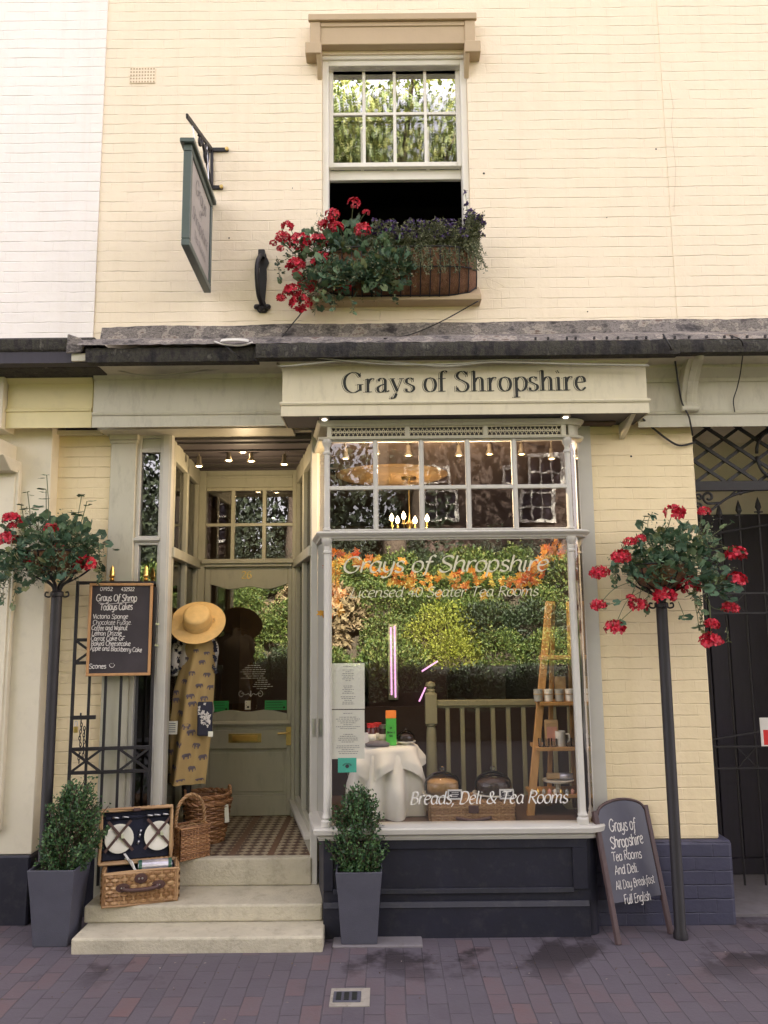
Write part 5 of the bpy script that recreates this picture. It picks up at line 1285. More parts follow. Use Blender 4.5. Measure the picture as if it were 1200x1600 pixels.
geraniums('geranium', 'red geraniums with long arching stems in the basket on the right post', 'plant', c,
    [(at(1045, 872, YRr-.02), .26, .22, .17, 170), (at(1050, 895, YRr-.13), .18, .10, .10, 80), (at(1010, 890, YRr-.05), .13, .14, .12, 65), (at(1085, 860, YRr-.05), .13, .15, .14, 60), (at(1105, 915, YRr-.08), .12, .13, .09, 50), (at(1035, 850, YRr+.05), .16, .14, .12, 40)],
    fl([(1054, 801, 15), (1100, 799, 9), (971, 870, 14), (984, 847, 9), (1001, 842, 8), (937, 895, 14), (1037, 887, 19), (1150, 866, 15), (1150, 907, 15), (1075, 914, 18), (1039, 932, 16), (997, 946, 14), (986, 934, 7), (935, 946, 11), (960, 981, 15), (1141, 950, 12), (1111, 976, 11), (1111, 1001, 16)], YRr),
    extra=[(at(965, 860, YRr), .22, -.1), (at(975, 850, YRr), .2, -.35), (at(1012, 900, YRr), .25, -.1), (at(1095, 930, YRr-.1), .22, 0), (at(1085, 920, YRr-.1), .28, .1), (at(1135, 980, YRr-.1), .1, .1)], group=None)
gt_ = bpy.data.objects['geranium.001']; m = MB(); s2 = MB()
for pts in (((1080, 880), (1110, 840), (1145, 815)), ((1085, 860), (1120, 850), (1150, 862)), ((1090, 905), (1120, 920), (1145, 912)), ((1095, 930), (1115, 950), (1138, 953)), ((1020, 870), (1012, 820), (1020, 800)), ((1015, 870), (1003, 830), (1008, 805)), ((1010, 920), (980, 935), (940, 948)), ((1015, 930), (980, 960), (962, 978)), ((1060, 940), (1068, 960), (1068, 965)), ((1085, 940), (1090, 965), (1092, 985))):
    P = [at(x, y, YRr-.08) for x, y in pts]; s2.tube(crom(P, 5), .0022, 4, False)
    for k in range(3): round_leaf(m, P[-1].lerp(P[1], rnd.uniform(0, .5)), rdir(-.3, .3), V(rnd.uniform(-.5, .5), -.6, .7).normalized(), rnd.uniform(.020, .036))
m.build('foliage', 'leaf_ger', gt_, recalc=False); s2.build('stem', 'stem', gt_)

# window box: half round iron cradle with coco liner on the sill
wbx0, wbx1 = PX(505, 430, YW-.16), PX(747, 430, YW-.16); zb0, zb1 = PZ(620, 459, YW-.2), PZ(620, 392, YW-.2)
wb = thing('window_box', 'long black iron cradle with brown coir liner on the upstairs sill', 'window box', ((wbx0+wbx1)/2, YW-.1, zb0))
hw, D_ = zb1-zb0, .25; ybk = YW-.01
def cradle(f, a, x): return V(x, ybk-D_*f*math.sin(a), zb1-hw*f*(1-math.cos(a)) if False else zb1-hw*f*math.sin(min(a, R(90)))**.0*(1-math.cos(a))*1.0)
def sect(x, f=1, n=8):
    g = .55+.45*f; zc = zb1-hw*.08
    return [V(x, ybk-D_*f*(math.sin(R(90)*i/n)**.8), zb1-hw*g*(math.cos(R(90)*i/n)**.85)) for i in range(n+1)]
m = MB(); n = 8; xsx = [wbx0+(wbx1-wbx0)*i/20 for i in range(21)]; P = []
for i, x in enumerate(xsx):
    e = min(1, min(x-wbx0, wbx1-x)/.26); f = .30+.70*math.sqrt(max(0, 1-(1-e)**2)); P += [p+V(0, 0, 0) for p in sect(x, f*.97, n)]
m.add(P, [(i*(n+1)+j, (i+1)*(n+1)+j, (i+1)*(n+1)+j+1, i*(n+1)+j+1) for i in range(20) for j in range(n)]+[tuple(range(n+1)), tuple(range(20*(n+1)+n, 20*(n+1)-1, -1))]); m.build('liner', 'coco', wb, smooth=40)
m = MB()
for i in range(17):
    x = wbx0+(wbx1-wbx0)*i/16; e = min(1, min(x-wbx0, wbx1-x)/.26); f = .31+.70*math.sqrt(max(0, 1-(1-e)**2)); xo = x
    m.tube(sect(xo, f*1.01, n), .0045, 5, False)
for ff in (n, n-2, 2):
    m.tube([sect(x, (.32+.69*math.sqrt(max(0, 1-(1-min(1, min(x-wbx0, wbx1-x)/.26))**2)))*1.02, n)[ff] for x in xsx], .005, 5)
m.build('iron_cradle', 'black_iron', wb)
m = MB(); m.add([(wbx0+.02, ybk, zb1-.02), (wbx1-.02, ybk, zb1-.02), (wbx1-.1, ybk-D_+.03, zb1-.02), (wbx0+.1, ybk-D_+.03, zb1-.02)], [(0, 1, 2, 3)]); m.build('soil', 'soil', wb)
Yb = YW-.16
geraniums('geranium', 'red geraniums tumbling over the left end of the upstairs window box', 'plant', at(530, 420, Yb),
    [(at(545, 395, Yb), .22, .18, .17, 150), (at(600, 425, Yb-.13), .16, .08, .13, 90), (at(560, 432, Yb-.15), .22, .07, .09, 80), (at(520, 425, Yb-.13), .12, .08, .10, 45), (at(622, 408, Yb-.12), .12, .07, .10, 45), (at(500, 400, Yb), .16, .14, .20, 90), (at(585, 400, Yb-.04), .15, .14, .17, 80), (at(560, 440, Yb-.1), .20, .09, .10, 70), (at(495, 450, Yb-.08), .13, .1, .12, 45), (at(470, 400, Yb), .12, .1, .16, 25)],
    fl([(553, 317, 10), (519, 335, 11), (507, 352, 11), (526, 356, 11), (567, 359, 13), (572, 332, 6), (449, 353, 10), (441, 370, 11), (468, 378, 17), (498, 376, 14), (504, 403, 11), (462, 415, 15), (465, 430, 8), (481, 446, 15), (458, 454, 13), (470, 474, 17), (536, 448, 13), (620, 408, 10), (493, 411, 9), (439, 465, 8), (427, 380, 6), (438, 388, 6), (450, 460, 9), (515, 345, 9)], Yb),
    extra=[(at(432, 400, Yb), .18, 0), (at(520, 460, Yb-.14), .12, 0), (at(548, 462, Yb-.14), .12, 0), (at(495, 470, Yb-.12), .1, 0), (at(440, 350, Yb), .15, -.1), (at(610, 430, Yb-.1), .2, 0)], group=None)
# lavender-like trailing plant on the right
tp = thing('trailing_plant', 'grey green trailing plant with purple flowers at the right end of the window box', 'plant', at(680, 400, Yb)); m = MB(); s2 = MB(); pf = MB()
for i in range(380):
    x = rnd.uniform(585, 768); b0 = at(min(x, 738), 392, Yb+rnd.uniform(-.08, .08)); up_ = rnd.random() < .64
    h = rnd.uniform(.05, .19) if up_ else -rnd.uniform(.06, .22); dxx = (x-675)/1250*.3
    if x > 720 and up_: h += rnd.uniform(0, .09)
    pts = [b0, b0+V(dxx*.6+rnd.uniform(-.03, .03), -.03, max(.04, h*.6)), b0+V(dxx*1.6+rnd.uniform(-.05, .05), -.07 if up_ else -.13, h)]
    C = crom(pts, 6); s2.tube(C, .0016, 4, False)
    for p in C[2:]:
        for k in range(4): leaf(m, p+rdir()*.01, rdir(), rdir(0, 1), rnd.uniform(.012, .028), rnd.uniform(.006, .011))
    if up_ and rnd.random() < .55:
        p = C[-1]
        for k in range(5): leaf(pf, p, rdir(-.3, .6), rdir(), .026, .020)
for px, py in ((739, 333), (728, 318), (745, 345), (727, 300), (733, 350), (700, 345)):
    p = at(px, py, Yb); q = at(min(px, 730), 395, Yb); s2.tube(crom([q, q.lerp(p, .5)+V(.02, 0, 0), p], 5), .0018, 4, False)
    for k in range(9): leaf(pf, p, rdir(), rdir(), .024, .02)
    for k in range(14): leaf(m, q.lerp(p, rnd.random())+rdir()*.012, rdir(), rdir(), .02, .009)
m.build('foliage', 'leaf_trail', tp, recalc=False); s2.build('stem', 'stem', tp); pf.build('flowers', 'petal_purple', tp, recalc=False)
# ------------------------------------------------------------------ folded-back porch gate with the cakes board
GA, GB = at(110, 1171, .41), at(235, 1168, .48)
gd = V(GB.x-GA.x, GB.y-GA.y, 0); GL_ = gd.length; gd.normalize(); gn = V(gd.y, -gd.x, 0); G0 = V(GA.x, GA.y, 0)
pg = thing('iron_gate', 'narrow black iron gate with gold finials folded back beside the porch', 'gate', G0)
def gp(u, z, t=0): return G0+gd*u+gn*t+V(0, 0, z)
gz1 = at(120, 908, .41).z; gz0 = .20; zr1, zr2 = GA.z, at(108, 1208, .41).z; zt1_, zt2_ = at(118, 1000, .41).z, at(118, 1036, .41).z
m = MB()
for u in (0, GL_): m.bar(gp(u, gz0), gp(u, gz1 if u == 0 else gz1-.04), .026, .018, up=gd)
for z in (zr1, zr2, zt1_, zt2_, gz1-.012): m.bar(gp(0, z), gp(GL_, z), .014, .022)
m.build('frame', 'black_iron', pg, bevel=.002)
us = [GL_*f for f in (.20, .405, .60, .805)]
for u in us:
    m = MB(); m.bar(gp(u, gz0+.02, -.004), gp(u, gz1-.02, -.004), .016, .016, up=gd); m.build('bar', 'black_iron', pg)
m = MB()
for za, zb in ((zr2, zr1), (zt2_, zt1_)):
    for a, b in ((0, .40), (.60, 1.0)): m.bar(gp(GL_*a, za, .006), gp(GL_*b, zb, .006), .008, .016); m.bar(gp(GL_*a, zb, .010), gp(GL_*b, za, .010), .008, .016)
m.build('cross_brace', 'black_iron', pg)
m = MB(); zl_ = at(125, 1121, .41).z; m.bar(gp(.0, zl_, .015), gp(.155, zl_, .015), .01, .026); m.tube([gp(.06, zl_+.013, .02), gp(.06, zl_+.03, .02)], .006, 6); m.build('slide_bolt', 'black_iron', pg)
for u in (.215, .425):
    if u < GL_ or True:
        p = gp({.215: GL_*.43, .425: GL_*.87}[u], gz1+.0, -.01); m = MB(); m.lathe([(.014, 0), (.02, .01), (.012, .02), (.022, .035), (.015, .05), (.019, .062), (.010, .08), (.013, .088), (0, .11)], p, 10); m.build('finial', 'gold', pg, smooth=50)
m = MB()
for z in (at(243, 975, .5).z, at(243, 1008, .5).z): m.bar(gp(GL_, z), gp(GL_+.035, z), .016, .014)
m.build('hinge', 'steel', pg)
# padlock and chain
pl_ = thing('padlock', 'small brass padlock hanging from the gate bolt beside the chain', 'padlock', gp(.035, zl_-.05, .03))
p = gp(.035, zl_-.075, .03); m = MB(); m.obox(p, gd*.014, gn*.007, V(0, 0, .020)); m.build('body', 'brass', pl_, bevel=.003)
m = MB(); m.tube([p+gd*(.008*s_)+V(0, 0, h) for s_, h in ((-1, .018), (-1, .045), (-.6, .054), (.6, .054), (1, .045), (1, .018))], .003, 6); m.build('shackle', 'steel', pl_)
m = MB()
for k in range(13):
    c = gp(.066+.004*math.sin(k), zl_-.025-k*.021, .03); ax = gd if k % 2 else gn
    m.tube([c+ax*(.006*math.cos(t*R(30)))+V(0, 0, .015*math.sin(t*R(30))) for t in range(13)], .0028, 5, False)
for k in range(9):
    c = gp(.088+.002*math.sin(k*2), zl_-.03-k*.021-.04, .026); ax = gn if k % 2 else gd
    m.tube([c+ax*(.006*math.cos(t*R(30)))+V(0, 0, .015*math.sin(t*R(30))) for t in range(13)], .0028, 5, False)
tag(m.build('chain', 'black_iron', None, smooth=True), 'dark steel chain dangling from the gate bolt', 'chain')
# chalkboard
fB = .034
def bfind(px, py, tt):        # point of the gate's plane pushed forward by tt
    lo = at(px, py, .2); nrm = gn; c = G0+gn*tt; o = V(0, -5, CAMZ); dd = lo-o; k = (c-o).dot(nrm)/dd.dot(nrm); return o+dd*k
c00, c11 = bfind(132, 1057, .045), bfind(239, 911, .045)
ub = lambda p: (p-G0).dot(gd)
u0, u1, z0, z1 = ub(c00)+.006, ub(c11), c00.z, c11.z
cb = thing('chalkboard', 'wooden framed menu chalkboard of cakes hung on the folded iron gate', 'chalkboard', gp(u0, z0, .03))
def gb(mb, ua, ub_, za, zb, ta, tb): mb.obox(gp((ua+ub_)/2, (za+zb)/2, (ta+tb)/2), gd*(ub_-ua)/2, gn*(tb-ta)/2, V(0, 0, (zb-za)/2))
fw_ = .018
m = MB(); gb(m, u0+fw_, u1-fw_, z0+fw_, z1-fw_, .024, .036); pnl = m.build('board', 'blackboard', cb)
m = MB(); gb(m, u0, u1, z1-fw_, z1, .02, .046); gb(m, u0, u1, z0, z0+fw_, .02, .046); gb(m, u0, u0+fw_, z0+fw_, z1-fw_, .02, .046); gb(m, u1-fw_, u1, z0+fw_, z1-fw_, .02, .046); m.build('frame', 'pine_frame', cb, bevel=.003)
m = MB()
def bt(s, xa, xb, yb, hp, W=.75, jit=.28, rot=0, pen='chalk'):
    a, b = bfind(xa, yb, .037), bfind(xb, yb, .037); h = abs(bfind(xa, yb-hp, .037).z-a.z); uu = (gd+V(0, 0, rot)).normalized()
    text(m, s, a, uu, V(0, 0, 1), h, pen, W, .08, jit, fit=(b-a).length)
bt('01952', 156, 176, 923, 5.5, 1.2); bt('432522', 189, 210, 923.5, 5.5, 1.2)
bt('Grays Of Shrop', 150, 214, 939, 10, 1.0, rot=-.01); m.tube([bfind(154, 942, .0375), bfind(170, 944, .0375), bfind(190, 942, .0375), bfind(213, 940, .0375)], .0022, 4)
bt('Todays Cakes', 156, 207, 953, 9.5, 1.0)
for s_, xa, xb, y, W in (('Victoria Sponge', 145, 200, 966.5, 1), ('Chocolate Fudge.', 145, 206, 976, .75), ('Coffee and Walnut', 143, 199, 984.5, 1), ('Lemon Drizzle', 143, 190, 993, 1), ('Carrot Cake GF', 142, 195, 1001, 1.05), ('Baked Cheesecake', 142, 204, 1009, 1.05), ('Apple and Blackberry Cake', 141, 222, 1016, 1.0), ('Scones', 139, 166, 1044.5, 1.15)):
    bt(s_, xa, xb, y, 6.8, W, rot=-.05 if s_[0] == 'A' else -.01)
c = bfind(175, 1039, .0375); m.tube([c+gd*(.016*math.cos(R(t)))+V(0, 0, .016*math.sin(R(t))) for t in range(160, 385, 15)], .0022, 4)
for s_ in (-1, 1): m.tube([c+gd*.006*s_+V(0, 0, .006), c+gd*.007*s_+V(0, 0, .013)], .002, 4)
m.build('lettering', 'chalk', pnl, recalc=False)

# ------------------------------------------------------------------ A-board by the pier
Lb = at(963, 1482, -.02); Lb.z = 0.0; Lb = at(963, 1482, -.015); Rb = at(1052, 1462, .16)
ab_d = V(Rb.x-Lb.x, Rb.y-Lb.y, 0); AW = ab_d.length; ab_d.normalize(); an = V(ab_d.y, -ab_d.x, 0); B0 = V(Lb.x, Lb.y, 0)
LEAN = .235
av = (V(0, 0, 1)-an*LEAN).normalized(); afn = ab_d.cross(av).normalized()
asign = thing('pavement_sign', 'dark arched pavement chalkboard on wooden legs standing before the brick pier', 'pavement sign', B0)
def ap(u, v, t=0): return B0+ab_d*u+av*v+afn*t
HB = .765
m = MB()
m.bar(ap(.018, 0, .0), ap(.018, HB-.03, .0), .032, .026, up=afn); lg = m.build('leg', 'dark_wood', asign, bevel=.003)
m = MB(); m.bar(ap(AW-.018, .0, 0), ap(AW-.018, HB-.03, 0), .032, .026, up=afn); m.build('leg', 'dark_wood', asign, bevel=.003)
bb = .215
poly = [(.034, bb), (AW-.034, bb), (AW-.034, HB-.05)]+[(AW/2+(AW/2-.034)*math.cos(R(t)), HB-.05+.072*math.sin(R(t))) for t in range(15, 180, 15)]+[(.034, HB-.05)]
m = MB(); m.prism(poly, lambda u, v, t: ap(u, v, t), -.008, .006); abp = m.build('board', 'slate_board', asign, bevel=.002)
m = MB()
rim = [ap(u, v, .004) for u, v in poly[2:]]; m.tube(rim, .009, 6); m.build('rim', 'dark_wood', asign, smooth=True)
for u in (.03, AW-.03):
    f = ap(u, .02, 0)-an*.40; f.z = 0; m = MB(); m.bar(f, ap(u, HB-.06, -.025), .03, .022, up=afn); m.build('leg', 'dark_wood', asign, bevel=.003)
m = MB(); p = [ap(u, HB-.06, -.025) for u in (.03, AW-.03)]; q = [ap(u, .02, 0)-an*.40 for u in (.03, AW-.03)]
m.add([p[0].lerp(q[0], .02), p[1].lerp(q[1], .02), p[1].lerp(q[1], .7), p[0].lerp(q[0], .7)], [(0, 1, 2, 3)]); m.build('rear_board', 'slate_board', asign, thick=.008)
def afind(px, py):
    o = V(0, -5, CAMZ); dd = at(px, py, 0)-o; k = (ap(0, 0, .0075)-o).dot(afn)/dd.dot(afn); return o+dd*k
m = MB()
for s_, xa, ya, xb, yb_, hp, W in (('Grays of', 953, 1300, 994, 1296, 18, .7), ('Shropshire', 955, 1326, 1006, 1318, 17, .8), ('Tea Rooms', 957, 1346, 1003, 1340, 14, .72), ('And Deli.', 961, 1367, 998, 1362, 14, .72), ('All Day Breakfast', 963, 1391, 1023, 1379, 13, .6), ('Full English', 976, 1413, 1017, 1406, 14, .6)):
    a, b = afind(xa, ya), afind(xb, yb_); uu = (b-a).normalized(); vv = afn.cross(uu).normalized(); h = (afind(xa, ya-hp)-a).length
    text(m, s_, a, uu, vv, h, 'chalk', W, .05, .3, fit=(b-a).length)
m.build('lettering', 'chalk', abp, recalc=False)

# ------------------------------------------------------------------ wicker
def wicker_panel(mb, o, u, v, n, L, H, rows, stakes, r=.006, amp=.007, rim=True):
    """woven panel: rods along u bending in front of and behind the stakes along v"""
    o = Vector(o); S = stakes*4
    for k in range(rows):
        z = H*(k+.5)/rows; ph = k % 2
        mb.tube([o+u*(L*i/S)+v*z+n*(amp*math.cos(math.pi*(i/4+ph))) for i in range(S+1)], min(r, H/rows*.56), 5, False)
    for i in range(stakes+1): mb.tube([o+u*(L*i/stakes), o+u*(L*i/stakes)+v*H], r*.75, 5, False)
def wicker_round(mb, c, r0, r1, h, rows, stakes, r=.006, amp=.006, sy=1):
    S = stakes*4
    for k in range(rows):
        z = h*(k+.5)/rows; rr = r0+(r1-r0)*(z/h)**.8; ph = k % 2
        mb.tube([Vector(c)+V((rr+amp*math.cos(math.pi*(i/4+ph)))*math.cos(2*math.pi*i/S), (rr+amp*math.cos(math.pi*(i/4+ph)))*sy*math.sin(2*math.pi*i/S), z) for i in range(S+1)], min(r, h/rows*.56), 5, False)
    for i in range(stakes):
        a = 2*math.pi*i/stakes; mb.tube([Vector(c)+V(r0*math.cos(a), r0*sy*math.sin(a), 0), Vector(c)+V(r1*math.cos(a), r1*sy*math.sin(a), h)], r*.7, 5, False)
def rod_rim(mb, pts, r, tw=.35, n=2):
    """two rods twisted along a closed or open line"""
    P = []
    for a, b in zip(pts[:-1], pts[1:]): P += [a.lerp(b, j/4) for j in range(4)]
    P.append(pts[-1])
    for s_ in range(n):
        Q = []
        for i, p in enumerate(P):
            t = (P[min(i+1, len(P)-1)]-P[max(i-1, 0)]).normalized(); a = t.orthogonal(); a = V(0, 0, 1).cross(t); a = a.normalized() if a.length > .1 else t.orthogonal().normalized(); b = t.cross(a)
            g = i*tw*2+s_*2*math.pi/n; Q.append(p+(a*math.cos(g)+b*math.sin(g))*r*.7)
        mb.tube(Q, r, 5)

# picnic hamper, open
H0 = at(160, 1419, .12); H0.z = z2s+.002; ha = R(17); hu = V(math.cos(ha), math.sin(ha), 0); hv = V(-math.sin(ha), math.cos(ha), 0); up = V(0, 0, 1)
HL, HW, HH = .435, .215, .195
hm = thing('picnic_hamper', 'open wicker picnic hamper with navy lining and strapped plates on the stone steps', 'hamper', H0)
def hp(u, v, z): return H0+hu*u+hv*v+up*z
m = MB()
wicker_panel(m, hp(.012, 0, .012), hu, up, -hv, HL-.024, HH-.02, 8, 15, .0125, .008)
wicker_panel(m, hp(HL, .012, .012), hv, up, hu, HW-.024, HH-.02, 8, 8, .0125, .008)
wicker_panel(m, hp(HL-.012, HW, .012), -hu, up, hv, HL-.024, HH-.02, 8, 15, .0125, .008)
wicker_panel(m, hp(0, HW-.012, .012), -hv, up, -hu, HW-.024, HH-.02, 8, 8, .0125, .008)
for z in (.008, HH-.004): rod_rim(m, [hp(0, 0, z), hp(HL, 0, z), hp(HL, HW, z), hp(0, HW, z), hp(0, 0, z)], .008)
for a, b in ((0, 0), (HL, 0), (HL, HW), (0, HW)): m.tube([hp(a, b, 0), hp(a, b, HH)], .008, 6)
m.build('basket', 'wicker', hm)
m = MB()
for q in ((.016, .016, HL-.016, .02), (.016, HW-.02, HL-.016, HW-.016), (.016, .02, .02, HW-.02), (HL-.02, .02, HL-.016, HW-.02)): m.obox(hp((q[0]+q[2])/2, (q[1]+q[3])/2, HH*.5), hu*(q[2]-q[0])/2, hv*(q[3]-q[1])/2, up*(HH*.47))
m.obox(hp(HL/2, HW/2, HH*.62), hu*(HL/2-.022), hv*(HW/2-.022), up*.004); m.build('lining', 'navy_cloth', hm)
# lid standing open, leaning back
lv = (up*.985+hv*.17).normalized(); lw = hu.cross(lv).normalized()      # lw points forward? hu x lv
if lw.dot(hv) > 0: lw = -lw
LO = hp(-.035, HW+.008, HH+.005); LHt = .315; LT = .07
def lp_(u, v, t=0): return LO+hu*u+lv*v+lw*t
m = MB()
for o, uu, vv, nn_, L, Hh, st in ((lp_(0, 0, -.0), hu, lw*1, -lv, HL, LT, 15), (lp_(0, LHt, 0), hu, lw, lv, HL, LT, 15), (lp_(0, 0, 0), lv, lw, -hu, LHt, LT, 9), (lp_(HL, 0, 0), lv, lw, hu, LHt, LT, 9)):
    wicker_panel(m, o, uu, vv, nn_, L, Hh, 5, st, .008, .005)
wicker_panel(m, lp_(0, 0, 0), hu, lv, -lw, HL, LHt, 12, 15, .010, .006)
rod_rim(m, [lp_(0, 0, LT), lp_(HL, 0, LT), lp_(HL, LHt, LT), lp_(0, LHt, LT), lp_(0, 0, LT)], .009)
lid = m.build('lid', 'wicker', hm)
m = MB(); m.obox(lp_(HL/2, LHt/2, .03), hu*(HL/2-.014), lv*(LHt/2-.014), lw*.006)
for v_ in (LHt-.05,): m.tube([lp_(.03+i*(HL-.06)/12, v_, .04+.006*math.sin(i*1.5)) for i in range(13)], .014, 8)
m.build('lining', 'navy_cloth', lid, bevel=.004)
m = MB()
for u in (.09, .15, .3, .345, .40): m.tube([lp_(u-.02, LHt-.045, .062), lp_(u+.02, LHt-.05, .064)], [.008, .005], 6)
for u, z in ((.235, .14), (.24, .165), (.228, .10)): m.tube([lp_(u, z, .045), lp_(u+.008, z+.02, .048)], .007, 6)
m.build('cutlery', 'steel', lid, smooth=True)
for u in (.115, .355):
    c = lp_(u, .142, .045); Mx = Matrix((hu, lv, lw)).transposed().to_4x4()
    m = MB(); m.lathe([(0, .004), (.055, .003), (.062, .006), (.086, .014), (.088, .017), (.085, .018), (.06, .010), (.0, .008)], c, 28, M=Mx)
    tag(m.build('plate', 'china', None, smooth=40), 'white china plate strapped in the open hamper lid, nearer the %s' % ('wine basket' if u > .2 else 'left planter'), 'plate', 'plates strapped in the hamper lid')
    m = MB()
    for s_ in (-1, 1): m.bar(c+hu*.085*s_-lv*.075+lw*.020, c-hu*.07*s_+lv*.105+lw*.022, .016, .003, up=lw)
    st_ = m.build('strap', 'leather', lid)
    m = MB(); m.obox(c+hu*.02+lv*.012+lw*.027, hu*.009, lv*.012, lw*.002); m.build('buckle', 'steel', st_)
m = MB(); m.obox(lp_(HL/2, LHt-.005, LT-.02), hu*.024, lv*.012, lw*.034); m.build('clasp', 'leather', lid, bevel=.004)
m = MB(); fz_ = HH*.78
m.lathe([(.030, 0), (.030, .006), (.0, .008)], hp(HL*.5, -.016, HH*.80), 14, sx=1.3, M=Matrix((hu, up, -hv)).transposed().to_4x4())
m.build('clasp', 'leather', hm, bevel=.002)
m = MB(); P = [hp(HL*.24, -.014, HH*.56), hp(HL*.32, -.03, HH*.50), hp(HL*.5, -.034, HH*.485), hp(HL*.68, -.03, HH*.50), hp(HL*.76, -.014, HH*.56)]; m.tube(crom(P, 6), .012, 8)
for u in (.26, .74):
    m.lathe([(.026, 0), (.026, .006), (0, .009)], hp(HL*u, -.012, HH*.56), 12, sx=1.6, M=Matrix((hu, up, -hv)).transposed().to_4x4())
m.build('handle', 'leather', hm, smooth=50)
m = MB()
for u in (.245, .275, .725, .755, .475, .52): m.lathe([(.007, 0), (.005, .005), (0, .006)], hp(HL*u, -.022, HH*(.56 if u < .3 or u > .7 else .8)), 8, M=Matrix((hu, up, -hv)).transposed().to_4x4())
m.build('stud', 'steel', hm)
m = MB(); m.tube(crom([lp_(.155, .02, .05), hp(.16, HW*.5, HH+.03), hp(.185, HW*.25, HH-.02)], 6), .006, 5); m.bar(lp_(.15, .05, .05), hp(.19, HW*.3, HH-.02), .016, .003); m.build('ribbon', 'white_vinyl', hm)
m = MB(); a, b = hp(.20, HW*.55, HH-.01), hp(HL-.03, HW*.55, HH-.01); m.tube([a, a.lerp(b, .12), a.lerp(b, .5), a.lerp(b, .88), b], [.034, .04, .04, .04, .034], 14); rl = tag(m.build('rolled_rug', 'foil', None, smooth=40), 'rolled shiny picnic rug lying in the open hamper', 'rug')
m = MB()
for f in (.06, .94): m.tube([a.lerp(b, f-.05), a.lerp(b, f+.05)], .042, 14)
m.build('band', 'bottle_green', rl)

# six-bottle wine basket
wbc = at(296, 1330, .57); wbc.z = ZFL+.004; wa = R(-38); wu = V(math.cos(wa), math.sin(wa), 0); wv = V(-math.sin(wa), math.cos(wa), 0)
wu = V(math.cos(R(42)), math.sin(R(42)), 0); wv = V(-math.sin(R(42)), math.cos(R(42)), 0)
wk = thing('wine_basket', 'six compartment wicker bottle carrier with hooped handle on the top step', 'basket', wbc); L_, W_, H_ = .215, .145, .20
def wp(u, v, z): return wbc+wu*u+wv*v+up*z
m = MB(); hl, hw_ = L_/2, W_/2
wicker_panel(m, wp(-hl, -hw_, 0), wu, up, -wv, L_, H_, 17, 10, .006, .004); wicker_panel(m, wp(hl, -hw_, 0), wv, up, wu, W_, H_, 17, 7, .006, .004)
wicker_panel(m, wp(hl, hw_, 0), -wu, up, wv, L_, H_, 17, 10, .006, .004); wicker_panel(m, wp(-hl, hw_, 0), -wv, up, -wu, W_, H_, 17, 7, .006, .004)
rod_rim(m, [wp(-hl, -hw_, H_), wp(hl, -hw_, H_), wp(hl, hw_, H_), wp(-hl, hw_, H_), wp(-hl, -hw_, H_)], .006); m.build('basket', 'wicker_dark', wk)
m = MB()
for u in (-hl/3, hl/3): rod_rim(m, [wp(u, -hw_, H_-.004), wp(u, hw_, H_-.004)], .005)
rod_rim(m, [wp(-hl, 0, H_-.004), wp(hl, 0, H_-.004)], .005); m.obox(wp(0, 0, H_*.35), wu*(hl-.01), wv*(hw_-.01), up*.004); m.build('divider', 'wicker', wk)
m = MB(); rod_rim(m, crom([wp(-hl*.98, 0, H_-.05), wp(-hl*.98, 0, H_+.05), wp(-hl*.72, 0, H_+.15), wp(0, 0, H_+.195), wp(hl*.72, 0, H_+.15), wp(hl*.98, 0, H_+.05), wp(hl*.98, 0, H_-.05)], 5), .008); m.build('handle', 'wicker', wk)

# log baskets, one inside the other
lbx = at(323, 1290, .98); lbx.z = ZFL+.002
for k, (dz, lab) in enumerate(((0, 'large round wicker basket on the porch tiles holding a second basket'), (.045, 'round wicker basket nested in the larger one, with an orange bundle inside'))):
    b = lbx+V(.0, 0, dz); t = thing('log_basket', lab, 'basket', b, 'nested log baskets'); m = MB(); s_ = 1-.06*k
    wicker_round(m, b, .115*s_, .165*s_, .27, 17, 18, .009, .006); m.build('basket', 'wicker_dark', t)
    m = MB(); rod_rim(m, [b+V(.168*s_*math.cos(R(a)), .168*s_*math.sin(R(a)), .275) for a in range(0, 361, 15)], .010); m.build('rim', 'wicker_dark', t)
    m = MB(); m.lathe([(0, .01), (.11*s_, .01)], b, 18); m.build('base', 'wicker_dark', t) if k == 0 else None
    for q in (0, 180):
        m = MB(); a = R(q+20); c = b+V(.17*s_*math.cos(a), .17*s_*math.sin(a), .27); tn = V(-math.sin(a), math.cos(a), 0); rod_rim(m, crom([c-tn*.05, c-tn*.035+up*.045, c+tn*.035+up*.045, c+tn*.05], 4), .006); m.build('handle', 'wicker_dark', t) if k == 1 else None
m = MB(); c = lbx+V(.0, -.05, .265); m.lathe([(0, -.04), (.03, -.03), (.045, 0), (.035, .02), (.0, .03)], c, 14, sx=1.1); tag(m.build('orange_bundle', 'orange_card', None, smooth=True), 'small orange bundle lying in the nested log basket', 'bundle')
m = MB(); m.obox(lbx+V(.155, -.075, .20), V(.012, .01, 0), V(.002, -.002, 0), V(.004, 0, -.06)); tag(m.build('swing_tag', 'paper', None), 'long white paper tag hanging from the log basket rim', 'tag')

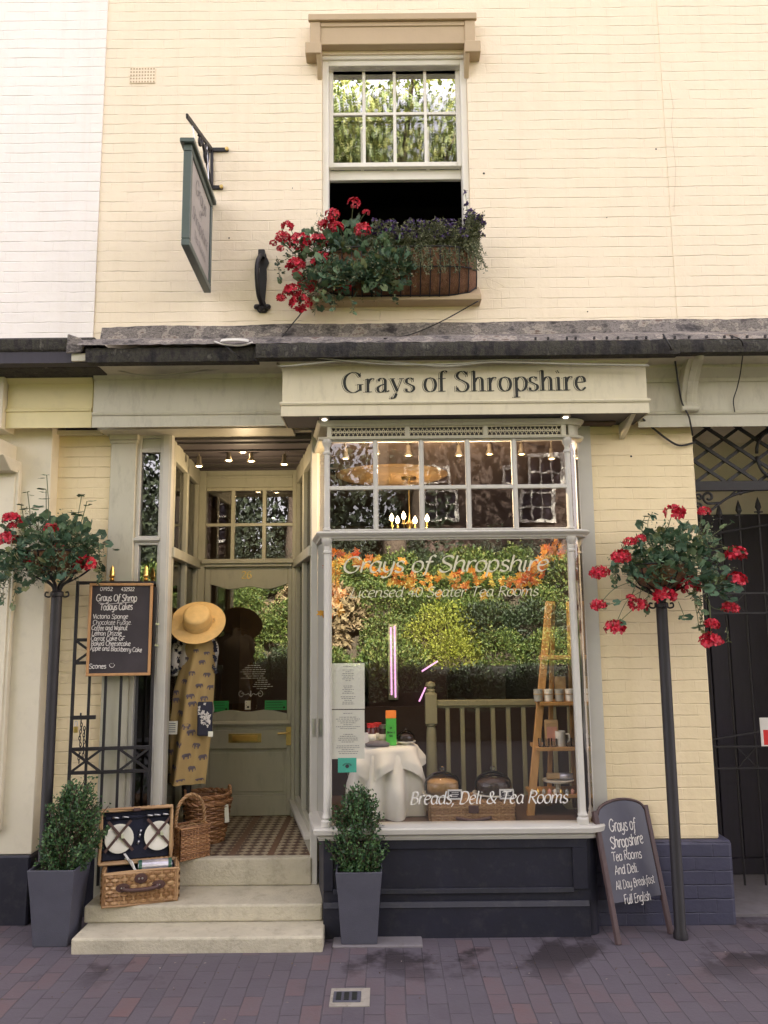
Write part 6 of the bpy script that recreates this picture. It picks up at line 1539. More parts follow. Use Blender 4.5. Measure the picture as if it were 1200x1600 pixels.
# ------------------------------------------------------------------ dress form with blouse, apron, hat
YM = .93
mf = at(297, 1330, YM); mf.z = ZFL; mX = at(306, 1050, YM).x
df = thing('dress_form', 'black stand dress form wearing a floral white blouse in the porch', 'dress form', V(mX-.03, YM, ZFL))
zsh = PZ(300, 1000, YM); zwa = PZ(300, 1075, YM)
m = MB(); b = V(mX-.045, YM, ZFL)
m.lathe([(.13, 0), (.13, .012), (.10, .02), (.03, .03), (.022, .04), (.020, .20), (.03, .30), (.034, .40), (.018, .6), (.018, .85)], b, 18); m.build('stand', 'black_iron', df, smooth=40)
m = MB(); c = V(mX-.0, YM, 0)
m.lathe([(.10, zwa-.25), (.14, zwa-.16), (.115, zwa), (.125, zwa+.12), (.135, zwa+.2), (.12, zsh-.03), (.07, zsh+.0), (.042, zsh+.03), (.042, zsh+.08), (0, zsh+.09)], c, 24, sx=1, sy=.72); tor = m.build('torso', 'white_cloth', df, smooth=True)
m = MB(); sh = V(mX-.115, YM-.01, zsh-.03); m.tube(crom([sh+V(.06, 0, .035), sh+V(0, -.01, .0), sh+V(-.035, -.015, -.08), sh+V(-.03, -.01, -.16), sh+V(-.02, 0, -.22)], 6), [.045]*6+[.052]*6+[.046]*6+[.036]*7, 12)
sh = V(mX+.115, YM-.01, zsh-.03); m.tube(crom([sh+V(-.06, 0, .03), sh+V(0, -.01, -.005), sh+V(.01, -.0, -.09), sh+V(.0, 0, -.2)], 6), [.04]*6+[.042]*6+[.034]*7, 12); slv = m.build('sleeves', 'white_cloth', df, smooth=True)
m = MB()
for k in range(90):
    s_ = rnd.choice((-1, -1, 1)); z = rnd.uniform(-.2, .03)
    c = V(mX+s_*(.115 if s_ > 0 else .14)+rnd.uniform(-.045, .045), YM-.065+rnd.uniform(-.01, .02), zsh-.03+z)
    for j in range(5): a = j*1.257+k; d = V(math.cos(a), -.25, math.sin(a)); leaf(m, c, d.normalized(), V(0, -1, .1), rnd.uniform(.012, .024), .012)
m.build('flower_print', 'floral_dark', df, recalc=False)
# apron: a curved cloth down the front
rows = [(1000, 294, 327), (1008, 285, 331), (1028, 280.5, 333), (1055, 274, 332), (1082, 267, 331), (1111, 264.5, 329), (1145, 260, 327), (1179, 256.5, 323), (1212, 252.5, 320), (1227, 251.5, 318.5)]
YA = YM-.13
def apt(t, s_):       # t: 0..1 down, s: 0..1 across
    f = t*(len(rows)-1); i = min(int(f), len(rows)-2); f -= i; r0, r1 = rows[i], rows[i+1]; L = [a+(b-a)*f for a, b in zip(r0, r1)]
    p = at(L[1]+(L[2]-L[1])*s_, L[0], YA); w_ = 2*s_-1
    p.y += .075*w_*w_-.024*math.cos(w_*8+t*3)*t**.8-.030*math.sin(w_*5+2.5)*(t**1.3)+.010*math.sin(w_*3+t*16)*(1-t)-.02*(1-abs(w_))*max(0, .35-t)
    return p
ap_ = thing('apron', 'mustard apron printed with grey elephants worn by the dress form', 'apron', at(290, 1227, YA)); m = MB(); NA, NB = 40, 22
m.add([apt(i/NA, j/NB) for i in range(NA+1) for j in range(NB+1)], [(i*(NB+1)+j, i*(NB+1)+j+1, (i+1)*(NB+1)+j+1, (i+1)*(NB+1)+j) for i in range(NA) for j in range(NB)]); m.build('cloth', 'apron_cloth', ap_, smooth=True)
ELE = [[(-1, .1), (-.9, .55), (-.4, .75), (.3, .72), (.55, .8), (.9, .7), (1.1, .35), (1.2, -.2), (1.05, -.5), (.98, -.45), (.98, .0), (.75, .15), (.6, .0), (.6, -.75), (.3, -.75), (.25, -.2), (-.3, -.2), (-.35, -.75), (-.65, -.75), (-.75, -.1), (-.9, -.2)]]
m = MB(); 
def inv_ap(px, py):
    for i in range(len(rows)-1):
        if rows[i][0] <= py <= rows[i+1][0]:
            f = (py-rows[i][0])/(rows[i+1][0]-rows[i][0]); a = rows[i][1]+(rows[i+1][1]-rows[i][1])*f; b = rows[i][2]+(rows[i+1][2]-rows[i][2])*f
            return (i+f)/(len(rows)-1), (px-a)/(b-a)
    return None
for ex, ey in ((306, 1017), (322, 1021), (289, 1030), (315, 1035), (300, 1052), (322, 1055), (288, 1065), (310, 1072), (328, 1075), (297, 1088), (271, 1083), (300, 1100), (317, 1092), (272, 1095), (281, 1115), (292, 1135), (298, 1145), (280, 1163), (306, 1166), (261, 1178), (291, 1182), (314, 1185), (271, 1200), (298, 1202), (256, 1214), (282, 1219), (309, 1220)):
    q = inv_ap(ex, ey)
    if not q: continue
    t, s_ = q; fl_ = 1 if rnd.random() < .7 else -1; P = []
    for x, z in ELE[0]:
        xx = min(.985, max(.015, s_+fl_*x*.085)); tt = min(.99, max(.01, t-z*.020)); p = apt(tt, xx); p.y -= .004; P.append(p)
    c = sum(P, V(0, 0, 0))/len(P); k = len(m.v); m.v += P; m.f.append(tuple(range(k, k+len(P))))
m.build('elephant_print', 'elephant_grey', ap_, recalc=False)
m = MB(); p = apt(.0, .2); q = apt(0, .8); m.tube(crom([p, p+V(-.01, .05, .05), q.lerp(p, .5)+V(0, .16, .07), q+V(.01, .05, .05), q], 5), .008, 6); m.build('neck_strap', 'apron_cloth', ap_, smooth=True)
m = MB(); p = at(269, 1137, YA-.02); m.obox(p, V(.037, 0, 0), V(0, .002, 0), V(.002, 0, .045)); cd = tag(m.build('price_card', 'paper', None), 'white price card pinned to the mustard apron', 'card')
m = MB()
for k in range(5): m.obox(p+V(0, -.003, .028-.014*k), V(.024, 0, 0), V(0, .0004, 0), V(0, 0, .0025))
m.build('printed_line', 'grey_ink', cd)
om = thing('oven_glove', 'dark floral oven glove with white tag hanging from the apron', 'oven glove', at(321, 1150, YA-.04)); a, b = at(308, 1150, YA-.03), at(333, 1096, YA-.03)
m = MB(); m.box(a.x, b.x, YA-.05, YA-.025, a.z, b.z); m.build('glove', 'floral_dark', om, bevel=.012, seg=3)
m = MB()
for k in range(26):
    c = V(rnd.uniform(a.x+.01, b.x-.01), YA-.0512, a.z+(b.z-a.z)*(rnd.gauss(.55, .16)))
    for j in range(4): d = V(math.cos(j*1.57+k), 0, math.sin(j*1.57+k)); leaf(m, c, d, V(0, -1, 0), rnd.uniform(.006, .02), .010)
m.build('flower_print', 'white_cloth', om, recalc=False)
p = at(329, 1147, YA-.055); m = MB(); m.obox(p, V(.017, 0, 0), V(0, .001, 0), V(0, 0, .018)); m.build('tag', 'paper', om)
# straw boater
hc = at(309, 973, YM-.10); tilt = R(50); Mh = Matrix.Rotation(tilt, 4, 'X')@Matrix.Rotation(R(4), 4, 'Y'); rb = .198
ht = thing('straw_hat', 'wide brimmed straw boater hat perched on top of the dress form', 'hat', hc)
m = MB(); m.lathe([(0, .105), (.07, .105), (.088, .100), (.096, .088), (.102, 0), (.14, -.003), (rb-.01, .004), (rb, .006), (rb, 0), (.14, -.009), (.098, -.006), (.09, .08), (0, .095)], hc, 48, M=Mh); m.build('straw', 'straw', ht, smooth=50)
m = MB(); m.lathe([(.1035, .002), (.1055, .004), (.1010, .040), (.0990, .040)], hc, 40, M=Mh); m.tube([hc+Mh@V(.104, .03, .012), hc+Mh@V(.118, .03, .016), hc+Mh@V(.122, .015, .008)], .005, 5); m.build('band', 'straw_band', ht, smooth=40)

# ------------------------------------------------------------------ porch light: bent bar with five spots
pl = thing('porch_light', 'curved steel bar light with five small lit spot lamps under the porch ceiling', 'light', V(at(385, 690, 1.0).x, 1.0, 3.1)); yl = 1.0
def L3(px, py): return at(px, py, yl)
m = MB(); m.tube(crom([L3(300, 706), L3(330, 698), L3(368, 693), L3(400, 695), L3(430, 700), L3(452, 705)], 6), .006, 6); c = L3(374, 690); m.box(c.x-.035, c.x+.035, yl-.03, yl+.03, c.z-.012, c.z+.016); m.tube([c, V(c.x, yl, zce)], .008, 6); m.build('bar', 'steel', pl, smooth=40)
for px, py, py0, dx_ in ((311, 728, 703, .0), (357.5, 719, 694, 0), (392.5, 720, 695, 0), (444, 725, 703, -.02), (379.5, 706, 693, 0)):
    p, q = L3(px, py), L3(px-dx_*200, py0); m = MB(); ax = Matrix.Rotation(R(12)*(1 if dx_ == 0 else -1), 4, 'Y')
    m.lathe([(.012, .075), (.016, .07), (.017, .03), (.030, .002), (.033, -.006), (.028, -.004), (.014, .02)], p, 14); m.tube([p+V(0, 0, .07), q], .004, 5); lm = m.build('spot_lamp', 'lamp_metal', pl, smooth=40)
    m = MB(); m.lathe([(0, -.010), (.014, -.008), (.024, 0), (.02, .008)], p, 14); m.build('bulb', 'porch_bulb', lm, smooth=True)
ld = bpy.data.lights.new('porch_light', 'POINT'); ld.energy = .9; ld.color = (1, .75, .45); ld.shadow_soft_size = .006; lo = bpy.data.objects.new('lamp', ld); COL.objects.link(lo); lo.parent = pl; lo.location = V(0, -.06, -.22)
# ------------------------------------------------------------------ inside the window
def on_deck(px, Y): return V(PX(px, 1250, Y), Y, ZDK+.001)
# menu sheets and sticker taped to the inside of the glass
YI_ = YGl+.006
for k, (p0, p1, lab) in enumerate(((1036, 1108, 'upper of two white menu sheets taped inside the window glass'), (1109, 1186, 'lower of two white menu sheets taped inside the window glass'))):
    a, b = at(518, p1, YI_), at(569.5, p0, YI_); m = MB(); m.box(a.x, b.x, YI_, YI_+.0015, a.z, b.z); sh = tag(m.build('menu_sheet', 'paper', None), lab, 'menu', 'menu sheets in the window')
    m = MB(); cx = (a.x+b.x)/2; n = 22
    for i in range(n):
        z = b.z-(b.z-a.z)*(.07+.86*i/n); 
        if i in (1, 9, 10, 16): continue
        wd = rnd.uniform(.015, .05)*(1.6 if k else 1) if i not in (0, 11) else .03; x = cx-wd
        while x < cx+wd: l = rnd.uniform(.006, .018); m.box(x, min(x+l, cx+wd), YI_-.0012, YI_-.0004, z-.0014, z+.0014); x += l+.004
    m.build('printed_line', 'grey_ink', sh)
a, b = at(528, 1207, YI_), at(557, 1184, YI_); m = MB(); m.box(a.x, b.x, YI_-.003, YI_-.001, a.z, b.z); st = tag(m.build('window_sticker', 'sticker_teal', None), 'teal green sticker inside the glass just below the menus', 'sticker')
m = MB(); c = V((a.x+b.x)/2, YI_-.004, (a.z+b.z)/2-.006)
for k in range(9): q = R(20+k*17.5); m.tube([c+V(.022*math.cos(q), 0, .014*math.sin(q)), c+V(.03*math.cos(q), 0, .02*math.sin(q))], .002, 4)
m.lathe([(0, 0), (.012, .001)], c, 10, M=Matrix.Rotation(R(90), 4, 'X')); m.build('emblem', 'navy', st)
# table with two cloths
TC = V(PX(603, 1162, .62), .60, 0); tzt = PZ(603, 1163, .60); tr_ = .19
tb = thing('display_table', 'small round table hidden under white cloths in the shop window', 'table', V(TC.x, TC.y, ZDK)); m = MB(); m.lathe([(.0, tzt-.02), (tr_, tzt-.02), (tr_, tzt-.004), (0, tzt-.004)], TC, 28); m.build('tabletop', 'oak', tb)
for k in range(3): a = R(120*k+90); m = MB(); m.tube([TC+V(.10*math.cos(a), .10*math.sin(a), tzt-.02), TC+V(.17*math.cos(a), .17*math.sin(a), ZDK)], .014, 8); m.build('leg', 'oak', tb)
def cloth(label, drop, corner, dz, rot, folds, amp, zmin):
    m = MB(); NT, NR = 96, 16; P = []
    for j in range(NT):
        a = 2*math.pi*j/NT; sq = 1/max(abs(math.cos(a-rot)), abs(math.sin(a-rot))); L = tr_+drop; hang = min(corner, L*sq-tr_)
        for i in range(NR+1):
            if i <= 4: r = tr_*i/4; P.append(TC+V(r*math.cos(a), r*math.sin(a), tzt+dz))
            else:
                f = (i-4)/(NR-4); d_ = hang*f; fo = math.sin(a*folds+math.sin(a*3)*.8); r = tr_+.012+dz*2+(.035+.045*fo*amp)*min(1, f*1.6)+.02*f*(sq-1); z = max(zmin, tzt+dz-.01*(1 if i > 5 else .5)-d_*.985); P.append(TC+V(r*math.cos(a), r*math.sin(a), z))
    F = [(j*(NR+1)+i, ((j+1) % NT)*(NR+1)+i, ((j+1) % NT)*(NR+1)+i+1, j*(NR+1)+i+1) for j in range(NT) for i in range(NR)]
    m.add(P, F); tag(m.build('tablecloth', 'table_linen', None, smooth=True), label, 'tablecloth', 'white cloths on the window table')
cloth('white cloth hanging to the floor under the square top cloth', tzt-ZDK+.2, tzt-ZDK-.004, 0, .3, 9, 1, ZDK+.004)
cloth('square white top cloth with pointed corners draped over the window table', .12, .40, .004, .35, 7, .7, ZDK+.02)
zt2 = tzt+.005
def spot(px, Y): return V(PX(px, 1158, Y), Y, zt2)
t = thing('paper_bag', 'bright green paper bag with an orange folded top on the window table', 'bag', spot(611, .52)); c = spot(611, .52); h = PZ(611, 1122, .52)-zt2
m = MB(); m.box(c.x-.034, c.x+.036, c.y-.02, c.y+.03, zt2, zt2+h); m.build('body', 'bag_green', t, bevel=.004)
m = MB(); m.yz([(c.y-.021, zt2+h), (c.y+.03, zt2+h), (c.y+.01, zt2+h+.05), (c.y-.0, zt2+h+.05)], c.x-.035, c.x+.036); m.build('fold', 'orange_card', t, bevel=.003)
m = MB()
for s_, dz in (('at', .11), ('Brew it', .08), ('tea', .058)): text(m, s_, (c.x, c.y-.0212, zt2+dz), (1, 0, 0), (0, 0, 1), .014, 'mono', 1.1, align='c')
m.build('printed_mark', 'ink', t, recalc=False)
for k, (px, yy, mt, h) in enumerate(((580, .50, 'jam', .145), (590, .58, 'jam', .14), (599, .56, 'leather', .13))):
    c = spot(px, yy); t = thing('preserve_jar', ['dark jam jar with red lid on the window table beside the menu', 'dark jam jar behind the first one on the window table', 'brown jar standing next to the green paper bag'][k], 'jar', c, 'jars on the window table'); m = MB(); m.lathe([(.028, 0), (.032, .01), (.032, h*.7), (.025, h*.8), (.025, h*.84)], c, 16); m.build('jar', mt, t, smooth=40); m = MB(); m.lathe([(.028, h*.82), (.028, h), (0, h)], c, 16); m.build('lid', 'red_plastic' if k < 2 else 'steel', t, smooth=40)
    m = MB(); m.lathe([(.0326, h*.2), (.0326, h*.55)], c, 16); m.build('paper_label', 'paper', t, smooth=True)
def dome(label, c, r, h, cake, mt, group, sign=True):
    t = thing('cake_dome', label, 'cake dome', c, group); m = MB(); m.lathe([(r*.5, 0), (r*.6, .01), (r*1.06, .016), (r*1.08, .024), (r*1.0, .024), (0, .02)], c, 28); m.build('plate', 'china', t, smooth=40)
    m = MB(); m.lathe([(r*.97, .026), (r*.97, h*.4)]+[(r*.97*math.cos(R(a)), h*.4+(h*.52)*math.sin(R(a))) for a in range(10, 85, 12)]+[(r*.1, h*.93), (r*.13, h*.98), (r*.16, h*1.04), (r*.1, h*1.1), (0, h*1.12)], c, 28); m.build('glass_cover', 'clear_glass', t, smooth=True)
    m = MB(); m.lathe([(r*.8, .026), (r*.83, .04), (r*.8, cake*.9), (r*.7, cake), (0, cake*1.03)], c, 24); cc = m.build('cake', mt, None, smooth=40); tag(cc, {'cake_sponge': 'pale sponge cake under the glass dome on the hamper', 'cake_chocolate': 'dark chocolate cake under the glass dome on the hamper'}[mt] if sign else 'small dark cake under the low glass dome on the window table', 'cake')
    if sign:
        p = c+V(r*.55, -r*1.0, .035); m = MB(); m.obox(p, V(.042, 0, 0), V(0, .003, 0), V(0, 0, .026)); sg = tag(m.build('cake_sign', 'blackboard', None), 'tiny black chalk sign in a white frame before the %s cake' % ('sponge' if mt == 'cake_sponge' else 'chocolate'), 'sign', 'cake signs')
        m = MB()
        for a_, b_ in ((V(0, 0, .026), V(.045, 0, 0)), (V(0, 0, -.026), V(.045, 0, 0))): m.obox(p+a_+V(0, -.002, 0), b_, V(0, .003, 0), V(0, 0, .005))
        for a_ in (-.042, .042): m.obox(p+V(a_, -.002, 0), V(.005, 0, 0), V(0, .003, 0), V(0, 0, .022))
        m.build('frame', 'white_vinyl', sg)
        m = MB()
        for k in range(3): m.obox(p+V(rnd.uniform(-.005, .005), -.0036, .012-.011*k), V(rnd.uniform(.015, .026), 0, 0), V(0, .0003, 0), V(0, 0, .0022))
        m.build('chalk_line', 'chalk', sg)
    return t
dome('small low glass cake dome at the right edge of the window table', spot(634, .56), .062, .10, .06, 'cake_chocolate', 'glass cake domes', False)
m = MB(); c = spot(590, .46); m.lathe([(0, .0), (.07, .004), (.075, .02), (.05, .035), (0, .04)], c, 16, sx=1.1, sy=.6); tag(m.build('grey_packet', 'concrete', None, smooth=True), 'grey soft packet lying at the front of the window table', 'packet')
a, b = spot(572, .47), 0; m = MB(); m.obox(a+V(0, 0, .045), V(.03, .008, 0), V(0, .002, 0), V(0, .004, .045)); tag(m.build('price_card', 'white_vinyl', None), 'white folded price card on the window table behind the menu', 'card')
# display hamper with two cake domes
YH = .42; a, b = on_deck(673, YH-.12), on_deck(803, YH-.12); HL2 = b.x-a.x; HD = .26; hz = PZ(735, 1253, YH-.12)-ZDK
dh = thing('display_hamper', 'closed wicker hamper with leather straps carrying two cake domes in the window', 'hamper', a); X_, Y_, Z_ = V(1, 0, 0), V(0, 1, 0), V(0, 0, 1); m = MB()
wicker_panel(m, a, X_, Z_, -Y_, HL2, hz*.72, 9, 22, .006, .004); wicker_panel(m, a+X_*HL2, Y_, Z_, X_, HD, hz*.72, 9, 10, .006, .004); wicker_panel(m, a+Y_*HD, -Y_, Z_, -X_, HD, hz*.72, 9, 10, .006, .004); wicker_panel(m, a+X_*HL2+Y_*HD, -X_, Z_, Y_, HL2, hz*.72, 9, 20, .006, .004)
rod_rim(m, [a+Z_*.004, a+X_*HL2+Z_*.004, a+X_*HL2+Y_*HD+Z_*.004, a+Y_*HD+Z_*.004, a+Z_*.004], .006); m.build('basket', 'wicker', dh)
m = MB(); zl = hz*.76; wicker_panel(m, a+Z_*zl-X_*.004-Y_*.004, X_, Z_, -Y_, HL2+.008, hz*.24, 3, 22, .006, .004); wicker_panel(m, a+Z_*hz, X_, Y_, Z_, HL2, HD, 12, 20, .006, .004); rod_rim(m, [a+Z_*zl, a+X_*HL2+Z_*zl, a+X_*HL2+Y_*HD+Z_*zl, a+Y_*HD+Z_*zl, a+Z_*zl], .006); m.build('lid', 'wicker', dh)
m = MB(); m.obox(a+X_*HL2*.51+Z_*(hz*.66)-Y_*.016, X_*.032, Y_*.004, Z_*.024); m.build('clasp', 'leather', dh, bevel=.006)
m = MB(); m.tube(crom([a+X_*HL2*.3+Z_*.03-Y_*.015, a+X_*HL2*.5+Z_*.018-Y_*.03, a+X_*HL2*.72+Z_*.03-Y_*.015], 6), .011, 8); m.build('handle', 'leather', dh, smooth=True)
dome('glass dome over a pale sponge cake on the display hamper', V(PX(692, 1250, YH), YH, ZDK+hz+.012), .125, .17, .10, 'cake_sponge', 'glass cake domes')
dome('glass dome over a dark chocolate cake on the display hamper', V(PX(771, 1250, YH), YH, ZDK+hz+.012), .125, .17, .10, 'cake_chocolate', 'glass cake domes')
# balustrade at the back of the deck
YBa = 1.12; bal = thing('balustrade', 'sage painted wooden balustrade with turned newel post behind the window display', 'balustrade', V(PX(674, 1200, YBa), YBa, ZDK-.3))
c = V(PX(674, 1150, YBa), YBa, 0); z_ = lambda py: PZ(674, py, YBa); m = MB()
m.box(c.x-.043, c.x+.043, YBa-.043, YBa+.043, z_(1130), z_(1084)); m.lathe([(.043, z_(1084)), (.03, z_(1081)), (.034, z_(1078)), (.024, z_(1076)), (.038, z_(1072)), (.034, z_(1067)), (.0, z_(1064))], c, 18)
m.lathe([(.04, z_(1290)), (.04, z_(1180)), (.036, z_(1140)), (.03, z_(1135)), (.04, z_(1133)), (.034, z_(1130.2))], c, 18); m.build('newel', 'rail_sage', bal, smooth=40)
xr = PX(905, 1100, YBa); m = MB(); m.box(c.x+.043, xr, YBa-.03, YBa+.03, z_(1103), z_(1094)); m.box(c.x+.043, xr, YBa-.018, YBa+.018, z_(1106), z_(1103)); m.build('rail', 'rail_sage', bal, bevel=.004)
for px in (700, 723, 747, 771, 795, 819, 843, 867, 891):
    x = PX(px, 1150, YBa); m = MB(); m.box(x-.016, x+.016, YBa-.014, YBa+.014, ZDK-.1, z_(1106)); m.build('spindle', 'rail_sage', bal, bevel=.003)
m = MB(); m.box(c.x+.04, xr, YBa-.02, YBa+.02, ZDK-.1, ZDK-.05); m.build('base_rail', 'rail_sage', bal)
# ladder shelf
YLd = .62; ls = thing('ladder_shelf', 'tapering orange oak ladder shelf at the right of the window display', 'shelf', on_deck(865, YLd))
def rail_(px0, py0, px1, py1, y0, y1, w_=.05):
    m = MB(); m.bar(at(px0, py0, y0), at(px1, py1, y1), w_, .028, up=V(0, 1, 0)); m.build('upright', 'oak', ls, bevel=.003)
rail_(828, 1283, 858, 940, YLd-.14, YLd+.12); rail_(912, 1283, 892, 940, YLd-.14, YLd+.12, .04)
rail_(858, 1262, 864, 940, YLd+.14, YLd+.15, .03); rail_(898, 1262, 888, 940, YLd+.14, YLd+.15, .03)
SH = []
for py, xa, xb, dep in ((1245, 836, 910, .26), (1171, 842, 906, .23), (1100, 848, 902, .20), (1028, 853, 897, .16)):
    yf = YLd+.11-dep; a, b = at(xa, py, yf), at(xb, py, yf); m = MB(); m.box(a.x-.015, b.x+.015, yf, YLd+.13, a.z-.012, a.z+.012); m.build('shelf_board', 'oak', ls, bevel=.002); SH.append((yf, a.z+.0125))
yf, z = SH[2]
for k, px in enumerate((841, 857, 874, 890)):
    y = yf+.045; c = V(PX(px, 1090, y), y, z); t = thing('cup', ['grey cup at the outer end of the cups row on the shelf', 'cream cup second in the row on the ladder shelf', 'grey green cup third in the row on the ladder shelf', 'pale cup by the window column on the ladder shelf'][k], 'cup', c, 'cups on the ladder shelf'); m = MB(); h = .082; m.lathe([(.024, 0), (.029, .005), (.031, h), (.028, h), (.026, .01), (0, .01)], c, 18); m.build('body', ('cup_grey', 'china', 'cup_grey', 'white_paint')[k], t, smooth=40)
    m = MB(); m.lathe([(.0315, h*.55), (.0318, h*.6), (.0315, h*.66)], c, 18); m.build('stripe', 'hood_paint', t, smooth=True)
m = MB(); y = yf+.13; a = V(PX(868, 1090, y), y, z); m.box(a.x, a.x+.075, y, y+.02, z, z+.16); tag(m.build('greeting_card', 'card_tan', None, bevel=.002), 'tan card leaning behind the cups on the ladder shelf', 'card')
yf, z = SH[1]; c = V(PX(862, 1160, yf+.09), yf+.09, z); t = thing('tea_packet', 'brown paper packet with pink label on the middle shelf', 'packet', c); m = MB(); m.box(c.x-.045, c.x+.045, c.y-.02, c.y+.02, z, z+.15); m.yz([(c.y-.02, z+.15), (c.y+.02, z+.15), (c.y+.003, z+.17), (c.y-.003, z+.17)], c.x-.045, c.x+.045); m.build('packet', 'card_tan', t, bevel=.003); m = MB(); m.box(c.x-.034, c.x+.034, c.y-.0215, c.y-.0205, z+.03, z+.125); m.build('paper_label', 'pinkish', t)
c = V(PX(876, 1165, yf+.05), yf+.05, z); t = thing('mug', 'white mug on the middle shelf of the ladder', 'mug', c); m = MB(); m.lathe([(.03, 0), (.034, .006), (.034, .10), (.031, .10), (.030, .012), (0, .012)], c, 18); m.build('body', 'china', t, smooth=40); m = MB(); m.tube(crom([c+V(.033, 0, .08), c+V(.06, 0, .075), c+V(.058, 0, .035), c+V(.033, 0, .025)], 5), .006, 6); m.build('handle', 'china', t, smooth=True)
for k, px in enumerate((846, 854, 866, 889, 897)):
    y = yf+.03; c = V(PX(px, 1165, y), y, z); m = MB(); m.lathe([(.016, 0), (.02, .004), (.022, .055), (.02, .055), (.018, .008), (0, .008)], c, 14); tag(m.build('shot_glass', 'clear_glass', None, smooth=40), 'small clear tumbler in the front row of the middle shelf', 'glass', 'clear tumblers on the middle shelf')
yf, z = SH[0]; c = V(PX(873, 1240, yf+.10), yf+.10, z); t = thing('cake_stand', 'white footed cake stand on the lowest shelf', 'cake stand', c); m = MB(); m.lathe([(.045, 0), (.04, .008), (.018, .02), (.016, .05), (.03, .062), (.10, .068), (.105, .078), (.10, .078), (0, .072)], c, 28); m.build('stand', 'china', t, smooth=40)
m = MB(); m.tube([c+V(-.075, 0, .10), c+V(.02, 0, .10), c+V(.095, -.01, .098)], .021, 12); rp_ = tag(m.build('rolling_pin', 'card_tan', None, smooth=40), 'rolled tan packet lying on the white cake stand', 'roll'); m = MB(); m.tube([c+V(.01, 0, .10), c+V(.096, -.01, .098)], .0218, 12); m.build('wrapper', 'foil', rp_, smooth=True)
for k in range(8):
    x = PX(832+k*9, 1240, yf+.02); m = MB(); m.lathe([(.009, 0), (.013, .004), (.013, .02), (.008, .03), (0, .034)], V(x, yf+.02, z), 10); tag(m.build('trinket', ('china', 'gold', 'cup_grey', 'pinkish')[k % 4], None, smooth=40), 'tiny %s trinket in the row along the lowest shelf edge' % ('white', 'gold', 'grey', 'pink')[k % 4], 'trinket', 'trinkets along the lowest shelf')
# maple leaf garland behind the top of the pane
gr = thing('leaf_garland', 'orange and yellow maple leaf garland strung inside the top of the window', 'garland', at(690, 900, YGl+.08)); m = MB(); s2 = MB(); yg = YGl+.06
path_ = [(520, 960), (525, 905), (524, 865), (545, 868), (575, 880), (605, 893), (640, 903), (690, 905), (740, 905), (785, 905), (820, 905), (842, 890), (855, 865), (868, 848)]
Pg = crom([at(x, y, yg) for x, y in path_], 8); s2.tube(Pg, .003, 5); s2.build('cord', 'stem', gr)
MAP = [(0, -.1), (.28, -.32), (.34, -.12), (.75, -.25), (.62, .08), (.95, .35), (.5, .42), (.52, .62), (.2, .5), (0, 1.05), (-.2, .5), (-.52, .62), (-.5, .42), (-.95, .35), (-.62, .08), (-.75, -.25), (-.34, -.12), (-.28, -.32)]
for i in range(150):
    p = rnd.choice(Pg)+V(rnd.gauss(0, .03), rnd.uniform(-.03, .03), rnd.gauss(-.01, .035)); r = rnd.uniform(.028, .05); nrm = (V(0, -1, 0)+rdir()*.6).normalized(); a = rdir(); u_ = a.cross(nrm).normalized(); v_ = nrm.cross(u_)
    k = len(m.v); m.v.append(p); m.v += [p+(u_*x+v_*y)*r+nrm*(-.25*r*(x*x+y*y)) for x, y in MAP]; m.f += [(k, k+1+j, k+1+(j+1) % len(MAP)) for j in range(len(MAP))]
m.build('leaves', 'leaf_autumn', gr, recalc=False)
# ceiling spots behind the top lights
for k, (px, py) in enumerate(((540, 716), (588, 708), (638, 711), (717, 711), (765, 709), (815, 709), (862, 716))):
    p = at(px, py, .72); nm = ['end nearest the door', 'second from the door', 'third from the door', 'middle right of the row', 'third from the pier', 'second from the pier', 'end nearest the pier'][k]
    t = thing('ceiling_spot', 'small lit ceiling spotlight inside the bay, %s' % nm, 'spotlight', p, 'ceiling spots inside the bay window'); m = MB(); m.lathe([(.010, .075), (.016, .07), (.017, .035), (.03, 0), (.033, -.006), (.028, -.004)], p, 12); m.tube([p+V(0, 0, .07), V(p.x, p.y, 3.19)], .005, 5); m.build('shade', 'lamp_metal', t, smooth=40); m = MB(); m.lathe([(0, -.008), (.016, -.006), (.026, 0)], p, 12); m.build('bulb', 'warm_bulb', t, smooth=True)
for x in (.0, .6):
    ld = bpy.data.lights.new('bay_spots', 'POINT'); ld.energy = 3.4; ld.color = (1, .72, .42); ld.shadow_soft_size = .01; lo = bpy.data.objects.new('lamp', ld); COL.objects.link(lo); lo.location = (x, .25, 2.88)
# chandelier and its plaster rose
YCh = 2.0; cc = at(640, 826, YCh); ch = thing('chandelier', 'small brass chandelier with lit candle bulbs hanging inside the shop', 'chandelier', cc)
m = MB(); m.tube([V(cc.x, YCh, 3.17), cc], .007, 6); m.lathe([(0, -.05), (.03, -.03), (.02, 0), (.035, .04), (.012, .08)], cc, 12); m.lathe([(.06, 3.15), (.07, 3.17)], V(cc.x, YCh, 0), 14)
for k in range(6):
    a = R(60*k+10); u = V(math.cos(a), math.sin(a), 0); m.tube(crom([cc, cc+u*.07+V(0, 0, -.04), cc+u*.14+V(0, 0, -.02), cc+u*.16+V(0, 0, .02)], 5), .007, 6); m.lathe([(.008, 0), (.02, .004), (.011, .012), (.010, .045)], cc+u*.16+V(0, 0, .02), 8)
m.build('frame', 'brass', ch, smooth=40)
for k in range(6): a = R(60*k+10); u = V(math.cos(a), math.sin(a), 0); m = MB(); m.lathe([(.009, .045), (.019, .065), (.016, .085), (0, .115)], cc+u*.16+V(0, 0, .02), 10); m.build('bulb', 'porch_bulb', ch, smooth=True)
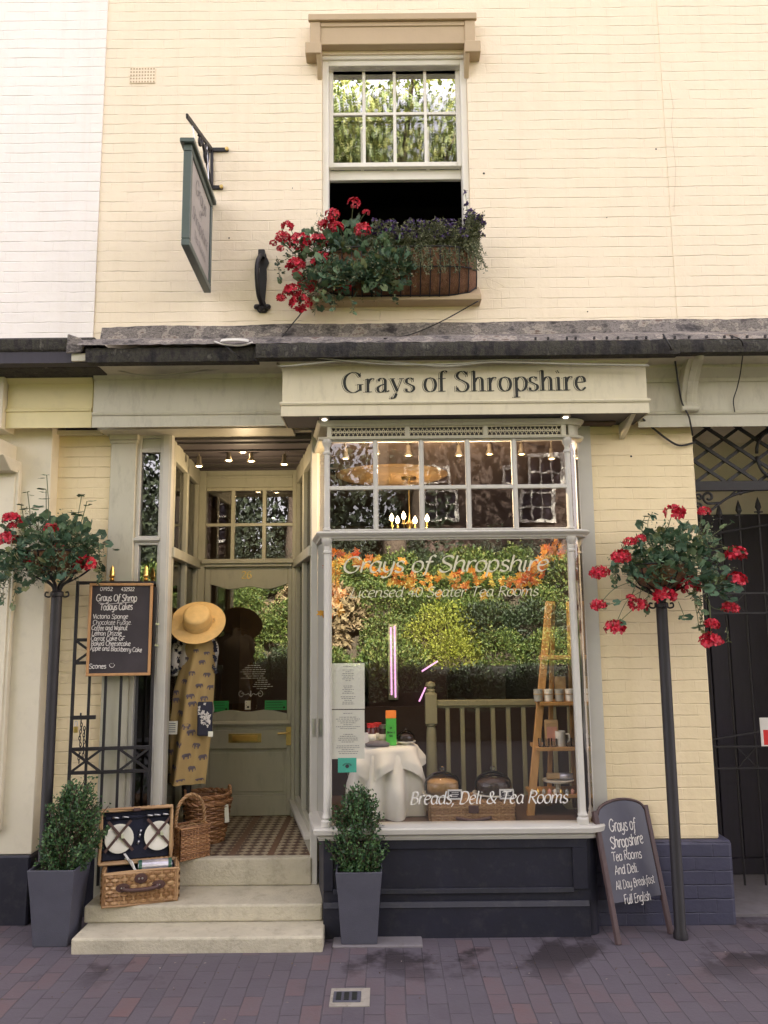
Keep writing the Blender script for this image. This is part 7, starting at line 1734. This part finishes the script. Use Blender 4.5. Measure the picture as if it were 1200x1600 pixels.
ld = bpy.data.lights.new('chandelier', 'POINT'); ld.energy = 1.1; ld.color = (1, .68, .36); ld.shadow_soft_size = .01; lo = bpy.data.objects.new('lamp', ld); COL.objects.link(lo); lo.parent = ch; lo.location = (0, 0, .1)
m = MB(); m.lathe([(.0, 3.168), (.30, 3.168), (.42, 3.176), (.46, 3.172), (.5, 3.189)], V(PX(612, 745, YCh), YCh, 0), 40); m.build('ceiling_rose', 'card_tan', shop, smooth=40)
# fridge with pink light tubes at the back of the shop
YFr = 3.2; fg = thing('display_fridge', 'dark display fridge with pink light tubes at the back of the shop', 'fridge', V(PX(640, 1100, YFr), YFr, ZFL)); a, b = PX(575, 1080, YFr), PX(700, 1080, YFr); z0, z1 = ZFL-.02, PZ(640, 975, YFr)
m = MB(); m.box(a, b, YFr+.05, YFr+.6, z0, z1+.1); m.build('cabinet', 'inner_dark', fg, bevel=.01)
m = MB(); q = at(614, 1035, YFr); m.box(q.x-.05, q.x+.05, YFr+.02, YFr+.05, at(614, 1094, YFr).z, at(614, 974, YFr).z); m.build('light_fitting', 'steel', fg, bevel=.004)
for P in (((610.5, 980), (612, 1086)), ((616.5, 978), (618, 1090)), ((659, 1049), (684, 1033)), ((655, 1096), (665, 1074))): m = MB(); m.tube([at(x, y, YFr) for x, y in P], .008, 8); m.build('light_tube', 'pink_tube', fg, smooth=True)

# ------------------------------------------------------------------ across the street (seen in the glass): wall, bank, shrubs, trees, house
def hill(x, y): 
    d = -9.3-y
    return 1.0+min(1.9, max(0, d)*.62)+max(0, d-4)*.12+.35*mnoise.noise(Vector((x*.35, y*.35, 2)))
m = MB(); nx, ny = 50, 30; m.add([(-25+i, -9.3-j*1.2, hill(-25+i, -9.3-j*1.2)) for j in range(ny+1) for i in range(nx+1)], [(j*(nx+1)+i, j*(nx+1)+i+1, (j+1)*(nx+1)+i+1, (j+1)*(nx+1)+i) for j in range(ny) for i in range(nx)]); tag(m.build('hillside', 'earth', None, smooth=True), kind='structure')
m = MB(); m.box(-25, 25, -9.3, -9.0, -.2, 1.15); tag(m.build('retaining_wall', 'grey_stone', None, bevel=.03), 'long dark stone retaining wall across the street', 'wall')
def clump(mt, r, h, n, ls):
    mb = MB()
    for i in range(n):
        d = rdir(-.2, 1); f = rnd.uniform(.6, 1.05)*(1+.25*mnoise.noise(d*2.1+V(r, h, n))); p = V(d.x*r*f, d.y*r*f, max(.02, d.z*h*f)); leaf(mb, p, (d+rdir()*.8).normalized(), (d+rdir()*.7).normalized(), ls*rnd.uniform(.6, 1.2), ls*rnd.uniform(.4, .7))
    return mb
def proto(mt, r, h, n, ls): o = clump(mt, r, h, n, ls).build('crown', mt, None, recalc=False); d = o.data; bpy.data.objects.remove(o); return d
PR = {'a': proto('bank_leaf', .75, .7, 4200, .075), 'f': proto('dark_leaf', .7, .7, 3600, .07), 'b': proto('bank_leaf', .6, .85, 3600, .065), 'c': proto('dry_grass', .6, .6, 1500, .16), 'd': proto('yellow_leaf', .7, .75, 4600, .05), 'e': proto('yew_leaf', 1.5, 1.9, 4200, .11)}
LB = {'f': 'dark green shrub on the bank across the street', 'a': 'green leafy bush on the sunny bank across the street', 'b': 'tall green bush on the sunny bank across the street', 'c': 'dry straw coloured grass clump on the bank across the street', 'd': 'bright yellow green bush on the bank across the street', 'e': 'dark evergreen yew added at the top of the bank across the street for dark reflections'}
def plant(k, x, y, s=1, z=None):
    o = bpy.data.objects.new({'f': 'bush', 'a': 'bush', 'b': 'bush', 'c': 'grass_clump', 'd': 'bush', 'e': 'yew'}[k], PR[k]); COL.objects.link(o); o.location = (x, y, (hill(x, y) if z is None else z)-.1); o.scale = (s, s, s*rnd.uniform(.85, 1.2)); o.rotation_euler.z = rnd.uniform(0, 6.28)
    tag(o, LB[k], 'yew' if k == 'e' else ('grass' if k == 'c' else 'bush'), 'plants on the bank opposite')
for row in range(6):
    y = -9.45-row*.75
    for i in range(17):
        x = -8.5+i*1.06+rnd.uniform(-.35, .35)
        k = rnd.choice('aabbafb'); 
        if -3.4 < x < -.4 and row in (1, 2, 3): k = rnd.choice('ccab')
        if .2 < x < 1.8 and row in (0, 1): k = 'd'
        plant(k, x, y+rnd.uniform(-.25, .25), rnd.uniform(.75, 1.1))
for i in range(20): plant('f', -9.2+i*.97+rnd.uniform(-.3, .3), -9.0, rnd.uniform(.55, .95), rnd.uniform(.35, .95))
for i in range(6): plant('e', -.9-i*1.5+rnd.uniform(-.2, .2), -13.0+rnd.uniform(-.3, .3), rnd.uniform(.6, .9))  # yews added for dark reflections, in place of the shade under the trees
for x, y, s in ((-.9, -15.2, 1.9), (-3.3, -15.6, 2.0), (-5.7, -14.4, 2.0), (-8.2, -15, 1.9), (-10.6, -15, 1.9), (8.2, -14.5, 1.9)): plant('e', x, y, s)
plant('e', 2.4, -13.2, .5); plant('e', 3.4, -13.2, .5)
for i in range(9):
    if not 1.2 < -9+i*2.2 < 6.8: plant('e', -9+i*2.2+rnd.uniform(-.4, .4), -14.2+rnd.uniform(-.4, .4), rnd.uniform(.9, 1.25))
def tree(x, y, h, r, label, n=13000, ls=.17, mt='tree_leaf'):
    z = hill(x, y)-.1; t = thing('tree', label, 'tree', (x, y, z), 'trees on the bank opposite'); m = MB(); base = V(x, y, z); tip = base+V(.3, 0, h*.75)
    m.tube(crom([base, base+V(.1, .05, h*.3), base+V(-.1, .1, h*.5), tip], 6), [.28-.2*i/18 for i in range(19)], 8); lf = MB(); ends = []
    for k in range(13):
        a = k*2.4; b = base.lerp(tip, .45+.04*k); e = base+V(r*.8*math.cos(a), r*.8*math.sin(a), h*(.62+.3*rnd.random())); m.tube(crom([b, b.lerp(e, .5)+V(0, 0, .35), e], 5), [.09-.007*i for i in range(11)], 6); ends += [e, b.lerp(e, .6)]
    for i in range(n):
        c = rnd.choice(ends); p = c+rdir()*(r*.42*rnd.random()**.5); leaf(lf, p, rdir(), rdir(-.2, 1), ls*rnd.uniform(.6, 1.2), ls*rnd.uniform(.4, .7))
    m.build('trunk', 'bark', t, smooth=True); lf.build('crown', mt, t, recalc=False)
tree(.2, -12.4, 14.2, 3.0, 'broad leafy tree on the bank facing the upstairs window')
tree(-2.4, -12.6, 12.2, 2.8, 'tall leafy tree on the bank facing the porch', 11000)
tree(5.2, -13.2, 12.0, 2.8, 'leafy tree on the bank towards the passage side', 7000)
tree(-6.5, -14.0, 9.0, 2.6, 'leafy tree on the bank towards the neighbouring shop', 7000)
oh = thing('brick_house', 'old brick house with white sash windows up the bank across the street', 'house', (4, -20, 4)); zh = hill(4, -18.5)
m = MB(); m.box(-.5, 9.5, -24, -18.5, 2.5, 10.5); m.build('wall', 'brick_red', oh)
m = MB(); m.yz([(-18.2, 10.4), (-24.3, 10.4), (-21.2, 13)], -.8, 9.8); m.build('roof', 'roof', oh)
for x in (1.75, 4.6, 6.6, 8.6):
    for z in (4.8, 7.7):
        m = MB(); m.box(x-.55, x+.55, -18.51, -18.42, z, z+.1); m.box(x-.55, x+.55, -18.51, -18.42, z+1.75, z+1.9); m.box(x-.55, x-.45, -18.51, -18.42, z+.1, z+1.75); m.box(x+.45, x+.55, -18.51, -18.42, z+.1, z+1.75)
        m.box(x-.45, x+.45, -18.5, -18.44, z+.88, z+.95)
        for q in (-.15, .15): m.box(x+q-.02, x+q+.02, -18.5, -18.45, z+.1, z+1.75)
        for q in (.5, 1.35): m.box(x-.45, x+.45, -18.5, -18.455, z+q-.02, z+q+.02)
        wn = m.build('window', 'white_paint', oh); m = MB(); m.box(x-.45, x+.45, -18.505, -18.495, z+.1, z+1.75); m.build('pane', 'black_room', wn)
# drain cover in the paving
dc = thing('drain_cover', 'small square iron drain cover set in pale mortar in the brick paving', 'drain cover', at(547, 1559, -.5)); 
def gnd(px, py):
    o = V(0, -5, CAMZ); d = at(px, py, 0)-o; return o+d*(-CAMZ/d.z)
c = gnd(547, 1559); m = MB(); m.box(c.x-.10, c.x+.10, c.y-.10, c.y+.10, -.01, .004); m.build('surround', 'mortar', dc); m = MB(); m.box(c.x-.085, c.x+.055, c.y-.06, c.y+.055, .004, .009); m.build('lid', 'planter_grey', dc, bevel=.002)
m = MB(); 
for k in range(3): m.box(c.x-.07+k*.04, c.x-.045+k*.04, c.y-.045, c.y+.04, .009, .012)
m.build('slot', 'ink', dc)

# bits of dry leaf and grit on the paving
m = MB()
for i in range(90):
    x = rnd.uniform(-2.3, 2.4); y = -.12-abs(rnd.gauss(0, .35)) if rnd.random() < .7 else rnd.uniform(-1.2, -.1)
    if -1.75 < x < -.38: y = min(y, -.12)
    leaf(m, V(x, y, .004), V(math.cos(i*2.4), math.sin(i*2.4), .05).normalized(), V(0, 0, 1), rnd.uniform(.006, .022), rnd.uniform(.005, .012))
tag(m.build('leaf_litter', 'litter', None, recalc=False), 'scattered dry leaf bits and grit on the brick paving', 'litter', kind='stuff')
